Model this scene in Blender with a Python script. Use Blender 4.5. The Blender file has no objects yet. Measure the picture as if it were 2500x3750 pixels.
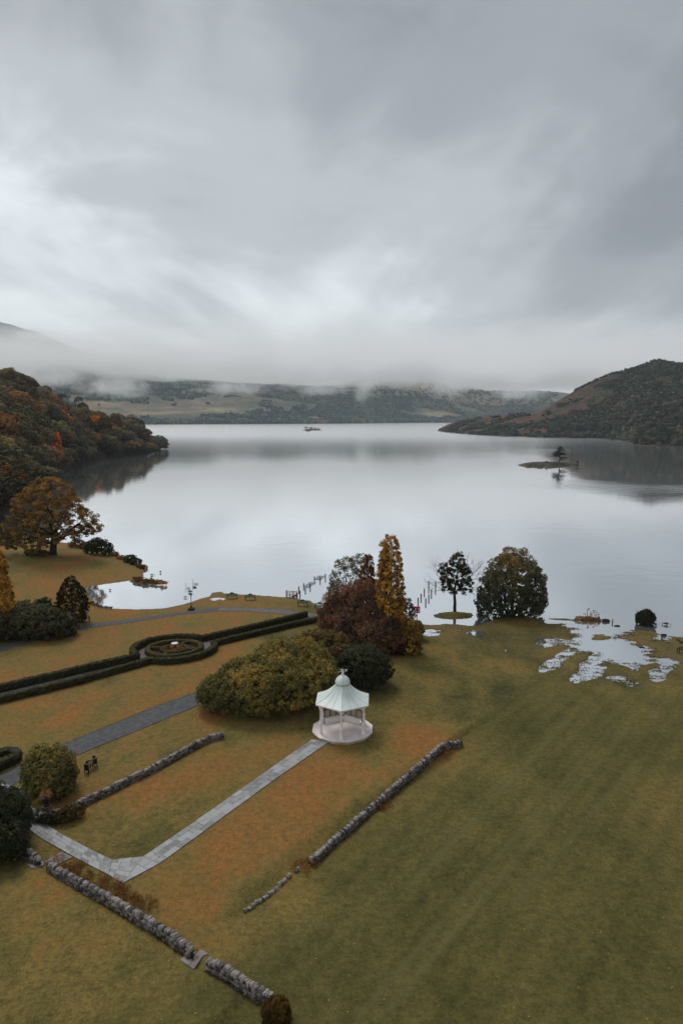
import bpy, bmesh, math, random
import numpy as np
from mathutils import Vector, Matrix

random.seed(7)
RNG = np.random.default_rng(7)
scene = bpy.context.scene
COL = scene.collection
R = math.radians

# ------------------------------------------------------------------ camera
EYE_H = 30.0
FOCAL = 2600.0                       # focal length in pixels of the 2500 x 3750 photograph
PITCH = math.atan(350 / FOCAL)
cd = bpy.data.cameras.new('camera')
cam = bpy.data.objects.new('camera', cd)
COL.objects.link(cam)
cam.location = (0, 0, EYE_H)
cam.rotation_euler = (math.pi / 2 - PITCH, 0, 0)
cd.sensor_fit = 'VERTICAL'
cd.sensor_height = 24.0
cd.sensor_width = 16.0
cd.lens = FOCAL / 3750 * 24.0
cd.clip_start = 0.5
cd.clip_end = 20000
scene.camera = cam

# ------------------------------------------------------------------ render settings
scene.view_settings.view_transform = 'Standard'
scene.view_settings.look = 'None'
scene.view_settings.exposure = 0.14
scene.view_settings.gamma = 1.0
scene.view_settings.use_curve_mapping = False
scene.render.engine = 'CYCLES'
cy = scene.cycles
cy.max_bounces = 14
cy.diffuse_bounces = 2
cy.glossy_bounces = 2
cy.transmission_bounces = 2
cy.volume_bounces = 12
cy.transparent_max_bounces = 8
cy.use_denoising = True
cy.denoiser = 'OPENIMAGEDENOISE'
cy.volume_max_steps = 96

# ------------------------------------------------------------------ node helpers
def nt_new(owner):
    owner.use_nodes = True
    nt = owner.node_tree
    nt.nodes.clear()
    return nt

def N(nt, t, **kw):
    n = nt.nodes.new(t)
    for k, v in kw.items():
        setattr(n, k, v)
    return n

def setin(nt, sock, v):
    if isinstance(v, bpy.types.NodeSocket):
        nt.links.new(v, sock)
    else:
        sock.default_value = v

def math_n(nt, op, a, b=None, c=None, clamp=False):
    n = N(nt, 'ShaderNodeMath', operation=op, use_clamp=clamp)
    setin(nt, n.inputs[0], a)
    if b is not None: setin(nt, n.inputs[1], b)
    if c is not None: setin(nt, n.inputs[2], c)
    return n.outputs[0]

def noise_n(nt, vec, scale, detail=3.0, rough=0.55, dist=0.0):
    n = N(nt, 'ShaderNodeTexNoise')
    if vec is not None: nt.links.new(vec, n.inputs['Vector'])
    n.inputs['Scale'].default_value = scale
    n.inputs['Detail'].default_value = detail
    n.inputs['Roughness'].default_value = rough
    n.inputs['Distortion'].default_value = dist
    return n.outputs[0]

def ramp_n(nt, fac, stops, interp='LINEAR'):
    n = N(nt, 'ShaderNodeValToRGB')
    n.color_ramp.interpolation = interp
    el = n.color_ramp.elements
    while len(el) < len(stops): el.new(0.5)
    for e, (p, c) in zip(el, stops):
        e.position = p
        e.color = (*c, 1) if len(c) == 3 else c
    setin(nt, n.inputs[0], fac)
    return n.outputs[0]

def maprange(nt, v, a, b, c=0.0, d=1.0, smooth=True):
    n = N(nt, 'ShaderNodeMapRange')
    n.interpolation_type = 'SMOOTHSTEP' if smooth else 'LINEAR'
    n.clamp = True if not smooth else n.clamp
    setin(nt, n.inputs[0], v)
    for i, q in enumerate((a, b, c, d)): setin(nt, n.inputs[i + 1], q)
    return n.outputs[0]

def mix_c(nt, fac, a, b, mode='MIX'):
    n = N(nt, 'ShaderNodeMix', data_type='RGBA', blend_type=mode)
    setin(nt, n.inputs[0], fac)
    setin(nt, n.inputs[6], (*a, 1) if isinstance(a, tuple) and len(a) == 3 else a)
    setin(nt, n.inputs[7], (*b, 1) if isinstance(b, tuple) and len(b) == 3 else b)
    return n.outputs[2]

def mapping(nt, vec, scale=(1, 1, 1), rot=(0, 0, 0), loc=(0, 0, 0)):
    n = N(nt, 'ShaderNodeMapping')
    nt.links.new(vec, n.inputs[0])
    n.inputs['Scale'].default_value = scale
    n.inputs['Rotation'].default_value = rot
    n.inputs['Location'].default_value = loc
    return n.outputs[0]

# ------------------------------------------------------------------ sky and sun
SUN_EL, SUN_AZ = R(52), R(-28)        # azimuth from +Y, negative = towards the photo's left
world = bpy.data.worlds.new('World')
scene.world = world
nt = nt_new(world)
out = N(nt, 'ShaderNodeOutputWorld')
bg = N(nt, 'ShaderNodeBackground')
bg.inputs['Strength'].default_value = 0.1
nt.links.new(bg.outputs[0], out.inputs[0])
sky = N(nt, 'ShaderNodeTexSky', sky_type='NISHITA')
sky.sun_disc = False
sky.sun_elevation = SUN_EL
sky.sun_rotation = SUN_AZ
tc = N(nt, 'ShaderNodeTexCoord')
sep = N(nt, 'ShaderNodeSeparateXYZ')
nt.links.new(tc.outputs['Generated'], sep.inputs[0])
dx, dy, dz = sep.outputs
zc = math_n(nt, 'ADD', math_n(nt, 'MAXIMUM', dz, 0.0), 0.16)
cmb = N(nt, 'ShaderNodeCombineXYZ')
nt.links.new(math_n(nt, 'DIVIDE', dx, zc), cmb.inputs[0])
nt.links.new(math_n(nt, 'DIVIDE', dy, zc), cmb.inputs[1])
cp = cmb.outputs[0]
streak = mapping(nt, cp, scale=(1.0, 0.22, 1.0), rot=(0, 0, R(10)))
n1 = noise_n(nt, mapping(nt, streak, loc=(3.1, 1.7, 0)), 1.0, 4.0, 0.52, 0.5)
n2 = noise_n(nt, mapping(nt, cp, scale=(1.0, 0.55, 1.0), loc=(5.2, 8.4, 0)), 1.5, 4.0, 0.52, 0.5)
n3 = noise_n(nt, mapping(nt, tc.outputs['Generated'], scale=(1, 1, 1.8)), 4.0, 5.0, 0.55, 0.8)
cl = math_n(nt, 'ADD', math_n(nt, 'MULTIPLY', n1, 0.52), math_n(nt, 'MULTIPLY', n2, 0.24))
cl = math_n(nt, 'ADD', cl, math_n(nt, 'MULTIPLY', n3, 0.27))
# the overcast is thinner towards the left at mid height
side = math_n(nt, 'MULTIPLY', dx, -0.26)
el = math_n(nt, 'ADD', maprange(nt, dz, 0.0, 0.55, 0.05, -0.115), maprange(nt, dz, 0.03, 0.22, 0.09, 0.0))
cl = math_n(nt, 'ADD', math_n(nt, 'ADD', cl, side), el)
cloud = ramp_n(nt, cl, [(0.30, (2.5, 2.68, 2.85)), (0.41, (3.35, 3.58, 3.78)), (0.53, (4.9, 5.2, 5.42)), (0.68, (8.0, 8.5, 8.7))], 'EASE')
skymix = mix_c(nt, 0.93, sky.outputs[0], cloud)
nt.links.new(skymix, bg.inputs[0])

sl = bpy.data.lights.new('sun', 'SUN')
sl.energy = 1.35
sl.angle = R(22)
sl.color = (1.0, 0.965, 0.92)
so = bpy.data.objects.new('sun', sl)
COL.objects.link(so)
sv = Vector((math.sin(SUN_AZ) * math.cos(SUN_EL), math.cos(SUN_AZ) * math.cos(SUN_EL), math.sin(SUN_EL)))
so.rotation_euler = sv.to_track_quat('Z', 'Y').to_euler()
so.location = (0, 0, 800)

# ------------------------------------------------------------------ maths
def sstep(a, b, x):
    t = np.clip((x - a) / (b - a), 0, 1)
    return t * t * (3 - 2 * t)

def _hash(ix, iy, iz, seed):
    h = (ix.astype(np.int64) * 374761393 + iy.astype(np.int64) * 668265263 + iz.astype(np.int64) * 2147483647 + seed * 1274126177) & 0xFFFFFFFF
    h = ((h ^ (h >> 13)) * 1274126177) & 0xFFFFFFFF
    h = (h ^ (h >> 16)) & 0xFFFFFFFF
    return h / 4294967295.0

def vnoise(x, y, z=0.0, seed=0):
    x = np.asarray(x, float); y = np.asarray(y, float); z = np.zeros_like(x) + z
    ix, iy, iz = np.floor(x), np.floor(y), np.floor(z)
    fx, fy, fz = x - ix, y - iy, z - iz
    fx, fy, fz = (f * f * (3 - 2 * f) for f in (fx, fy, fz))
    r = 0
    for a in (0, 1):
        for b in (0, 1):
            for c in (0, 1):
                w = (fx if a else 1 - fx) * (fy if b else 1 - fy) * (fz if c else 1 - fz)
                r = r + w * _hash(ix + a, iy + b, iz + c, seed)
    return r

def fbm(x, y, z=0.0, seed=0, octs=4):
    r = 0; amp = 0.5; tot = 0
    for i in range(octs):
        r = r + amp * vnoise(np.asarray(x) * 2 ** i, np.asarray(y) * 2 ** i, np.asarray(z) * 2 ** i, seed + i)
        tot += amp; amp *= 0.5
    return r / tot

def px2w(px, py, z=0.0):
    """A pixel of the photograph as a point of the level plane z."""
    a = (px - 1250) / FOCAL; b = (1875 - py) / FOCAL
    Y = math.cos(PITCH) + b * math.sin(PITCH)
    Z = -math.sin(PITCH) + b * math.cos(PITCH)
    t = (z - EYE_H) / Z
    return a * t, Y * t

K = 2500 / 1568
def dsp(pts):          # points measured on the 1568-wide view
    return [(x * K, y * K) for x, y in pts]

def zm(pts, s, ox, oy):   # points measured on an enlarged view
    return [(ox + x / s, oy + y / s) for x, y in pts]

def poly_sd(x, y, poly):
    """Signed distance to a polygon, positive inside."""
    x = np.asarray(x, float); y = np.asarray(y, float)
    P = np.asarray(poly, float)
    d2 = np.full(x.shape, 1e18); ins = np.zeros(x.shape, bool)
    n = len(P)
    for i in range(n):
        ax, ay = P[i]; bx, by = P[(i + 1) % n]
        ex, ey = bx - ax, by - ay
        L = ex * ex + ey * ey + 1e-12
        t = np.clip(((x - ax) * ex + (y - ay) * ey) / L, 0, 1)
        d2 = np.minimum(d2, (x - ax - t * ex) ** 2 + (y - ay - t * ey) ** 2)
        c = ((ay > y) != (by > y)) & (x < (bx - ax) * (y - ay) / ((by - ay) if by != ay else 1e-12) + ax)
        ins ^= c
    d = np.sqrt(d2)
    return np.where(ins, d, -d)

def line_sd(x, y, line):
    """Signed distance to an open polyline (positive on its left side when walking along it)."""
    x = np.asarray(x, float); y = np.asarray(y, float)
    best = np.full(x.shape, 1e18); sg = np.ones(x.shape)
    for (ax, ay), (bx, by) in zip(line[:-1], line[1:]):
        ex, ey = bx - ax, by - ay
        t = np.clip(((x - ax) * ex + (y - ay) * ey) / (ex * ex + ey * ey), 0, 1)
        d = (x - ax - t * ex) ** 2 + (y - ay - t * ey) ** 2
        s = np.where(ex * (y - ay) - ey * (x - ax) > 0, 1.0, -1.0)
        m = d < best
        best = np.where(m, d, best); sg = np.where(m, s, sg)
    return np.sqrt(best) * sg

# ------------------------------------------------------------------ the shape of the near ground
shore_px = dsp([(-60, 1222), (0, 1226), (60, 1232), (130, 1243), (200, 1252), (258, 1268), (290, 1281), (318, 1296), (332, 1310), (330, 1330)])
shore_px += dsp([(325, 1332), (300, 1334), (270, 1338), (235, 1343), (205, 1348), (196, 1356), (206, 1368), (218, 1380), (232, 1391), (262, 1397), (300, 1398.5), (345, 1398.5), (380, 1396.5), (415, 1389),
                 (440, 1381), (465, 1373), (482, 1368), (486, 1362), (497, 1359), (508, 1358), (520, 1362.5), (560, 1365), (600, 1367), (640, 1370), (680, 1373.5), (712, 1379), (722, 1387), (738, 1394), (790, 1402), (870, 1412), (920, 1420)])
shore_px += zm([(905, 850), (975, 862), (1050, 869), (1130, 866), (1200, 858), (1250, 862), (1330, 868), (1430, 876)], 2.24, 1100, 1900)
shore_px += zm([(80, 766), (150, 748), (235, 716), (300, 695), (430, 692), (520, 716), (560, 735), (590, 746), (610, 752), (680, 750), (760, 748), (790, 742), (780, 732), (720, 727), (640, 724), (592, 716),
                (640, 713), (720, 714), (780, 718), (840, 709), (880, 700), (930, 706), (960, 716), (985, 738), (1000, 744), (1060, 742), (1120, 786), (1135, 793), (1240, 800), (1330, 803), (1395, 824), (1440, 833), (1500, 843), (1568, 848), (1700, 858)], 1.96, 1700, 1900)
SHORE = [px2w(x, y, 0.03) for x, y in shore_px]
LAND = [(-420, -300), (-420, 178), (-130, 172)] + SHORE + [(90, 86), (140, 70), (420, 40), (420, -300)]
puddle_px = [zm([(730, 768), (760, 764), (840, 748), (850, 740), (900, 742), (985, 742), (1060, 740), (1125, 778), (1130, 795), (1168, 812), (1168, 835), (1105, 842), (1100, 868), (1175, 880), (1255, 908), (1330, 940),
                  (1310, 965), (1335, 1000), (1325, 1030), (1250, 1040), (1210, 1075), (1150, 1040), (1040, 1018), (985, 1045), (960, 1120), (880, 1140), (790, 1165), (780, 1150), (850, 1090), (860, 1040), (920, 1020), (940, 960),
                  (900, 945), (820, 940), (760, 968), (690, 1000), (650, 1060), (560, 1090), (600, 1040), (690, 985), (770, 940), (800, 905), (740, 892), (640, 895), (560, 912), (545, 905), (560, 868), (640, 866), (740, 882), (800, 880), (820, 862), (795, 830), (805, 792)], 1.96, 1700, 1900),
             zm([(1395, 1018), (1440, 1012), (1480, 1015), (1510, 1030), (1475, 1040), (1480, 1062), (1420, 1105), (1405, 1150), (1370, 1160), (1362, 1130), (1350, 1095), (1420, 1080), (1420, 1050)], 1.96, 1700, 1900),
             zm([(1045, 1135), (1090, 1133), (1130, 1138), (1135, 1150), (1080, 1155)], 1.96, 1700, 1900),
             zm([(1140, 1176), (1180, 1172), (1210, 1180), (1170, 1188), (1140, 1186)], 1.96, 1700, 1900),
             zm([(1000, 922), (1060, 916), (1125, 920), (1130, 930), (1095, 950), (1040, 955), (1000, 950)], 2.24, 1100, 1900),
             zm([(1400, 940), (1435, 930), (1475, 938), (1440, 948)], 2.24, 1100, 1900),
             zm([(48, 822), (80, 815), (118, 825), (80, 832)], 1.96, 1700, 1900),
             zm([(1385, 850), (1410, 846), (1440, 852), (1425, 860), (1390, 860)], 1.96, 1700, 1900),
             zm([(405, 658), (440, 652), (480, 655), (460, 664), (420, 664)], 2.24, 600, 1900)]
PUDDLES = [[px2w(x, y, 0.02) for x, y in p] for p in puddle_px]
islet_px = [zm([(905, 855), (940, 830), (980, 826), (1040, 845), (1035, 862), (960, 872), (915, 868)], 1.96, 1700, 1900)]
WETISLES = [[px2w(x, y, 0.02) for x, y in p] for p in islet_px]
bank_px = zm([(1290, 130), (1160, 230), (1030, 300), (920, 390), (800, 440), (640, 565), (500, 665), (390, 760), (280, 855), (190, 930), (90, 1030), (-60, 1160)], 1.568, 800, 2650)
BANK = [px2w(x, y, 0.9) for x, y in reversed(bank_px)]
step_px = zm([(-900, -330), (-300, 60), (0, 250), (200, 380), (400, 510), (560, 610), (700, 680), (780, 740), (822, 800), (815, 860), (760, 930), (680, 1000), (560, 1120), (200, 1400), (-900, 1400)], 2.24, 500, 3300)
STEP = [px2w(x, y, 1.0) for x, y in step_px]
PUDC = px2w(2150, 2400, 0)

def ground_h(x, y):
    x = np.atleast_1d(np.asarray(x, float)); y = np.atleast_1d(np.asarray(y, float))
    n = (fbm(x * 0.9, y * 0.9, seed=3, octs=3) - 0.5)
    sd = poly_sd(x, y, LAND) + n * 0.5
    top = 0.98 - 0.40 * sstep(3, 12, x - 0.02 * y) * sstep(60, 75, y)
    fl = np.exp(-(((x - PUDC[0]) / 22) ** 2 + ((y - PUDC[1] - 3) / 17) ** 2) ** 2)
    top = top * (1 - 0.88 * fl)
    rise = 0.10 * sstep(0, 2.2, sd) + 0.90 * sstep(2, 34, sd)
    h = np.where(sd > 0, top * rise + 0.012, np.maximum(-1.6, sd * 0.12 - 0.02))
    # knoll with the oak
    h = h + 1.3 * np.exp(-(((x + 64) / 20) ** 2 + ((y - 146) / 12) ** 2)) * sstep(0, 9, sd)
    # turf bank beside the long wall
    b = line_sd(x, y, BANK)
    near = np.exp(-np.maximum(0, (y - 62)) ** 2 / 18) * sstep(35.5, 41, y)
    h = h - 0.42 * (1 - sstep(-1.3, 0.3, b)) * near * sstep(-12, -4, b)
    # small turf step of the lower lawn
    s = poly_sd(x, y, STEP)
    h = h + 0.20 * sstep(-0.16, 0.16, s)
    # flooded hollows
    nn = 0.6 * (fbm(x * 0.5, y * 0.8, seed=11, octs=3) - 0.5) + 0.38 * (fbm(x * 0.9, y * 2.2, seed=12, octs=2) - 0.5)
    for p in PUDDLES:
        cx = sum(q[0] for q in p) / len(p); cyy = sum(q[1] for q in p) / len(p)
        rr = max(math.hypot(q[0] - cx, q[1] - cyy) for q in p)
        m = (np.abs(x - cx) < rr + 6) & (np.abs(y - cyy) < rr + 6)
        if not m.any(): continue
        q = poly_sd(x[m], y[m], p) + nn[m] * 2.0
        hm = h[m]
        t = sstep(-1.25, -0.25, q)
        low = -0.022 - 0.09 * sstep(0.2, 2.2, q) + nn[m] * 0.16
        wide = sstep(-5, 0.0, q)
        hm = hm * (1 - wide) + np.minimum(hm, 0.06 + 0.05 * hm) * wide
        h[m] = hm * (1 - t) + np.minimum(hm, low) * t
    for p in WETISLES:
        q = poly_sd(x, y, p) + nn * 0.6
        h = np.maximum(h, -0.1 + 0.17 * sstep(-0.6, 0.5, q))
    return h + (fbm(x * 0.25, y * 0.25, seed=5, octs=3) - 0.5) * 0.10 * np.clip(h, 0, 1)

def gh(x, y):
    return float(ground_h([x], [y])[0])

def G(px, py):
    """The ground point seen at a pixel of the photograph."""
    z = 0.5
    for _ in range(7):
        x, y = px2w(px, py, z)
        z = max(0.0, gh(x, y))
    return x, y, z

def Gs(pts):
    return [G(*p) for p in pts]

def scale_at(px, py, z=None):
    """Metres per photograph pixel at the ground point of a pixel."""
    x, y, zz = G(px, py)
    depth = y * math.cos(PITCH) + (EYE_H - zz) * math.sin(PITCH)
    return depth / FOCAL

def height_between(px_base, py_base, py_top):
    """Height of an upright thing that stands at a base pixel and reaches up to another pixel row."""
    x, y, z = G(px_base, py_base)
    b = (1875 - py_top) / FOCAL
    Y = math.cos(PITCH) + b * math.sin(PITCH); Z = -math.sin(PITCH) + b * math.cos(PITCH)
    return EYE_H + Z * (y / Y) - z

# ------------------------------------------------------------------ mesh helpers
def me_np(name, V, F, mats, tone=None, smooth=False, mat_idx=None):
    """A mesh from numpy arrays: V (n,3), F (m,3) or (m,4)."""
    V = np.asarray(V, np.float32); F = np.asarray(F, np.int32)
    k = F.shape[1]
    me = bpy.data.meshes.new(name)
    me.vertices.add(len(V)); me.loops.add(F.size); me.polygons.add(len(F))
    me.vertices.foreach_set('co', V.ravel())
    me.loops.foreach_set('vertex_index', F.ravel())
    me.polygons.foreach_set('loop_start', np.arange(len(F), dtype=np.int32) * k)
    me.polygons.foreach_set('use_smooth', np.full(len(F), smooth, bool))
    if mat_idx is not None:
        me.polygons.foreach_set('material_index', np.asarray(mat_idx, np.int32))
    for m in (mats if isinstance(mats, (list, tuple)) else [mats]):
        me.materials.append(m)
    if tone is not None:
        a = me.attributes.new('tone', 'FLOAT', 'FACE' if len(tone) == len(F) else 'POINT')
        a.data.foreach_set('value', np.asarray(tone, np.float32))
    me.update(calc_edges=True)
    return me

def ob(name, me, parent=None, loc=None, rot=None, scl=None):
    o = bpy.data.objects.new(name, me)
    COL.objects.link(o)
    if parent is not None: o.parent = parent
    if loc is not None: o.location = loc
    if rot is not None: o.rotation_euler = rot
    if scl is not None: o.scale = scl
    return o

def tag(o, label=None, cat=None, group=None, kind=None):
    if label: o['label'] = label
    if cat: o['category'] = cat
    if group: o['group'] = group
    if kind: o['kind'] = kind
    return o

def thing(name, label, cat, loc=(0, 0, 0), rotz=0.0, group=None):
    o = bpy.data.objects.new(name, None)
    COL.objects.link(o)
    o.empty_display_size = 0.3
    o.location = loc; o.rotation_euler = (0, 0, rotz)
    return tag(o, label, cat, group)

class MB:
    """Collects boxes, tubes and lathes, then becomes one mesh object."""
    def __init__(self): self.v = []; self.f = []
    def add(self, v, f):
        b = len(self.v)
        self.v += [tuple(p) for p in v]; self.f += [tuple(i + b for i in q) for q in f]
        return self
    def box(self, c, s, rz=0.0, M=None):
        x, y, z = (q / 2 for q in s)
        v = [Vector((sx * x, sy * y, sz * z)) for sz in (-1, 1) for sy in (-1, 1) for sx in (-1, 1)]
        m = M if M is not None else Matrix.Rotation(rz, 3, 'Z')
        v = [m @ p + Vector(c) for p in v]
        return self.add(v, [(0, 2, 3, 1), (4, 5, 7, 6), (0, 1, 5, 4), (2, 6, 7, 3), (0, 4, 6, 2), (1, 3, 7, 5)])
    def bar(self, a, b, w, h=None, up=(0, 0, 1)):
        a = Vector(a); b = Vector(b); d = b - a
        z = d.normalized(); u = Vector(up)
        if abs(z.dot(u)) > 0.98: u = Vector((1, 0, 0))
        x = u.cross(z).normalized(); y = z.cross(x)
        m = Matrix((x, y, z)).transposed()
        return self.box((a + b) / 2, (w, h or w, d.length), M=m)
    def tube(self, pts, rads, n=6, cap=True):
        pts = [Vector(p) for p in pts]
        rads = rads if isinstance(rads, (list, tuple)) else [rads] * len(pts)
        rings = []
        ref = Vector((0.3, 0.9, 0.2))
        for i, p in enumerate(pts):
            d = (pts[min(i + 1, len(pts) - 1)] - pts[max(i - 1, 0)])
            d = d.normalized() if d.length > 1e-9 else Vector((0, 0, 1))
            r0 = ref if abs(d.dot(ref)) < 0.95 else Vector((1, 0, 0))
            x = d.cross(r0).normalized(); y = d.cross(x)
            rings.append([p + (x * math.cos(t) + y * math.sin(t)) * rads[i] for t in (2 * math.pi * k / n for k in range(n))])
        v = [q for r in rings for q in r]
        f = [(i * n + k, i * n + (k + 1) % n, (i + 1) * n + (k + 1) % n, (i + 1) * n + k) for i in range(len(pts) - 1) for k in range(n)]
        if cap:
            f.append(tuple(range(n))); f.append(tuple((len(pts) - 1) * n + k for k in reversed(range(n))))
        return self.add(v, f)
    def lathe(self, prof, n=12, c=(0, 0, 0), phase=0.0):
        """prof: (radius, z) from bottom to top."""
        v = []; f = []
        for r, z in prof:
            for k in range(n):
                t = phase + 2 * math.pi * k / n
                v.append((c[0] + r * math.cos(t), c[1] + r * math.sin(t), c[2] + z))
        for i in range(len(prof) - 1):
            for k in range(n):
                f.append((i * n + k, i * n + (k + 1) % n, (i + 1) * n + (k + 1) % n, (i + 1) * n + k))
        f.append(tuple(reversed(range(n)))); f.append(tuple((len(prof) - 1) * n + k for k in range(n)))
        return self.add(v, f)
    def mesh(self, name, m, smooth=False):
        me = bpy.data.meshes.new(name)
        me.from_pydata([tuple(p) for p in self.v], [], self.f)
        me.materials.append(m)
        if smooth:
            me.polygons.foreach_set('use_smooth', [True] * len(me.polygons))
        me.update()
        return me
    def build(self, name, m, parent=None, smooth=False, loc=None):
        return ob(name, self.mesh(name, m, smooth), parent, loc)
# ------------------------------------------------------------------ materials
def principled(name, color, rough=0.8, noise=0.0, nscale=8.0, bump=0.0, bscale=30.0, metallic=0.0, spec=0.3, objrand=0.0, color2=None):
    m = bpy.data.materials.new(name)
    nt = nt_new(m)
    out = N(nt, 'ShaderNodeOutputMaterial')
    b = N(nt, 'ShaderNodeBsdfPrincipled')
    nt.links.new(b.outputs[0], out.inputs[0])
    b.inputs['Roughness'].default_value = rough
    b.inputs['Metallic'].default_value = metallic
    b.inputs['Specular IOR Level'].default_value = spec
    tc = N(nt, 'ShaderNodeTexCoord')
    c = (*color, 1)
    if color2 is None:
        color2 = tuple(q * 0.55 for q in color)
    sock = None
    if noise or objrand:
        f = noise_n(nt, tc.outputs['Object'], nscale, 4.0, 0.6)
        f = math_n(nt, 'MULTIPLY', math_n(nt, 'SUBTRACT', f, 0.5), noise * 3.0)
        f = math_n(nt, 'ADD', f, 0.35)
        if objrand:
            oi = N(nt, 'ShaderNodeObjectInfo')
            f = math_n(nt, 'ADD', f, math_n(nt, 'MULTIPLY', math_n(nt, 'SUBTRACT', oi.outputs['Random'], 0.5), objrand))
        f = math_n(nt, 'ADD', f, 0.0, clamp=True)
        sock = mix_c(nt, f, color, color2)
        nt.links.new(sock, b.inputs['Base Color'])
    else:
        b.inputs['Base Color'].default_value = c
    if bump:
        bn = N(nt, 'ShaderNodeBump')
        bn.inputs['Strength'].default_value = bump
        bn.inputs['Distance'].default_value = 0.03
        nt.links.new(noise_n(nt, tc.outputs['Object'], bscale, 5.0, 0.65), bn.inputs['Height'])
        nt.links.new(bn.outputs[0], b.inputs['Normal'])
    return m

def leafmat(name, stops, objcol=False, trans=0.22):
    """Leaves: colour from each leaf's own tone."""
    m = bpy.data.materials.new(name)
    nt = nt_new(m)
    out = N(nt, 'ShaderNodeOutputMaterial')
    at = N(nt, 'ShaderNodeAttribute', attribute_name='tone')
    c = ramp_n(nt, at.outputs['Fac'], stops)
    if objcol:
        oi = N(nt, 'ShaderNodeObjectInfo')
        c = mix_c(nt, 1.0, c, oi.outputs['Color'], 'MULTIPLY')
    d = N(nt, 'ShaderNodeBsdfDiffuse'); t = N(nt, 'ShaderNodeBsdfTranslucent')
    g = N(nt, 'ShaderNodeBsdfGlossy'); g.inputs['Roughness'].default_value = 0.55
    g.inputs['Color'].default_value = (0.6, 0.62, 0.6, 1)
    nt.links.new(c, d.inputs[0]); nt.links.new(c, t.inputs[0])
    mx = N(nt, 'ShaderNodeMixShader'); mx.inputs[0].default_value = trans
    nt.links.new(d.outputs[0], mx.inputs[1]); nt.links.new(t.outputs[0], mx.inputs[2])
    m2 = N(nt, 'ShaderNodeMixShader'); m2.inputs[0].default_value = 0.025
    nt.links.new(mx.outputs[0], m2.inputs[1]); nt.links.new(g.outputs[0], m2.inputs[2])
    nt.links.new(m2.outputs[0], out.inputs[0])
    return m

M = {}
M['white'] = principled('white_paint', (0.90, 0.86, 0.84), 0.5, 0.25, 3.0, 0.0, color2=(0.80, 0.72, 0.68))
M['floor_white'] = principled('pale_stone_floor', (0.91, 0.83, 0.80), 0.55, 0.8, 1.6, 0.1, 20, color2=(0.70, 0.57, 0.52))
M['copper'] = principled('pale_green_roof', (0.77, 0.845, 0.80), 0.45, 0.6, 1.4, 0.0, color2=(0.64, 0.72, 0.67))
M['lead'] = principled('grey_lead', (0.36, 0.41, 0.39), 0.5)
M['brownpaint'] = principled('brown_paint', (0.09, 0.05, 0.035), 0.6)
M['lattice'] = principled('cream_lattice', (0.52, 0.45, 0.36), 0.7, 0.9, 14.0, color2=(0.26, 0.21, 0.16))
M['black'] = principled('black_timber', (0.012, 0.012, 0.013), 0.7)
M['iron'] = principled('black_iron', (0.018, 0.02, 0.02), 0.5)
M['glass'] = principled('lamp_glass', (0.55, 0.6, 0.6), 0.15)
M['green'] = principled('green_paint', (0.022, 0.085, 0.04), 0.5)
M['redgate'] = principled('red_painted_wood', (0.27, 0.035, 0.025), 0.6, 0.5, 6)
M['red'] = principled('red_plastic', (0.62, 0.012, 0.03), 0.45)
M['wood'] = principled('weathered_wood', (0.13, 0.085, 0.055), 0.75, 0.5, 9)
M['seatwood'] = principled('dark_oiled_wood', (0.030, 0.022, 0.017), 0.55, 0.4, 6)
M['seatrail'] = principled('grey_worn_rail', (0.17, 0.14, 0.12), 0.6)
M['deck'] = principled('wet_deck', (0.30, 0.30, 0.31), 0.5, 0.6, 2.0, color2=(0.17, 0.17, 0.17))
M['sign'] = principled('white_board', (0.78, 0.80, 0.80), 0.5)
M['bark'] = principled('dark_bark', (0.035, 0.027, 0.020), 0.9, 0.5, 3, 0.6, 12)
M['barkpale'] = principled('grey_bark', (0.085, 0.07, 0.055), 0.9, 0.5, 3, 0.6, 12)
M['feather'] = principled('white_feathers', (0.80, 0.80, 0.78), 0.7)
M['duck'] = principled('brown_feathers', (0.09, 0.065, 0.045), 0.8, 0.6, 20)
M['stone'] = principled('wall_stone', (0.24, 0.205, 0.18), 0.92, 0.5, 5.0, 0.7, 14, objrand=1.3, color2=(0.035, 0.031, 0.028))
M['cope'] = principled('cope_stone', (0.36, 0.32, 0.29), 0.92, 0.6, 4.0, 0.7, 14, objrand=1.3, color2=(0.055, 0.05, 0.046))
M['core'] = principled('wall_core', (0.05, 0.045, 0.04), 0.95, 0.6, 6.0, 0.8, 9)
M['flag'] = principled('grey_flagstone', (0.37, 0.37, 0.365), 0.6, 0.6, 2.2, 0.25, 12, objrand=1.2, color2=(0.185, 0.185, 0.182))
M['flagpink'] = principled('pinkish_flagstone', (0.32, 0.27, 0.26), 0.75, 0.4, 2.2, 0.25, 12, objrand=0.8, color2=(0.17, 0.14, 0.135))
M['mortar'] = principled('path_bedding', (0.16, 0.16, 0.155), 0.9, 0.5, 3)
M['rock'] = principled('lake_rock', (0.12, 0.10, 0.075), 0.9, 0.9, 0.5, 0.8, 2.0, color2=(0.030, 0.027, 0.014))
M['asphalt'] = principled('dark_tarmac', (0.092, 0.094, 0.099), 0.8, 0.9, 2.5, 0.6, 18, color2=(0.042, 0.043, 0.046))
M['gravel'] = principled('grey_gravel', (0.17, 0.15, 0.145), 0.9, 0.6, 1.0, 0.5, 50, color2=(0.085, 0.08, 0.078))
M['soil'] = principled('dark_soil', (0.032, 0.024, 0.015), 0.95, 0.6, 3, 0.6, 20)
M['house'] = principled('white_render', (0.75, 0.75, 0.73), 0.7)
M['slate'] = principled('grey_slate', (0.10, 0.105, 0.115), 0.6)
M['pane'] = principled('dark_window', (0.02, 0.022, 0.025), 0.2)
M['urn'] = principled('dark_urn', (0.05, 0.042, 0.036), 0.8, 0.4, 8)
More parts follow.
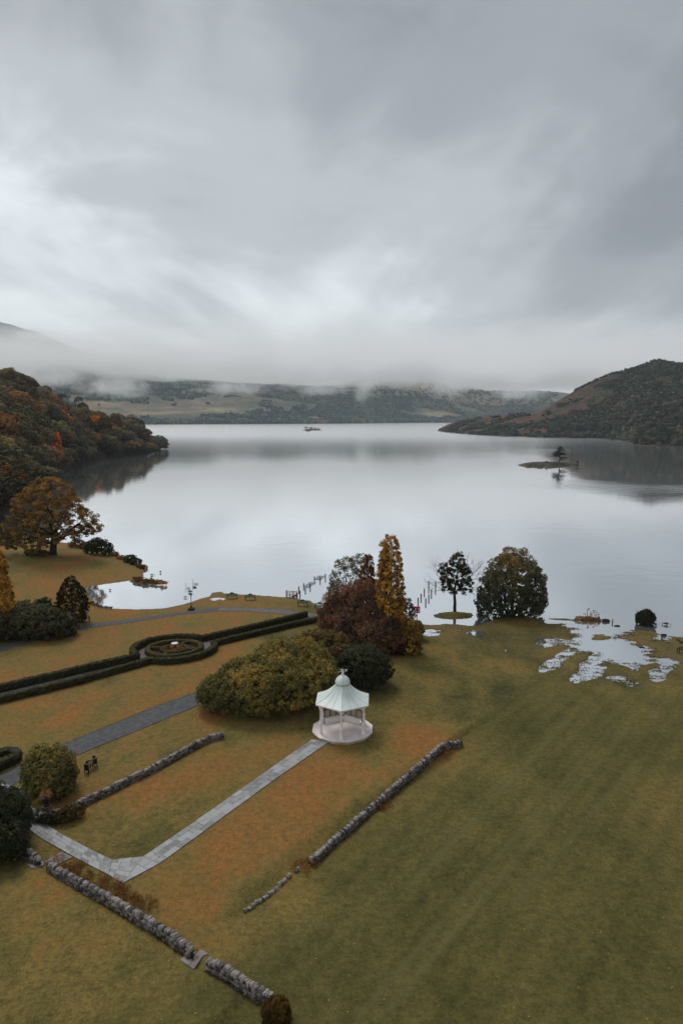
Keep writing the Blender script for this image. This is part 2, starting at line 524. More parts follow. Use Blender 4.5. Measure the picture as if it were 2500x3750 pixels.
M['leafspeck'] = principled('fallen_leaf', (0.34, 0.24, 0.10), 0.8)

# lawn -----------------------------------------------------------------
def lawn_material():
    m = bpy.data.materials.new('lawn_turf')
    nt = nt_new(m)
    out = N(nt, 'ShaderNodeOutputMaterial')
    b = N(nt, 'ShaderNodeBsdfPrincipled')
    nt.links.new(b.outputs[0], out.inputs[0])
    b.inputs['Specular IOR Level'].default_value = 0.12
    b.inputs['Sheen Weight'].default_value = 0.0
    tc = N(nt, 'ShaderNodeTexCoord'); P = tc.outputs['Object']
    warm = N(nt, 'ShaderNodeAttribute', attribute_name='warm').outputs['Fac']
    wet = N(nt, 'ShaderNodeAttribute', attribute_name='wet').outputs['Fac']
    trk = N(nt, 'ShaderNodeAttribute', attribute_name='track').outputs['Fac']
    s1 = mapping(nt, P, scale=(1.0, 0.55, 1), rot=(0, 0, R(-38)))
    a = noise_n(nt, s1, 0.085, 4.0, 0.55, 0.4)
    bb = noise_n(nt, mapping(nt, s1, loc=(40, 13, 0)), 0.28, 4.0, 0.6, 0.3)
    c = noise_n(nt, P, 1.3, 5.0, 0.65)
    d = noise_n(nt, P, 7.0, 3.0, 0.7)
    f = math_n(nt, 'ADD', math_n(nt, 'MULTIPLY', a, 0.46), math_n(nt, 'MULTIPLY', bb, 0.50))
    f = math_n(nt, 'ADD', f, math_n(nt, 'MULTIPLY', c, 0.20))
    f = math_n(nt, 'ADD', f, math_n(nt, 'MULTIPLY', d, 0.12))
    calm = N(nt, 'ShaderNodeAttribute', attribute_name='calm').outputs['Fac']
    f = math_n(nt, 'ADD', math_n(nt, 'MULTIPLY', f, math_n(nt, 'SUBTRACT', 1.0, math_n(nt, 'MULTIPLY', calm, 0.62))), math_n(nt, 'MULTIPLY', calm, 0.62 * 0.605))
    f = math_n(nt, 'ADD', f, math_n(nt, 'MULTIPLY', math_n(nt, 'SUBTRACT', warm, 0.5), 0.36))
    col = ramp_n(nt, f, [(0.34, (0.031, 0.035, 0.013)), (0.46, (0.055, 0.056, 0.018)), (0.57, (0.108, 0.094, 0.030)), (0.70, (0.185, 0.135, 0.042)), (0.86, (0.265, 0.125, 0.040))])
    e = math_n(nt, 'ADD', math_n(nt, 'MULTIPLY', noise_n(nt, P, 2.6, 4.0, 0.75), 0.6), math_n(nt, 'MULTIPLY', d, 0.4))
    fine = ramp_n(nt, e, [(0.30, (0.50, 0.51, 0.48)), (0.70, (1.48, 1.45, 1.36))])
    col = mix_c(nt, 1.0, col, fine, 'MULTIPLY')
    col = mix_c(nt, math_n(nt, 'MULTIPLY', trk, 0.5), col, (0.155, 0.138, 0.060))
    wetf = math_n(nt, 'MULTIPLY', wet, 0.42)
    col = mix_c(nt, wetf, col, (0.044, 0.035, 0.014))
    nt.links.new(col, b.inputs['Base Color'])
    nt.links.new(maprange(nt, wet, 0, 1, 0.95, 0.55), b.inputs['Roughness'])
    bn = N(nt, 'ShaderNodeBump')
    bn.inputs['Strength'].default_value = 0.6; bn.inputs['Distance'].default_value = 0.06
    hh = math_n(nt, 'ADD', noise_n(nt, P, 9.0, 4.0, 0.7), math_n(nt, 'MULTIPLY', noise_n(nt, P, 1.1, 3.0, 0.6), 1.2))
    nt.links.new(hh, bn.inputs['Height'])
    nt.links.new(bn.outputs[0], b.inputs['Normal'])
    return m
M['lawn'] = lawn_material()

# lake -----------------------------------------------------------------
def water_material():
    m = bpy.data.materials.new('lake_water')
    nt = nt_new(m)
    out = N(nt, 'ShaderNodeOutputMaterial')
    b = N(nt, 'ShaderNodeBsdfPrincipled')
    nt.links.new(b.outputs[0], out.inputs[0])
    tc = N(nt, 'ShaderNodeTexCoord'); P = tc.outputs['Object']
    b.inputs['Base Color'].default_value = (0.93, 0.945, 0.96, 1)
    b.inputs['Metallic'].default_value = 0.93
    b.inputs['IOR'].default_value = 1.33
    breeze = noise_n(nt, mapping(nt, P, scale=(0.35, 1.0, 1), loc=(12, 5, 0)), 0.009, 3.0, 0.55, 0.4)
    breeze = maprange(nt, breeze, 0.42, 0.66)
    sep = N(nt, 'ShaderNodeSeparateXYZ'); nt.links.new(P, sep.inputs[0])
    east = maprange(nt, math_n(nt, 'SUBTRACT', sep.outputs[0], math_n(nt, 'MULTIPLY', sep.outputs[1], 0.13)), 0.0, 60.0)
    breeze = math_n(nt, 'MULTIPLY', breeze, math_n(nt, 'ADD', math_n(nt, 'MULTIPLY', east, 0.8), 0.25))
    nt.links.new(maprange(nt, sep.outputs[1], 380.0, 1250.0, 0.045, 0.23), b.inputs['Roughness'])
    w1 = noise_n(nt, mapping(nt, P, scale=(0.55, 1.0, 1)), 0.9, 3.0, 0.6)
    w2 = noise_n(nt, mapping(nt, P, scale=(0.7, 1.0, 1), rot=(0, 0, R(20))), 0.22, 2.0, 0.5)
    hgt = math_n(nt, 'ADD', math_n(nt, 'MULTIPLY', w1, 0.5), w2)
    bn = N(nt, 'ShaderNodeBump')
    bn.inputs['Distance'].default_value = 0.10
    nt.links.new(math_n(nt, 'ADD', math_n(nt, 'MULTIPLY', breeze, 0.75), math_n(nt, 'ADD', 0.05, maprange(nt, sep.outputs[1], 450.0, 1500.0, 0.0, 0.13))), bn.inputs['Strength'])
    nt.links.new(hgt, bn.inputs['Height'])
    nt.links.new(bn.outputs[0], b.inputs['Normal'])
    return m
M['water'] = water_material()

# hills ----------------------------------------------------------------
def hill_material(name, stops, patches, scale, rock=None, fine=0.05):
    m = bpy.data.materials.new(name)
    nt = nt_new(m)
    out = N(nt, 'ShaderNodeOutputMaterial')
    b = N(nt, 'ShaderNodeBsdfPrincipled'); nt.links.new(b.outputs[0], out.inputs[0])
    b.inputs['Roughness'].default_value = 0.95; b.inputs['Specular IOR Level'].default_value = 0.1
    tc = N(nt, 'ShaderNodeTexCoord'); P = tc.outputs['Object']
    f = math_n(nt, 'ADD', math_n(nt, 'MULTIPLY', noise_n(nt, P, scale, 4.0, 0.6, 0.4), 0.65), math_n(nt, 'MULTIPLY', noise_n(nt, P, scale * 7, 4.0, 0.65), 0.35))
    if patches is not None:
        at = N(nt, 'ShaderNodeAttribute', attribute_name='warm').outputs['Fac']
        f = math_n(nt, 'ADD', f, math_n(nt, 'MULTIPLY', math_n(nt, 'SUBTRACT', at, 0.5), patches))
    col = ramp_n(nt, f, stops)
    v = ramp_n(nt, noise_n(nt, P, fine, 4.0, 0.7), [(0.3, (0.55, 0.55, 0.55)), (0.7, (1.35, 1.35, 1.35))])
    col = mix_c(nt, 1.0, col, v, 'MULTIPLY')
    if rock:
        r = maprange(nt, noise_n(nt, mapping(nt, P, loc=(70, 30, 0)), scale * 3.2, 5.0, 0.65, 0.8), 0.60, 0.68)
        col = mix_c(nt, math_n(nt, 'MULTIPLY', r, 0.85), col, rock)
    nt.links.new(col, b.inputs['Base Color'])
    bn = N(nt, 'ShaderNodeBump'); bn.inputs['Strength'].default_value = 0.8; bn.inputs['Distance'].default_value = 0.35 / fine * 0.2
    nt.links.new(noise_n(nt, P, fine * 1.6, 4.0, 0.7), bn.inputs['Height']); nt.links.new(bn.outputs[0], b.inputs['Normal'])
    return m
M['farhill'] = hill_material('far_hillside', [(0.30, (0.040, 0.068, 0.055)), (0.46, (0.10, 0.125, 0.085)), (0.56, (0.18, 0.155, 0.105)), (0.68, (0.30, 0.225, 0.15)), (0.90, (0.28, 0.33, 0.13))], 0.6, 0.0025, None, 0.02)
M['fell'] = hill_material('bracken_fell', [(0.34, (0.024, 0.031, 0.020)), (0.44, (0.052, 0.050, 0.030)), (0.54, (0.072, 0.044, 0.030)), (0.64, (0.115, 0.060, 0.038)), (0.76, (0.12, 0.085, 0.05))], 0.30, 0.020, (0.19, 0.165, 0.155), 0.12)
M['woodfloor'] = hill_material('woodland_floor', [(0.3, (0.016, 0.016, 0.008)), (0.7, (0.045, 0.030, 0.014))], None, 0.03, None, 0.15)

# leaves ---------------------------------------------------------------
LM = {}
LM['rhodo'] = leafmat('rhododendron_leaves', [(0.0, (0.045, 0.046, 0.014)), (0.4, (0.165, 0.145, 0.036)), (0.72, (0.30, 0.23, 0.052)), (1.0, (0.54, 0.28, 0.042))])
LM['brownshrub'] = leafmat('brown_gold_leaves', [(0.0, (0.038, 0.028, 0.011)), (0.5, (0.150, 0.098, 0.026)), (1.0, (0.34, 0.19, 0.048))])
LM['darkshrub'] = leafmat('dark_evergreen_leaves', [(0.0, (0.013, 0.017, 0.008)), (0.5, (0.044, 0.050, 0.020)), (1.0, (0.115, 0.105, 0.036))])
LM['copper'] = leafmat('copper_leaves', [(0.0, (0.052, 0.030, 0.018)), (0.5, (0.20, 0.105, 0.058)), (1.0, (0.46, 0.175, 0.075))])
LM['crimson'] = leafmat('crimson_leaves', [(0.0, (0.035, 0.006, 0.006)), (0.5, (0.10, 0.014, 0.014)), (1.0, (0.19, 0.035, 0.022))])
LM['gold'] = leafmat('golden_cypress_leaves', [(0.0, (0.090, 0.040, 0.010)), (0.45, (0.42, 0.19, 0.026)), (1.0, (0.85, 0.46, 0.06))])
LM['goldlow'] = leafmat('bright_golden_leaves', [(0.0, (0.10, 0.055, 0.010)), (0.5, (0.30, 0.165, 0.022)), (1.0, (0.55, 0.33, 0.05))])
LM['rust'] = leafmat('rust_leaves', [(0.0, (0.045, 0.018, 0.007)), (0.5, (0.15, 0.06, 0.014)), (1.0, (0.32, 0.13, 0.025))])
LM['greygreen'] = leafmat('grey_green_leaves', [(0.0, (0.030, 0.031, 0.014)), (0.5, (0.105, 0.098, 0.045)), (1.0, (0.22, 0.185, 0.085))])
LM['greybrown'] = leafmat('grey_brown_leaves', [(0.0, (0.04, 0.028, 0.022)), (0.5, (0.11, 0.078, 0.055)), (1.0, (0.20, 0.15, 0.105))])
LM['oak'] = leafmat('autumn_oak_leaves', [(0.0, (0.055, 0.040, 0.015)), (0.5, (0.235, 0.142, 0.036)), (1.0, (0.55, 0.27, 0.055))])
LM['round'] = leafmat('round_tree_leaves', [(0.0, (0.038, 0.042, 0.022)), (0.45, (0.125, 0.120, 0.056)), (0.75, (0.25, 0.18, 0.064)), (1.0, (0.40, 0.22, 0.06))])
LM['ivy'] = leafmat('ivy_leaves', [(0.0, (0.014, 0.017, 0.009)), (0.6, (0.052, 0.048, 0.024)), (1.0, (0.12, 0.075, 0.035))])
LM['yew'] = leafmat('dark_conifer_leaves', [(0.0, (0.010, 0.013, 0.005)), (0.5, (0.034, 0.033, 0.010)), (1.0, (0.105, 0.075, 0.016))])
LM['hedge'] = leafmat('clipped_hedge_leaves', [(0.0, (0.016, 0.017, 0.006)), (0.45, (0.046, 0.044, 0.013)), (1.0, (0.130, 0.105, 0.030))])
LM['hedgebrown'] = leafmat('brown_hedge_leaves', [(0.0, (0.028, 0.023, 0.008)), (0.5, (0.115, 0.085, 0.024)), (1.0, (0.17, 0.110, 0.030))])
LM['fern'] = leafmat('rusty_fern_leaves', [(0.0, (0.11, 0.048, 0.016)), (0.5, (0.29, 0.130, 0.036)), (1.0, (0.50, 0.24, 0.07))])
LM['yellow'] = leafmat('yellow_leaves', [(0.0, (0.06, 0.055, 0.010)), (0.5, (0.20, 0.15, 0.025)), (1.0, (0.48, 0.36, 0.06))])
LM['cordyline'] = leafmat('orange_strap_leaves', [(0.0, (0.22, 0.09, 0.035)), (1.0, (0.55, 0.27, 0.12))])
LM['pine'] = leafmat('dark_pine_leaves', [(0.0, (0.010, 0.014, 0.009)), (1.0, (0.040, 0.048, 0.024))])
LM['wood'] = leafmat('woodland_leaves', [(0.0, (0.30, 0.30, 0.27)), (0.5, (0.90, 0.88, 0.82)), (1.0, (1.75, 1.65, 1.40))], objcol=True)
LM['far'] = leafmat('distant_tree_leaves', [(0.0, (0.012, 0.034, 0.032)), (0.5, (0.050, 0.092, 0.070)), (0.85, (0.14, 0.17, 0.10)), (1.0, (0.22, 0.18, 0.09))])
LM['fellshrub'] = leafmat('fell_shrub_leaves', [(0.0, (0.016, 0.023, 0.015)), (0.5, (0.045, 0.054, 0.032)), (0.8, (0.085, 0.085, 0.05)), (1.0, (0.13, 0.085, 0.05))])
LM['reed'] = leafmat('reed_leaves', [(0.0, (0.018, 0.020, 0.010)), (0.5, (0.050, 0.050, 0.020)), (1.0, (0.12, 0.095, 0.045))])
# ------------------------------------------------------------------ ground, lake, hills
def axis(*segs):
    r = []
    for a, b, s in segs:
        r.append(np.arange(a, b, s))
    r.append(np.array([segs[-1][1]]))
    return np.concatenate(r)

def grid_faces(nx, ny):
    i = np.arange(nx - 1)[None, :] + np.arange(ny - 1)[:, None] * nx
    i = i.ravel()
    return np.stack([i, i + 1, i + 1 + nx, i + nx], 1)

def build_ground():
    X = axis((-420, -120, 25), (-120, -75, 3), (-75, -20, 0.42), (-20, 55, 0.25), (55, 78, 0.7), (78, 140, 6), (140, 420, 40))
    Y = axis((-300, -30, 30), (-30, 26, 4), (26, 46, 0.25), (46, 76, 0.42), (76, 110, 0.25), (110, 125, 0.42), (125, 178, 0.8), (178, 186, 4))
    gx, gy = np.meshgrid(X, Y)
    x, y = gx.ravel(), gy.ravel()
    h = ground_h(x, y)
    b = line_sd(x, y, BANK)
    inb = sstep(34, 43, y - 0.3 * x)
    warm = 0.47 + 0.05 * sstep(0, -8, x + 6) * sstep(54, 64, y) + 0.16 * sstep(-2, 3, b) * sstep(75, 55, y) * inb + 0.26 * sstep(0, -14, x + 6) * sstep(58, 70, y) - 0.12 * sstep(2, -4, b) * sstep(72, 60, y) * inb
    warm = warm + 0.10 * sstep(84, 95, y) * sstep(0, 20, x)
    warm = warm - 0.10 * np.exp(-((b + 0.4) / 0.7) ** 2) * sstep(62, 55, y) - 0.10 * sstep(46, 30, y)  # last term darkens the nearest turf: foreground dimming put into the grass colour
    for px, py, amp, rad in ((1050, 3150, .35, 5), (1000, 3330, .32, 3), (1500, 2700, .42, 5), (1620, 2690, .4, 4), (780, 3460, .40, 2.2), (640, 3280, .22, 4), (450, 2950, .15, 5), (2440, 2950, .25, 4), (1330, 2850, .15, 5), (300, 3650, .18, 3), (520, 2830, .2, 5), (930, 2240, .18, 8), (560, 2330, .22, 9)):
        wx, wy = px2w(px, py, 1.0)
        warm = warm + amp * np.exp(-(((x - wx) ** 2 + (y - wy) ** 2) / rad ** 2)) * 0.8
    for px, py, amp, rad in ((1560, 2640, .22, 4), (1380, 2760, .28, 2.5), (520, 3080, .25, 3.5), (1850, 2500, .15, 10), (730, 3200, .2, 2.5)):
        wx, wy = px2w(px, py, 1.0)
        warm = warm - amp * np.exp(-(((x - wx) ** 2 + (y - wy) ** 2) / rad ** 2))
    wet = np.clip(1 - np.abs(h - 0.02) / 0.06, 0, 1) * 0.7 * sstep(-0.05, 0.01, h)
    for px, py, ax, ay in ((1676, 2327, 1.6, 0.9), (1890, 2345, 3.4, 1.7), (1960, 2345, 2.0, 1.0)):
        wx, wy = px2w(px, py, 0.2)
        wet = np.maximum(wet, np.exp(-(((x - wx) / ax) ** 2 + ((y - wy) / ay) ** 2) ** 2) * (0.6 + 0.8 * fbm(x * 1.5, y * 1.5, seed=2)))
    # rusty and green panels of the terraces
    pr = [px2w(px, py, 1.0) for px, py in ((560, 3160), (1180, 2740), (1560, 2720), (1480, 2830), (1050, 3140), (760, 3340), (620, 3330))]
    warm = warm + 0.24 * sstep(-2.0, 2.0, poly_sd(x, y, pr)) * (0.45 + 1.1 * fbm(x * .22, y * .22, seed=16))
    pl = [px2w(px, py, 1.0) for px, py in ((330, 2990), (800, 2740), (1080, 2700), (960, 2790), (560, 3040), (420, 3080))]
    warm = warm + 0.18 * sstep(-1.6, 1.6, poly_sd(x, y, pl)) * (0.3 + 1.2 * fbm(x * .25, y * .25, seed=17))
    warm = warm + 0.26 * sstep(-1.0, 1.5, poly_sd(x, y, STEP)) * (fbm(x * .35, y * .35, seed=18) * 2.4 - 0.6)
    warm = warm + 0.16 * (fbm(x * .13, y * .2, seed=19) - 0.5) * 2 * sstep(0, -6, x + 4) * sstep(56, 64, y)
    # mown bands of the big field
    q0, q1 = px2w(1310, 3750, .7), px2w(2250, 2660, .7)
    sx, sy = q1[1] - q0[1], -(q1[0] - q0[0]); ln = math.hypot(sx, sy)
    dist = (x * sx + y * sy) / ln
    big = sstep(1.0, -5, b) * sstep(84, 70, y)
    wob = (fbm(x * .08, y * .08, seed=14) - .5) * 2.5
    warm = warm - big * (0.025 + 0.028 * np.sin((dist + wob) * 2 * math.pi / 5.2) + 0.06 * np.sin((dist + wob * 0.4) * 2 * math.pi / 1.7) * (0.2 + 1.2 * fbm(x * .12, y * .12, seed=15)))
    # mower and vehicle tracks across the big field
    trk = np.zeros_like(x)
    for pts, wdt in ((((1310, 3750), (1900, 3060), (2250, 2660)), .22), (((1390, 3750), (1965, 3070), (2300, 2670)), .22), (((1880, 3330), (2060, 3120), (2330, 2800)), .25), (((1500, 3250), (1830, 2900), (2080, 2640)), .3)):
        l = [px2w(px, py, .7) for px, py in pts]
        trk = np.maximum(trk, np.exp(-(line_sd(x, y, l) / wdt) ** 2) * (0.25 + 0.9 * fbm(x * .5, y * .5, seed=9)))
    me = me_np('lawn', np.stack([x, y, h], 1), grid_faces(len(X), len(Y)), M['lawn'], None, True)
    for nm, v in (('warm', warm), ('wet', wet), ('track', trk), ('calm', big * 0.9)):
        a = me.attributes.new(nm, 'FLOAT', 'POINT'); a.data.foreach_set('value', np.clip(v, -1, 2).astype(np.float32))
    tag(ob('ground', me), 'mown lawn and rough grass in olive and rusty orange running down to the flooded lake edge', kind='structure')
build_ground()

def build_water():
    X = axis((-9000, -600, 1200), (-600, 600, 100), (600, 9000, 1200)); Y = axis((60, 800, 60), (800, 9000, 820))
    gx, gy = np.meshgrid(X, Y)
    me = me_np('lake', np.stack([gx.ravel(), gy.ravel(), np.zeros(gx.size)], 1), grid_faces(len(X), len(Y)), M['water'], None, True)
    tag(ob('lake_water', me), 'calm pale grey lake mirroring the overcast sky and the dark headlands', kind='structure')
build_water()

def ip(x, pts):
    pts = sorted(pts)
    return np.interp(x, [p[0] for p in pts], [p[1] for p in pts])

def px_a(px): return (px - 1250) / FOCAL / 1.0

def shore_pts(lst):
    r = []
    for px, py in lst:
        x, y = px2w(px, py, 0.0)
        r.append((x / y, y))
    return r

def ridge_pts(lst, tree):
    """(px, py of the skyline, distance y) -> (azimuth, y, z)."""
    r = []
    for px, py, y in lst:
        a = (px - 1250) / FOCAL; b = (1875 - py) / FOCAL
        Y = math.cos(PITCH) + b * math.sin(PITCH); Z = -math.sin(PITCH) + b * math.cos(PITCH)
        r.append((a / Y, y, EYE_H + Z / Y * y - tree))
    return r

# --- wooded headland
HL_S = shore_pts([(-700, 2020), (-400, 1960), (-120, 1915), (0, 1885), (60, 1855), (120, 1815), (180, 1770), (250, 1726), (312, 1698), (393, 1680), (450, 1673), (504, 1668), (558, 1659), (589, 1650), (592, 1645)])
HL_R = ridge_pts([(-700, 1270, 520), (-300, 1310, 540), (0, 1350, 560), (80, 1374, 575), (160, 1420, 600), (240, 1472, 620), (320, 1490, 630), (400, 1513, 640), (480, 1524, 645), (542, 1572, 650), (575, 1610, 652), (588, 1640, 654), (600, 1655, 656)], 13)
def headland_h(a, y):
    S = ip(a, HL_S); yr = ip(a, [(p[0], p[1]) for p in HL_R]); zr = np.maximum(ip(a, [(p[0], p[2]) for p in HL_R]), 0.3)
    t = (y - S) / (yr - S)
    up = zr * np.clip(t, 0, 1) ** 0.72
    down = zr * (1 - np.clip((y - yr) / 260, 0, 1.2) ** 1.6)
    h = np.where(t < 1, up, down)
    h = h + (fbm(a * y * 0.02, y * 0.02, seed=21) - 0.5) * 10 * np.clip(t * 3, 0, 1) * np.clip(zr / 25, 0, 1)
    h = np.where(t < 0, -1.5 * np.clip(-t * 8, 0, 1), np.maximum(h, 0.35 * np.clip(t * 20, 0, 1)))
    edge = sstep(-0.2525, -0.2565, a)
    return np.where(a > -0.2565, h * edge - 1.5 * (1 - edge), h)

def polar_mesh(name, A, T, yfun, hfun):
    ga, gt = np.meshgrid(A, T)
    a, t = ga.ravel(), gt.ravel()
    y = yfun(a, t)
    return me_np(name, np.stack([a * y, y, hfun(a, y)], 1), grid_faces(len(A), len(T)), [M['woodfloor']], None, True)

A = np.concatenate([np.linspace(-1.1, -0.52, 30), np.linspace(-0.515, -0.245, 130)])
me = polar_mesh('headland', A, np.concatenate([np.linspace(-0.06, 0.1, 14), np.linspace(0.12, 2.2, 70)]), lambda a, t: ip(a, HL_S) + t * (ip(a, [(p[0], p[1]) for p in HL_R]) - ip(a, HL_S)), headland_h)
tag(ob('wooded_hill', me), 'steep headland slope under the autumn wood', kind='structure')

# --- bracken fell
FE_S = shore_pts([(1590, 1579), (1599, 1578), (1640, 1583), (1700, 1589), (1770, 1594), (1850, 1597), (1915, 1599), (1990, 1602), (2060, 1603), (2130, 1605), (2185, 1604), (2250, 1609), (2296, 1615), (2318, 1628), (2360, 1632), (2430, 1632), (2500, 1634), (2700, 1650), (3000, 1690), (3400, 1720)])
FE_R = ridge_pts([(1585, 1578, 1515), (1599, 1572, 1520), (1642, 1550, 1490), (1722, 1526, 1420), (1802, 1518, 1370), (1881, 1515, 1350), (1961, 1511, 1340), (2012, 1483, 1340), (2073, 1443, 1345), (2152, 1403, 1350), (2232, 1368, 1350), (2328, 1344, 1345), (2408, 1314, 1340), (2440, 1320, 1335), (2500, 1328, 1330), (2650, 1345, 1300), (2900, 1370, 1280), (3400, 1380, 1250)], 2)
def fell_h(a, y):
    S = ip(a, FE_S); yr = ip(a, [(p[0], p[1]) for p in FE_R]); zr = np.maximum(ip(a, [(p[0], p[2]) for p in FE_R]), 0.3)
    t = (y - S) / (yr - S)
    tt = np.clip(t, 0, 1)
    up = zr * (0.62 * tt + 0.38 * tt ** 2.2)
    up = up + 14 * tt ** 0.5 * (1 - tt) ** 1.5 * np.clip(zr / 60, 0.3, 1) * sstep(0, 0.1, tt)
    down = zr * (1 - np.clip((y - yr) / 500, 0, 1.2) ** 1.6)
    h = np.where(t < 1, up, down)
    X = a * y
    crag = (fbm(X * 0.012, y * 0.012, seed=31, octs=5) - 0.5) * 26 + np.abs(fbm(X * 0.03, y * 0.03, seed=37, octs=4) - 0.5) * 22
    h = h + crag * sstep(0.02, 0.3, t) * (1 - 0.75 * sstep(0.8, 1.0, t)) * np.clip(zr / 90, 0.22, 1.15)
    h = np.where(t < 0, -2.5 * np.clip(-t * 10, 0, 1), np.maximum(h, 0.8 * np.clip(t * 30, 0, 1)))
    edge = sstep(0.1315, 0.1365, a)
    return h * edge - 2.5 * (1 - edge)
A = np.concatenate([np.linspace(0.128, 0.52, 330), np.linspace(0.525, 0.9, 40)])
def fell_y(a, t): return ip(a, FE_S) + t * (ip(a, [(p[0], p[1]) for p in FE_R]) - ip(a, FE_S))
me = polar_mesh('fell', A, np.concatenate([np.linspace(-0.05, 0.1, 16), np.linspace(0.11, 1.1, 120), np.linspace(1.15, 2.6, 16)]), fell_y, fell_h)
me.materials[0] = M['fell']
co = np.empty(len(me.vertices) * 3, np.float32); me.vertices.foreach_get('co', co); co = co.reshape(-1, 3)
aa = co[:, 0] / co[:, 1]
wv = 0.62 - 0.42 * sstep(0.30, 0.42, aa) * sstep(30, 80, co[:, 2]) + 0.25 * sstep(0.33, 0.2, aa)
at = me.attributes.new('warm', 'FLOAT', 'POINT'); at.data.foreach_set('value', wv.astype(np.float32))
tag(ob('bracken_hill', me), 'rugged hill of rust brown bracken, scree and dark scrub across the lake', kind='structure')

# --- far valley side
FA_S = [(-1.2, 2300), (-0.5, 2500), (-0.26, 2640), (-0.1, 2800), (0.0, 2950), (0.1, 3300), (0.2, 3500), (0.6, 3800), (1.2, 4200)]
FA_M = [(-1.2, 160), (-0.48, 165), (-0.2, 150), (0.0, 135), (0.06, 150), (0.12, 160), (0.2, 120), (1.2, 120)]
FA_T = [(-1.2, 820), (-0.6, 700), (-0.48, 585), (-0.42, 510), (-0.37, 425), (-0.31, 315), (-0.24, 250), (-0.17, 262), (-0.1, 215), (0.0, 208), (0.03, 275), (0.06, 330), (0.10, 318), (0.14, 285), (0.2, 196), (1.2, 230)]
def far_h(a, y):
    S = ip(a, FA_S); d = y - S
    X = a * y
    m = ip(a, FA_M); top = ip(a, FA_T)
    h = m * sstep(-60, 760, d) + (top - m) * sstep(500, 1750, d)
    h = h + (fbm(X * 0.0016, y * 0.0016, seed=41, octs=5) - 0.5) * 120 * sstep(40, 600, d)
    h = h * (1 - 0.6 * sstep(1900, 3300, d))
    return np.where(d < 0, -4.0 * np.clip(-d / 60, 0, 1), np.maximum(h, 2.0 * np.clip(d / 20, 0, 1)))
A = np.linspace(-1.1, 0.9, 330)
me = polar_mesh('far_hills', A, np.concatenate([np.linspace(-60, 200, 14), np.linspace(230, 1900, 90), np.linspace(2000, 3300, 10)]), lambda a, t: ip(a, FA_S) + t, far_h)
me.materials[0] = M['farhill']
co = np.empty(len(me.vertices) * 3, np.float32); me.vertices.foreach_get('co', co); co = co.reshape(-1, 3)
aa = co[:, 0] / co[:, 1]; dd = co[:, 1] - ip(aa, FA_S)
wv = 0.50 + 0.10 * np.exp(-((dd - 300) / 130) ** 2) * sstep(0.0, -0.1, aa) + 0.08 * sstep(300, 600, dd) * sstep(-0.06, 0.04, aa)
for ca, cdd, ra, rd, am in ((0.0, 150, 0.05, 45, .62), (0.13, 200, 0.022, 60, .62), (-0.26, 250, 0.05, 40, .42), (-0.17, 330, 0.03, 40, .45), (-0.33, 400, 0.03, 40, .35), (-0.07, 130, 0.03, 30, .4)):
    wv = wv + am * np.exp(-(((aa - ca) / ra) ** 2 + ((dd - cdd) / rd) ** 2))
at = me.attributes.new('warm', 'FLOAT', 'POINT'); at.data.foreach_set('value', wv.astype(np.float32))
tag(ob('far_hills', me), 'far valley side of woods and brown pasture rising into low cloud', kind='structure')

# ------------------------------------------------------------------ air: even haze, and the low cloud on the far hills
def volume_box(name, lo, hi, m, label):
    b = MB().box([(p + q) / 2 for p, q in zip(lo, hi)], [q - p for p, q in zip(lo, hi)])
    o = b.build(name, m)
    return tag(o, label, kind='stuff')

hz = bpy.data.materials.new('haze_air')
nt = nt_new(hz)
out = N(nt, 'ShaderNodeOutputMaterial')
pv = N(nt, 'ShaderNodeVolumePrincipled')
pv.inputs['Color'].default_value = (0.80, 0.88, 0.95, 1)
pv.inputs['Density'].default_value = 0.00006
nt.links.new(pv.outputs[0], out.inputs['Volume'])
volume_box('haze', (-9600, -900, -6), (9600, 9600, 680), hz, 'thin pale blue haze over the lake and the far hills')

def mist_material(name, lo0, lo1, hi0, hi1, dens, y0, y1, seed, scale=0.0022, amp=110, left=None):
    m = bpy.data.materials.new(name)
    nt = nt_new(m)
    out = N(nt, 'ShaderNodeOutputMaterial')
    pv = N(nt, 'ShaderNodeVolumePrincipled')
    pv.inputs['Color'].default_value = (1.0, 1.0, 1.0, 1)
    pv.inputs['Anisotropy'].default_value = 0.5
    nt.links.new(pv.outputs[0], out.inputs['Volume'])
    tc = N(nt, 'ShaderNodeTexCoord'); P = tc.outputs['Object']
    sp = N(nt, 'ShaderNodeSeparateXYZ'); nt.links.new(P, sp.inputs[0])
    n = noise_n(nt, mapping(nt, P, scale=(1, 0.22, 1.3), loc=(seed * 777.0, 0, 0)), scale, 5.0, 0.62, 0.6)
    zz = math_n(nt, 'ADD', sp.outputs[2], math_n(nt, 'MULTIPLY', math_n(nt, 'SUBTRACT', n, 0.5), amp))
    d = math_n(nt, 'MULTIPLY', maprange(nt, zz, lo0, lo1), maprange(nt, zz, hi0, hi1, 1.0, 0.0))
    d = math_n(nt, 'MULTIPLY', d, maprange(nt, sp.outputs[1], y0, y1))
    d = math_n(nt, 'MULTIPLY', d, dens)
    nt.links.new(d, pv.inputs['Density'])
    m.cycles.volume_step_rate = 1.0
    return m
# ------------------------------------------------------------------ foliage
def unit(v):
    return v / (np.linalg.norm(v, axis=1, keepdims=True) + 1e-9)

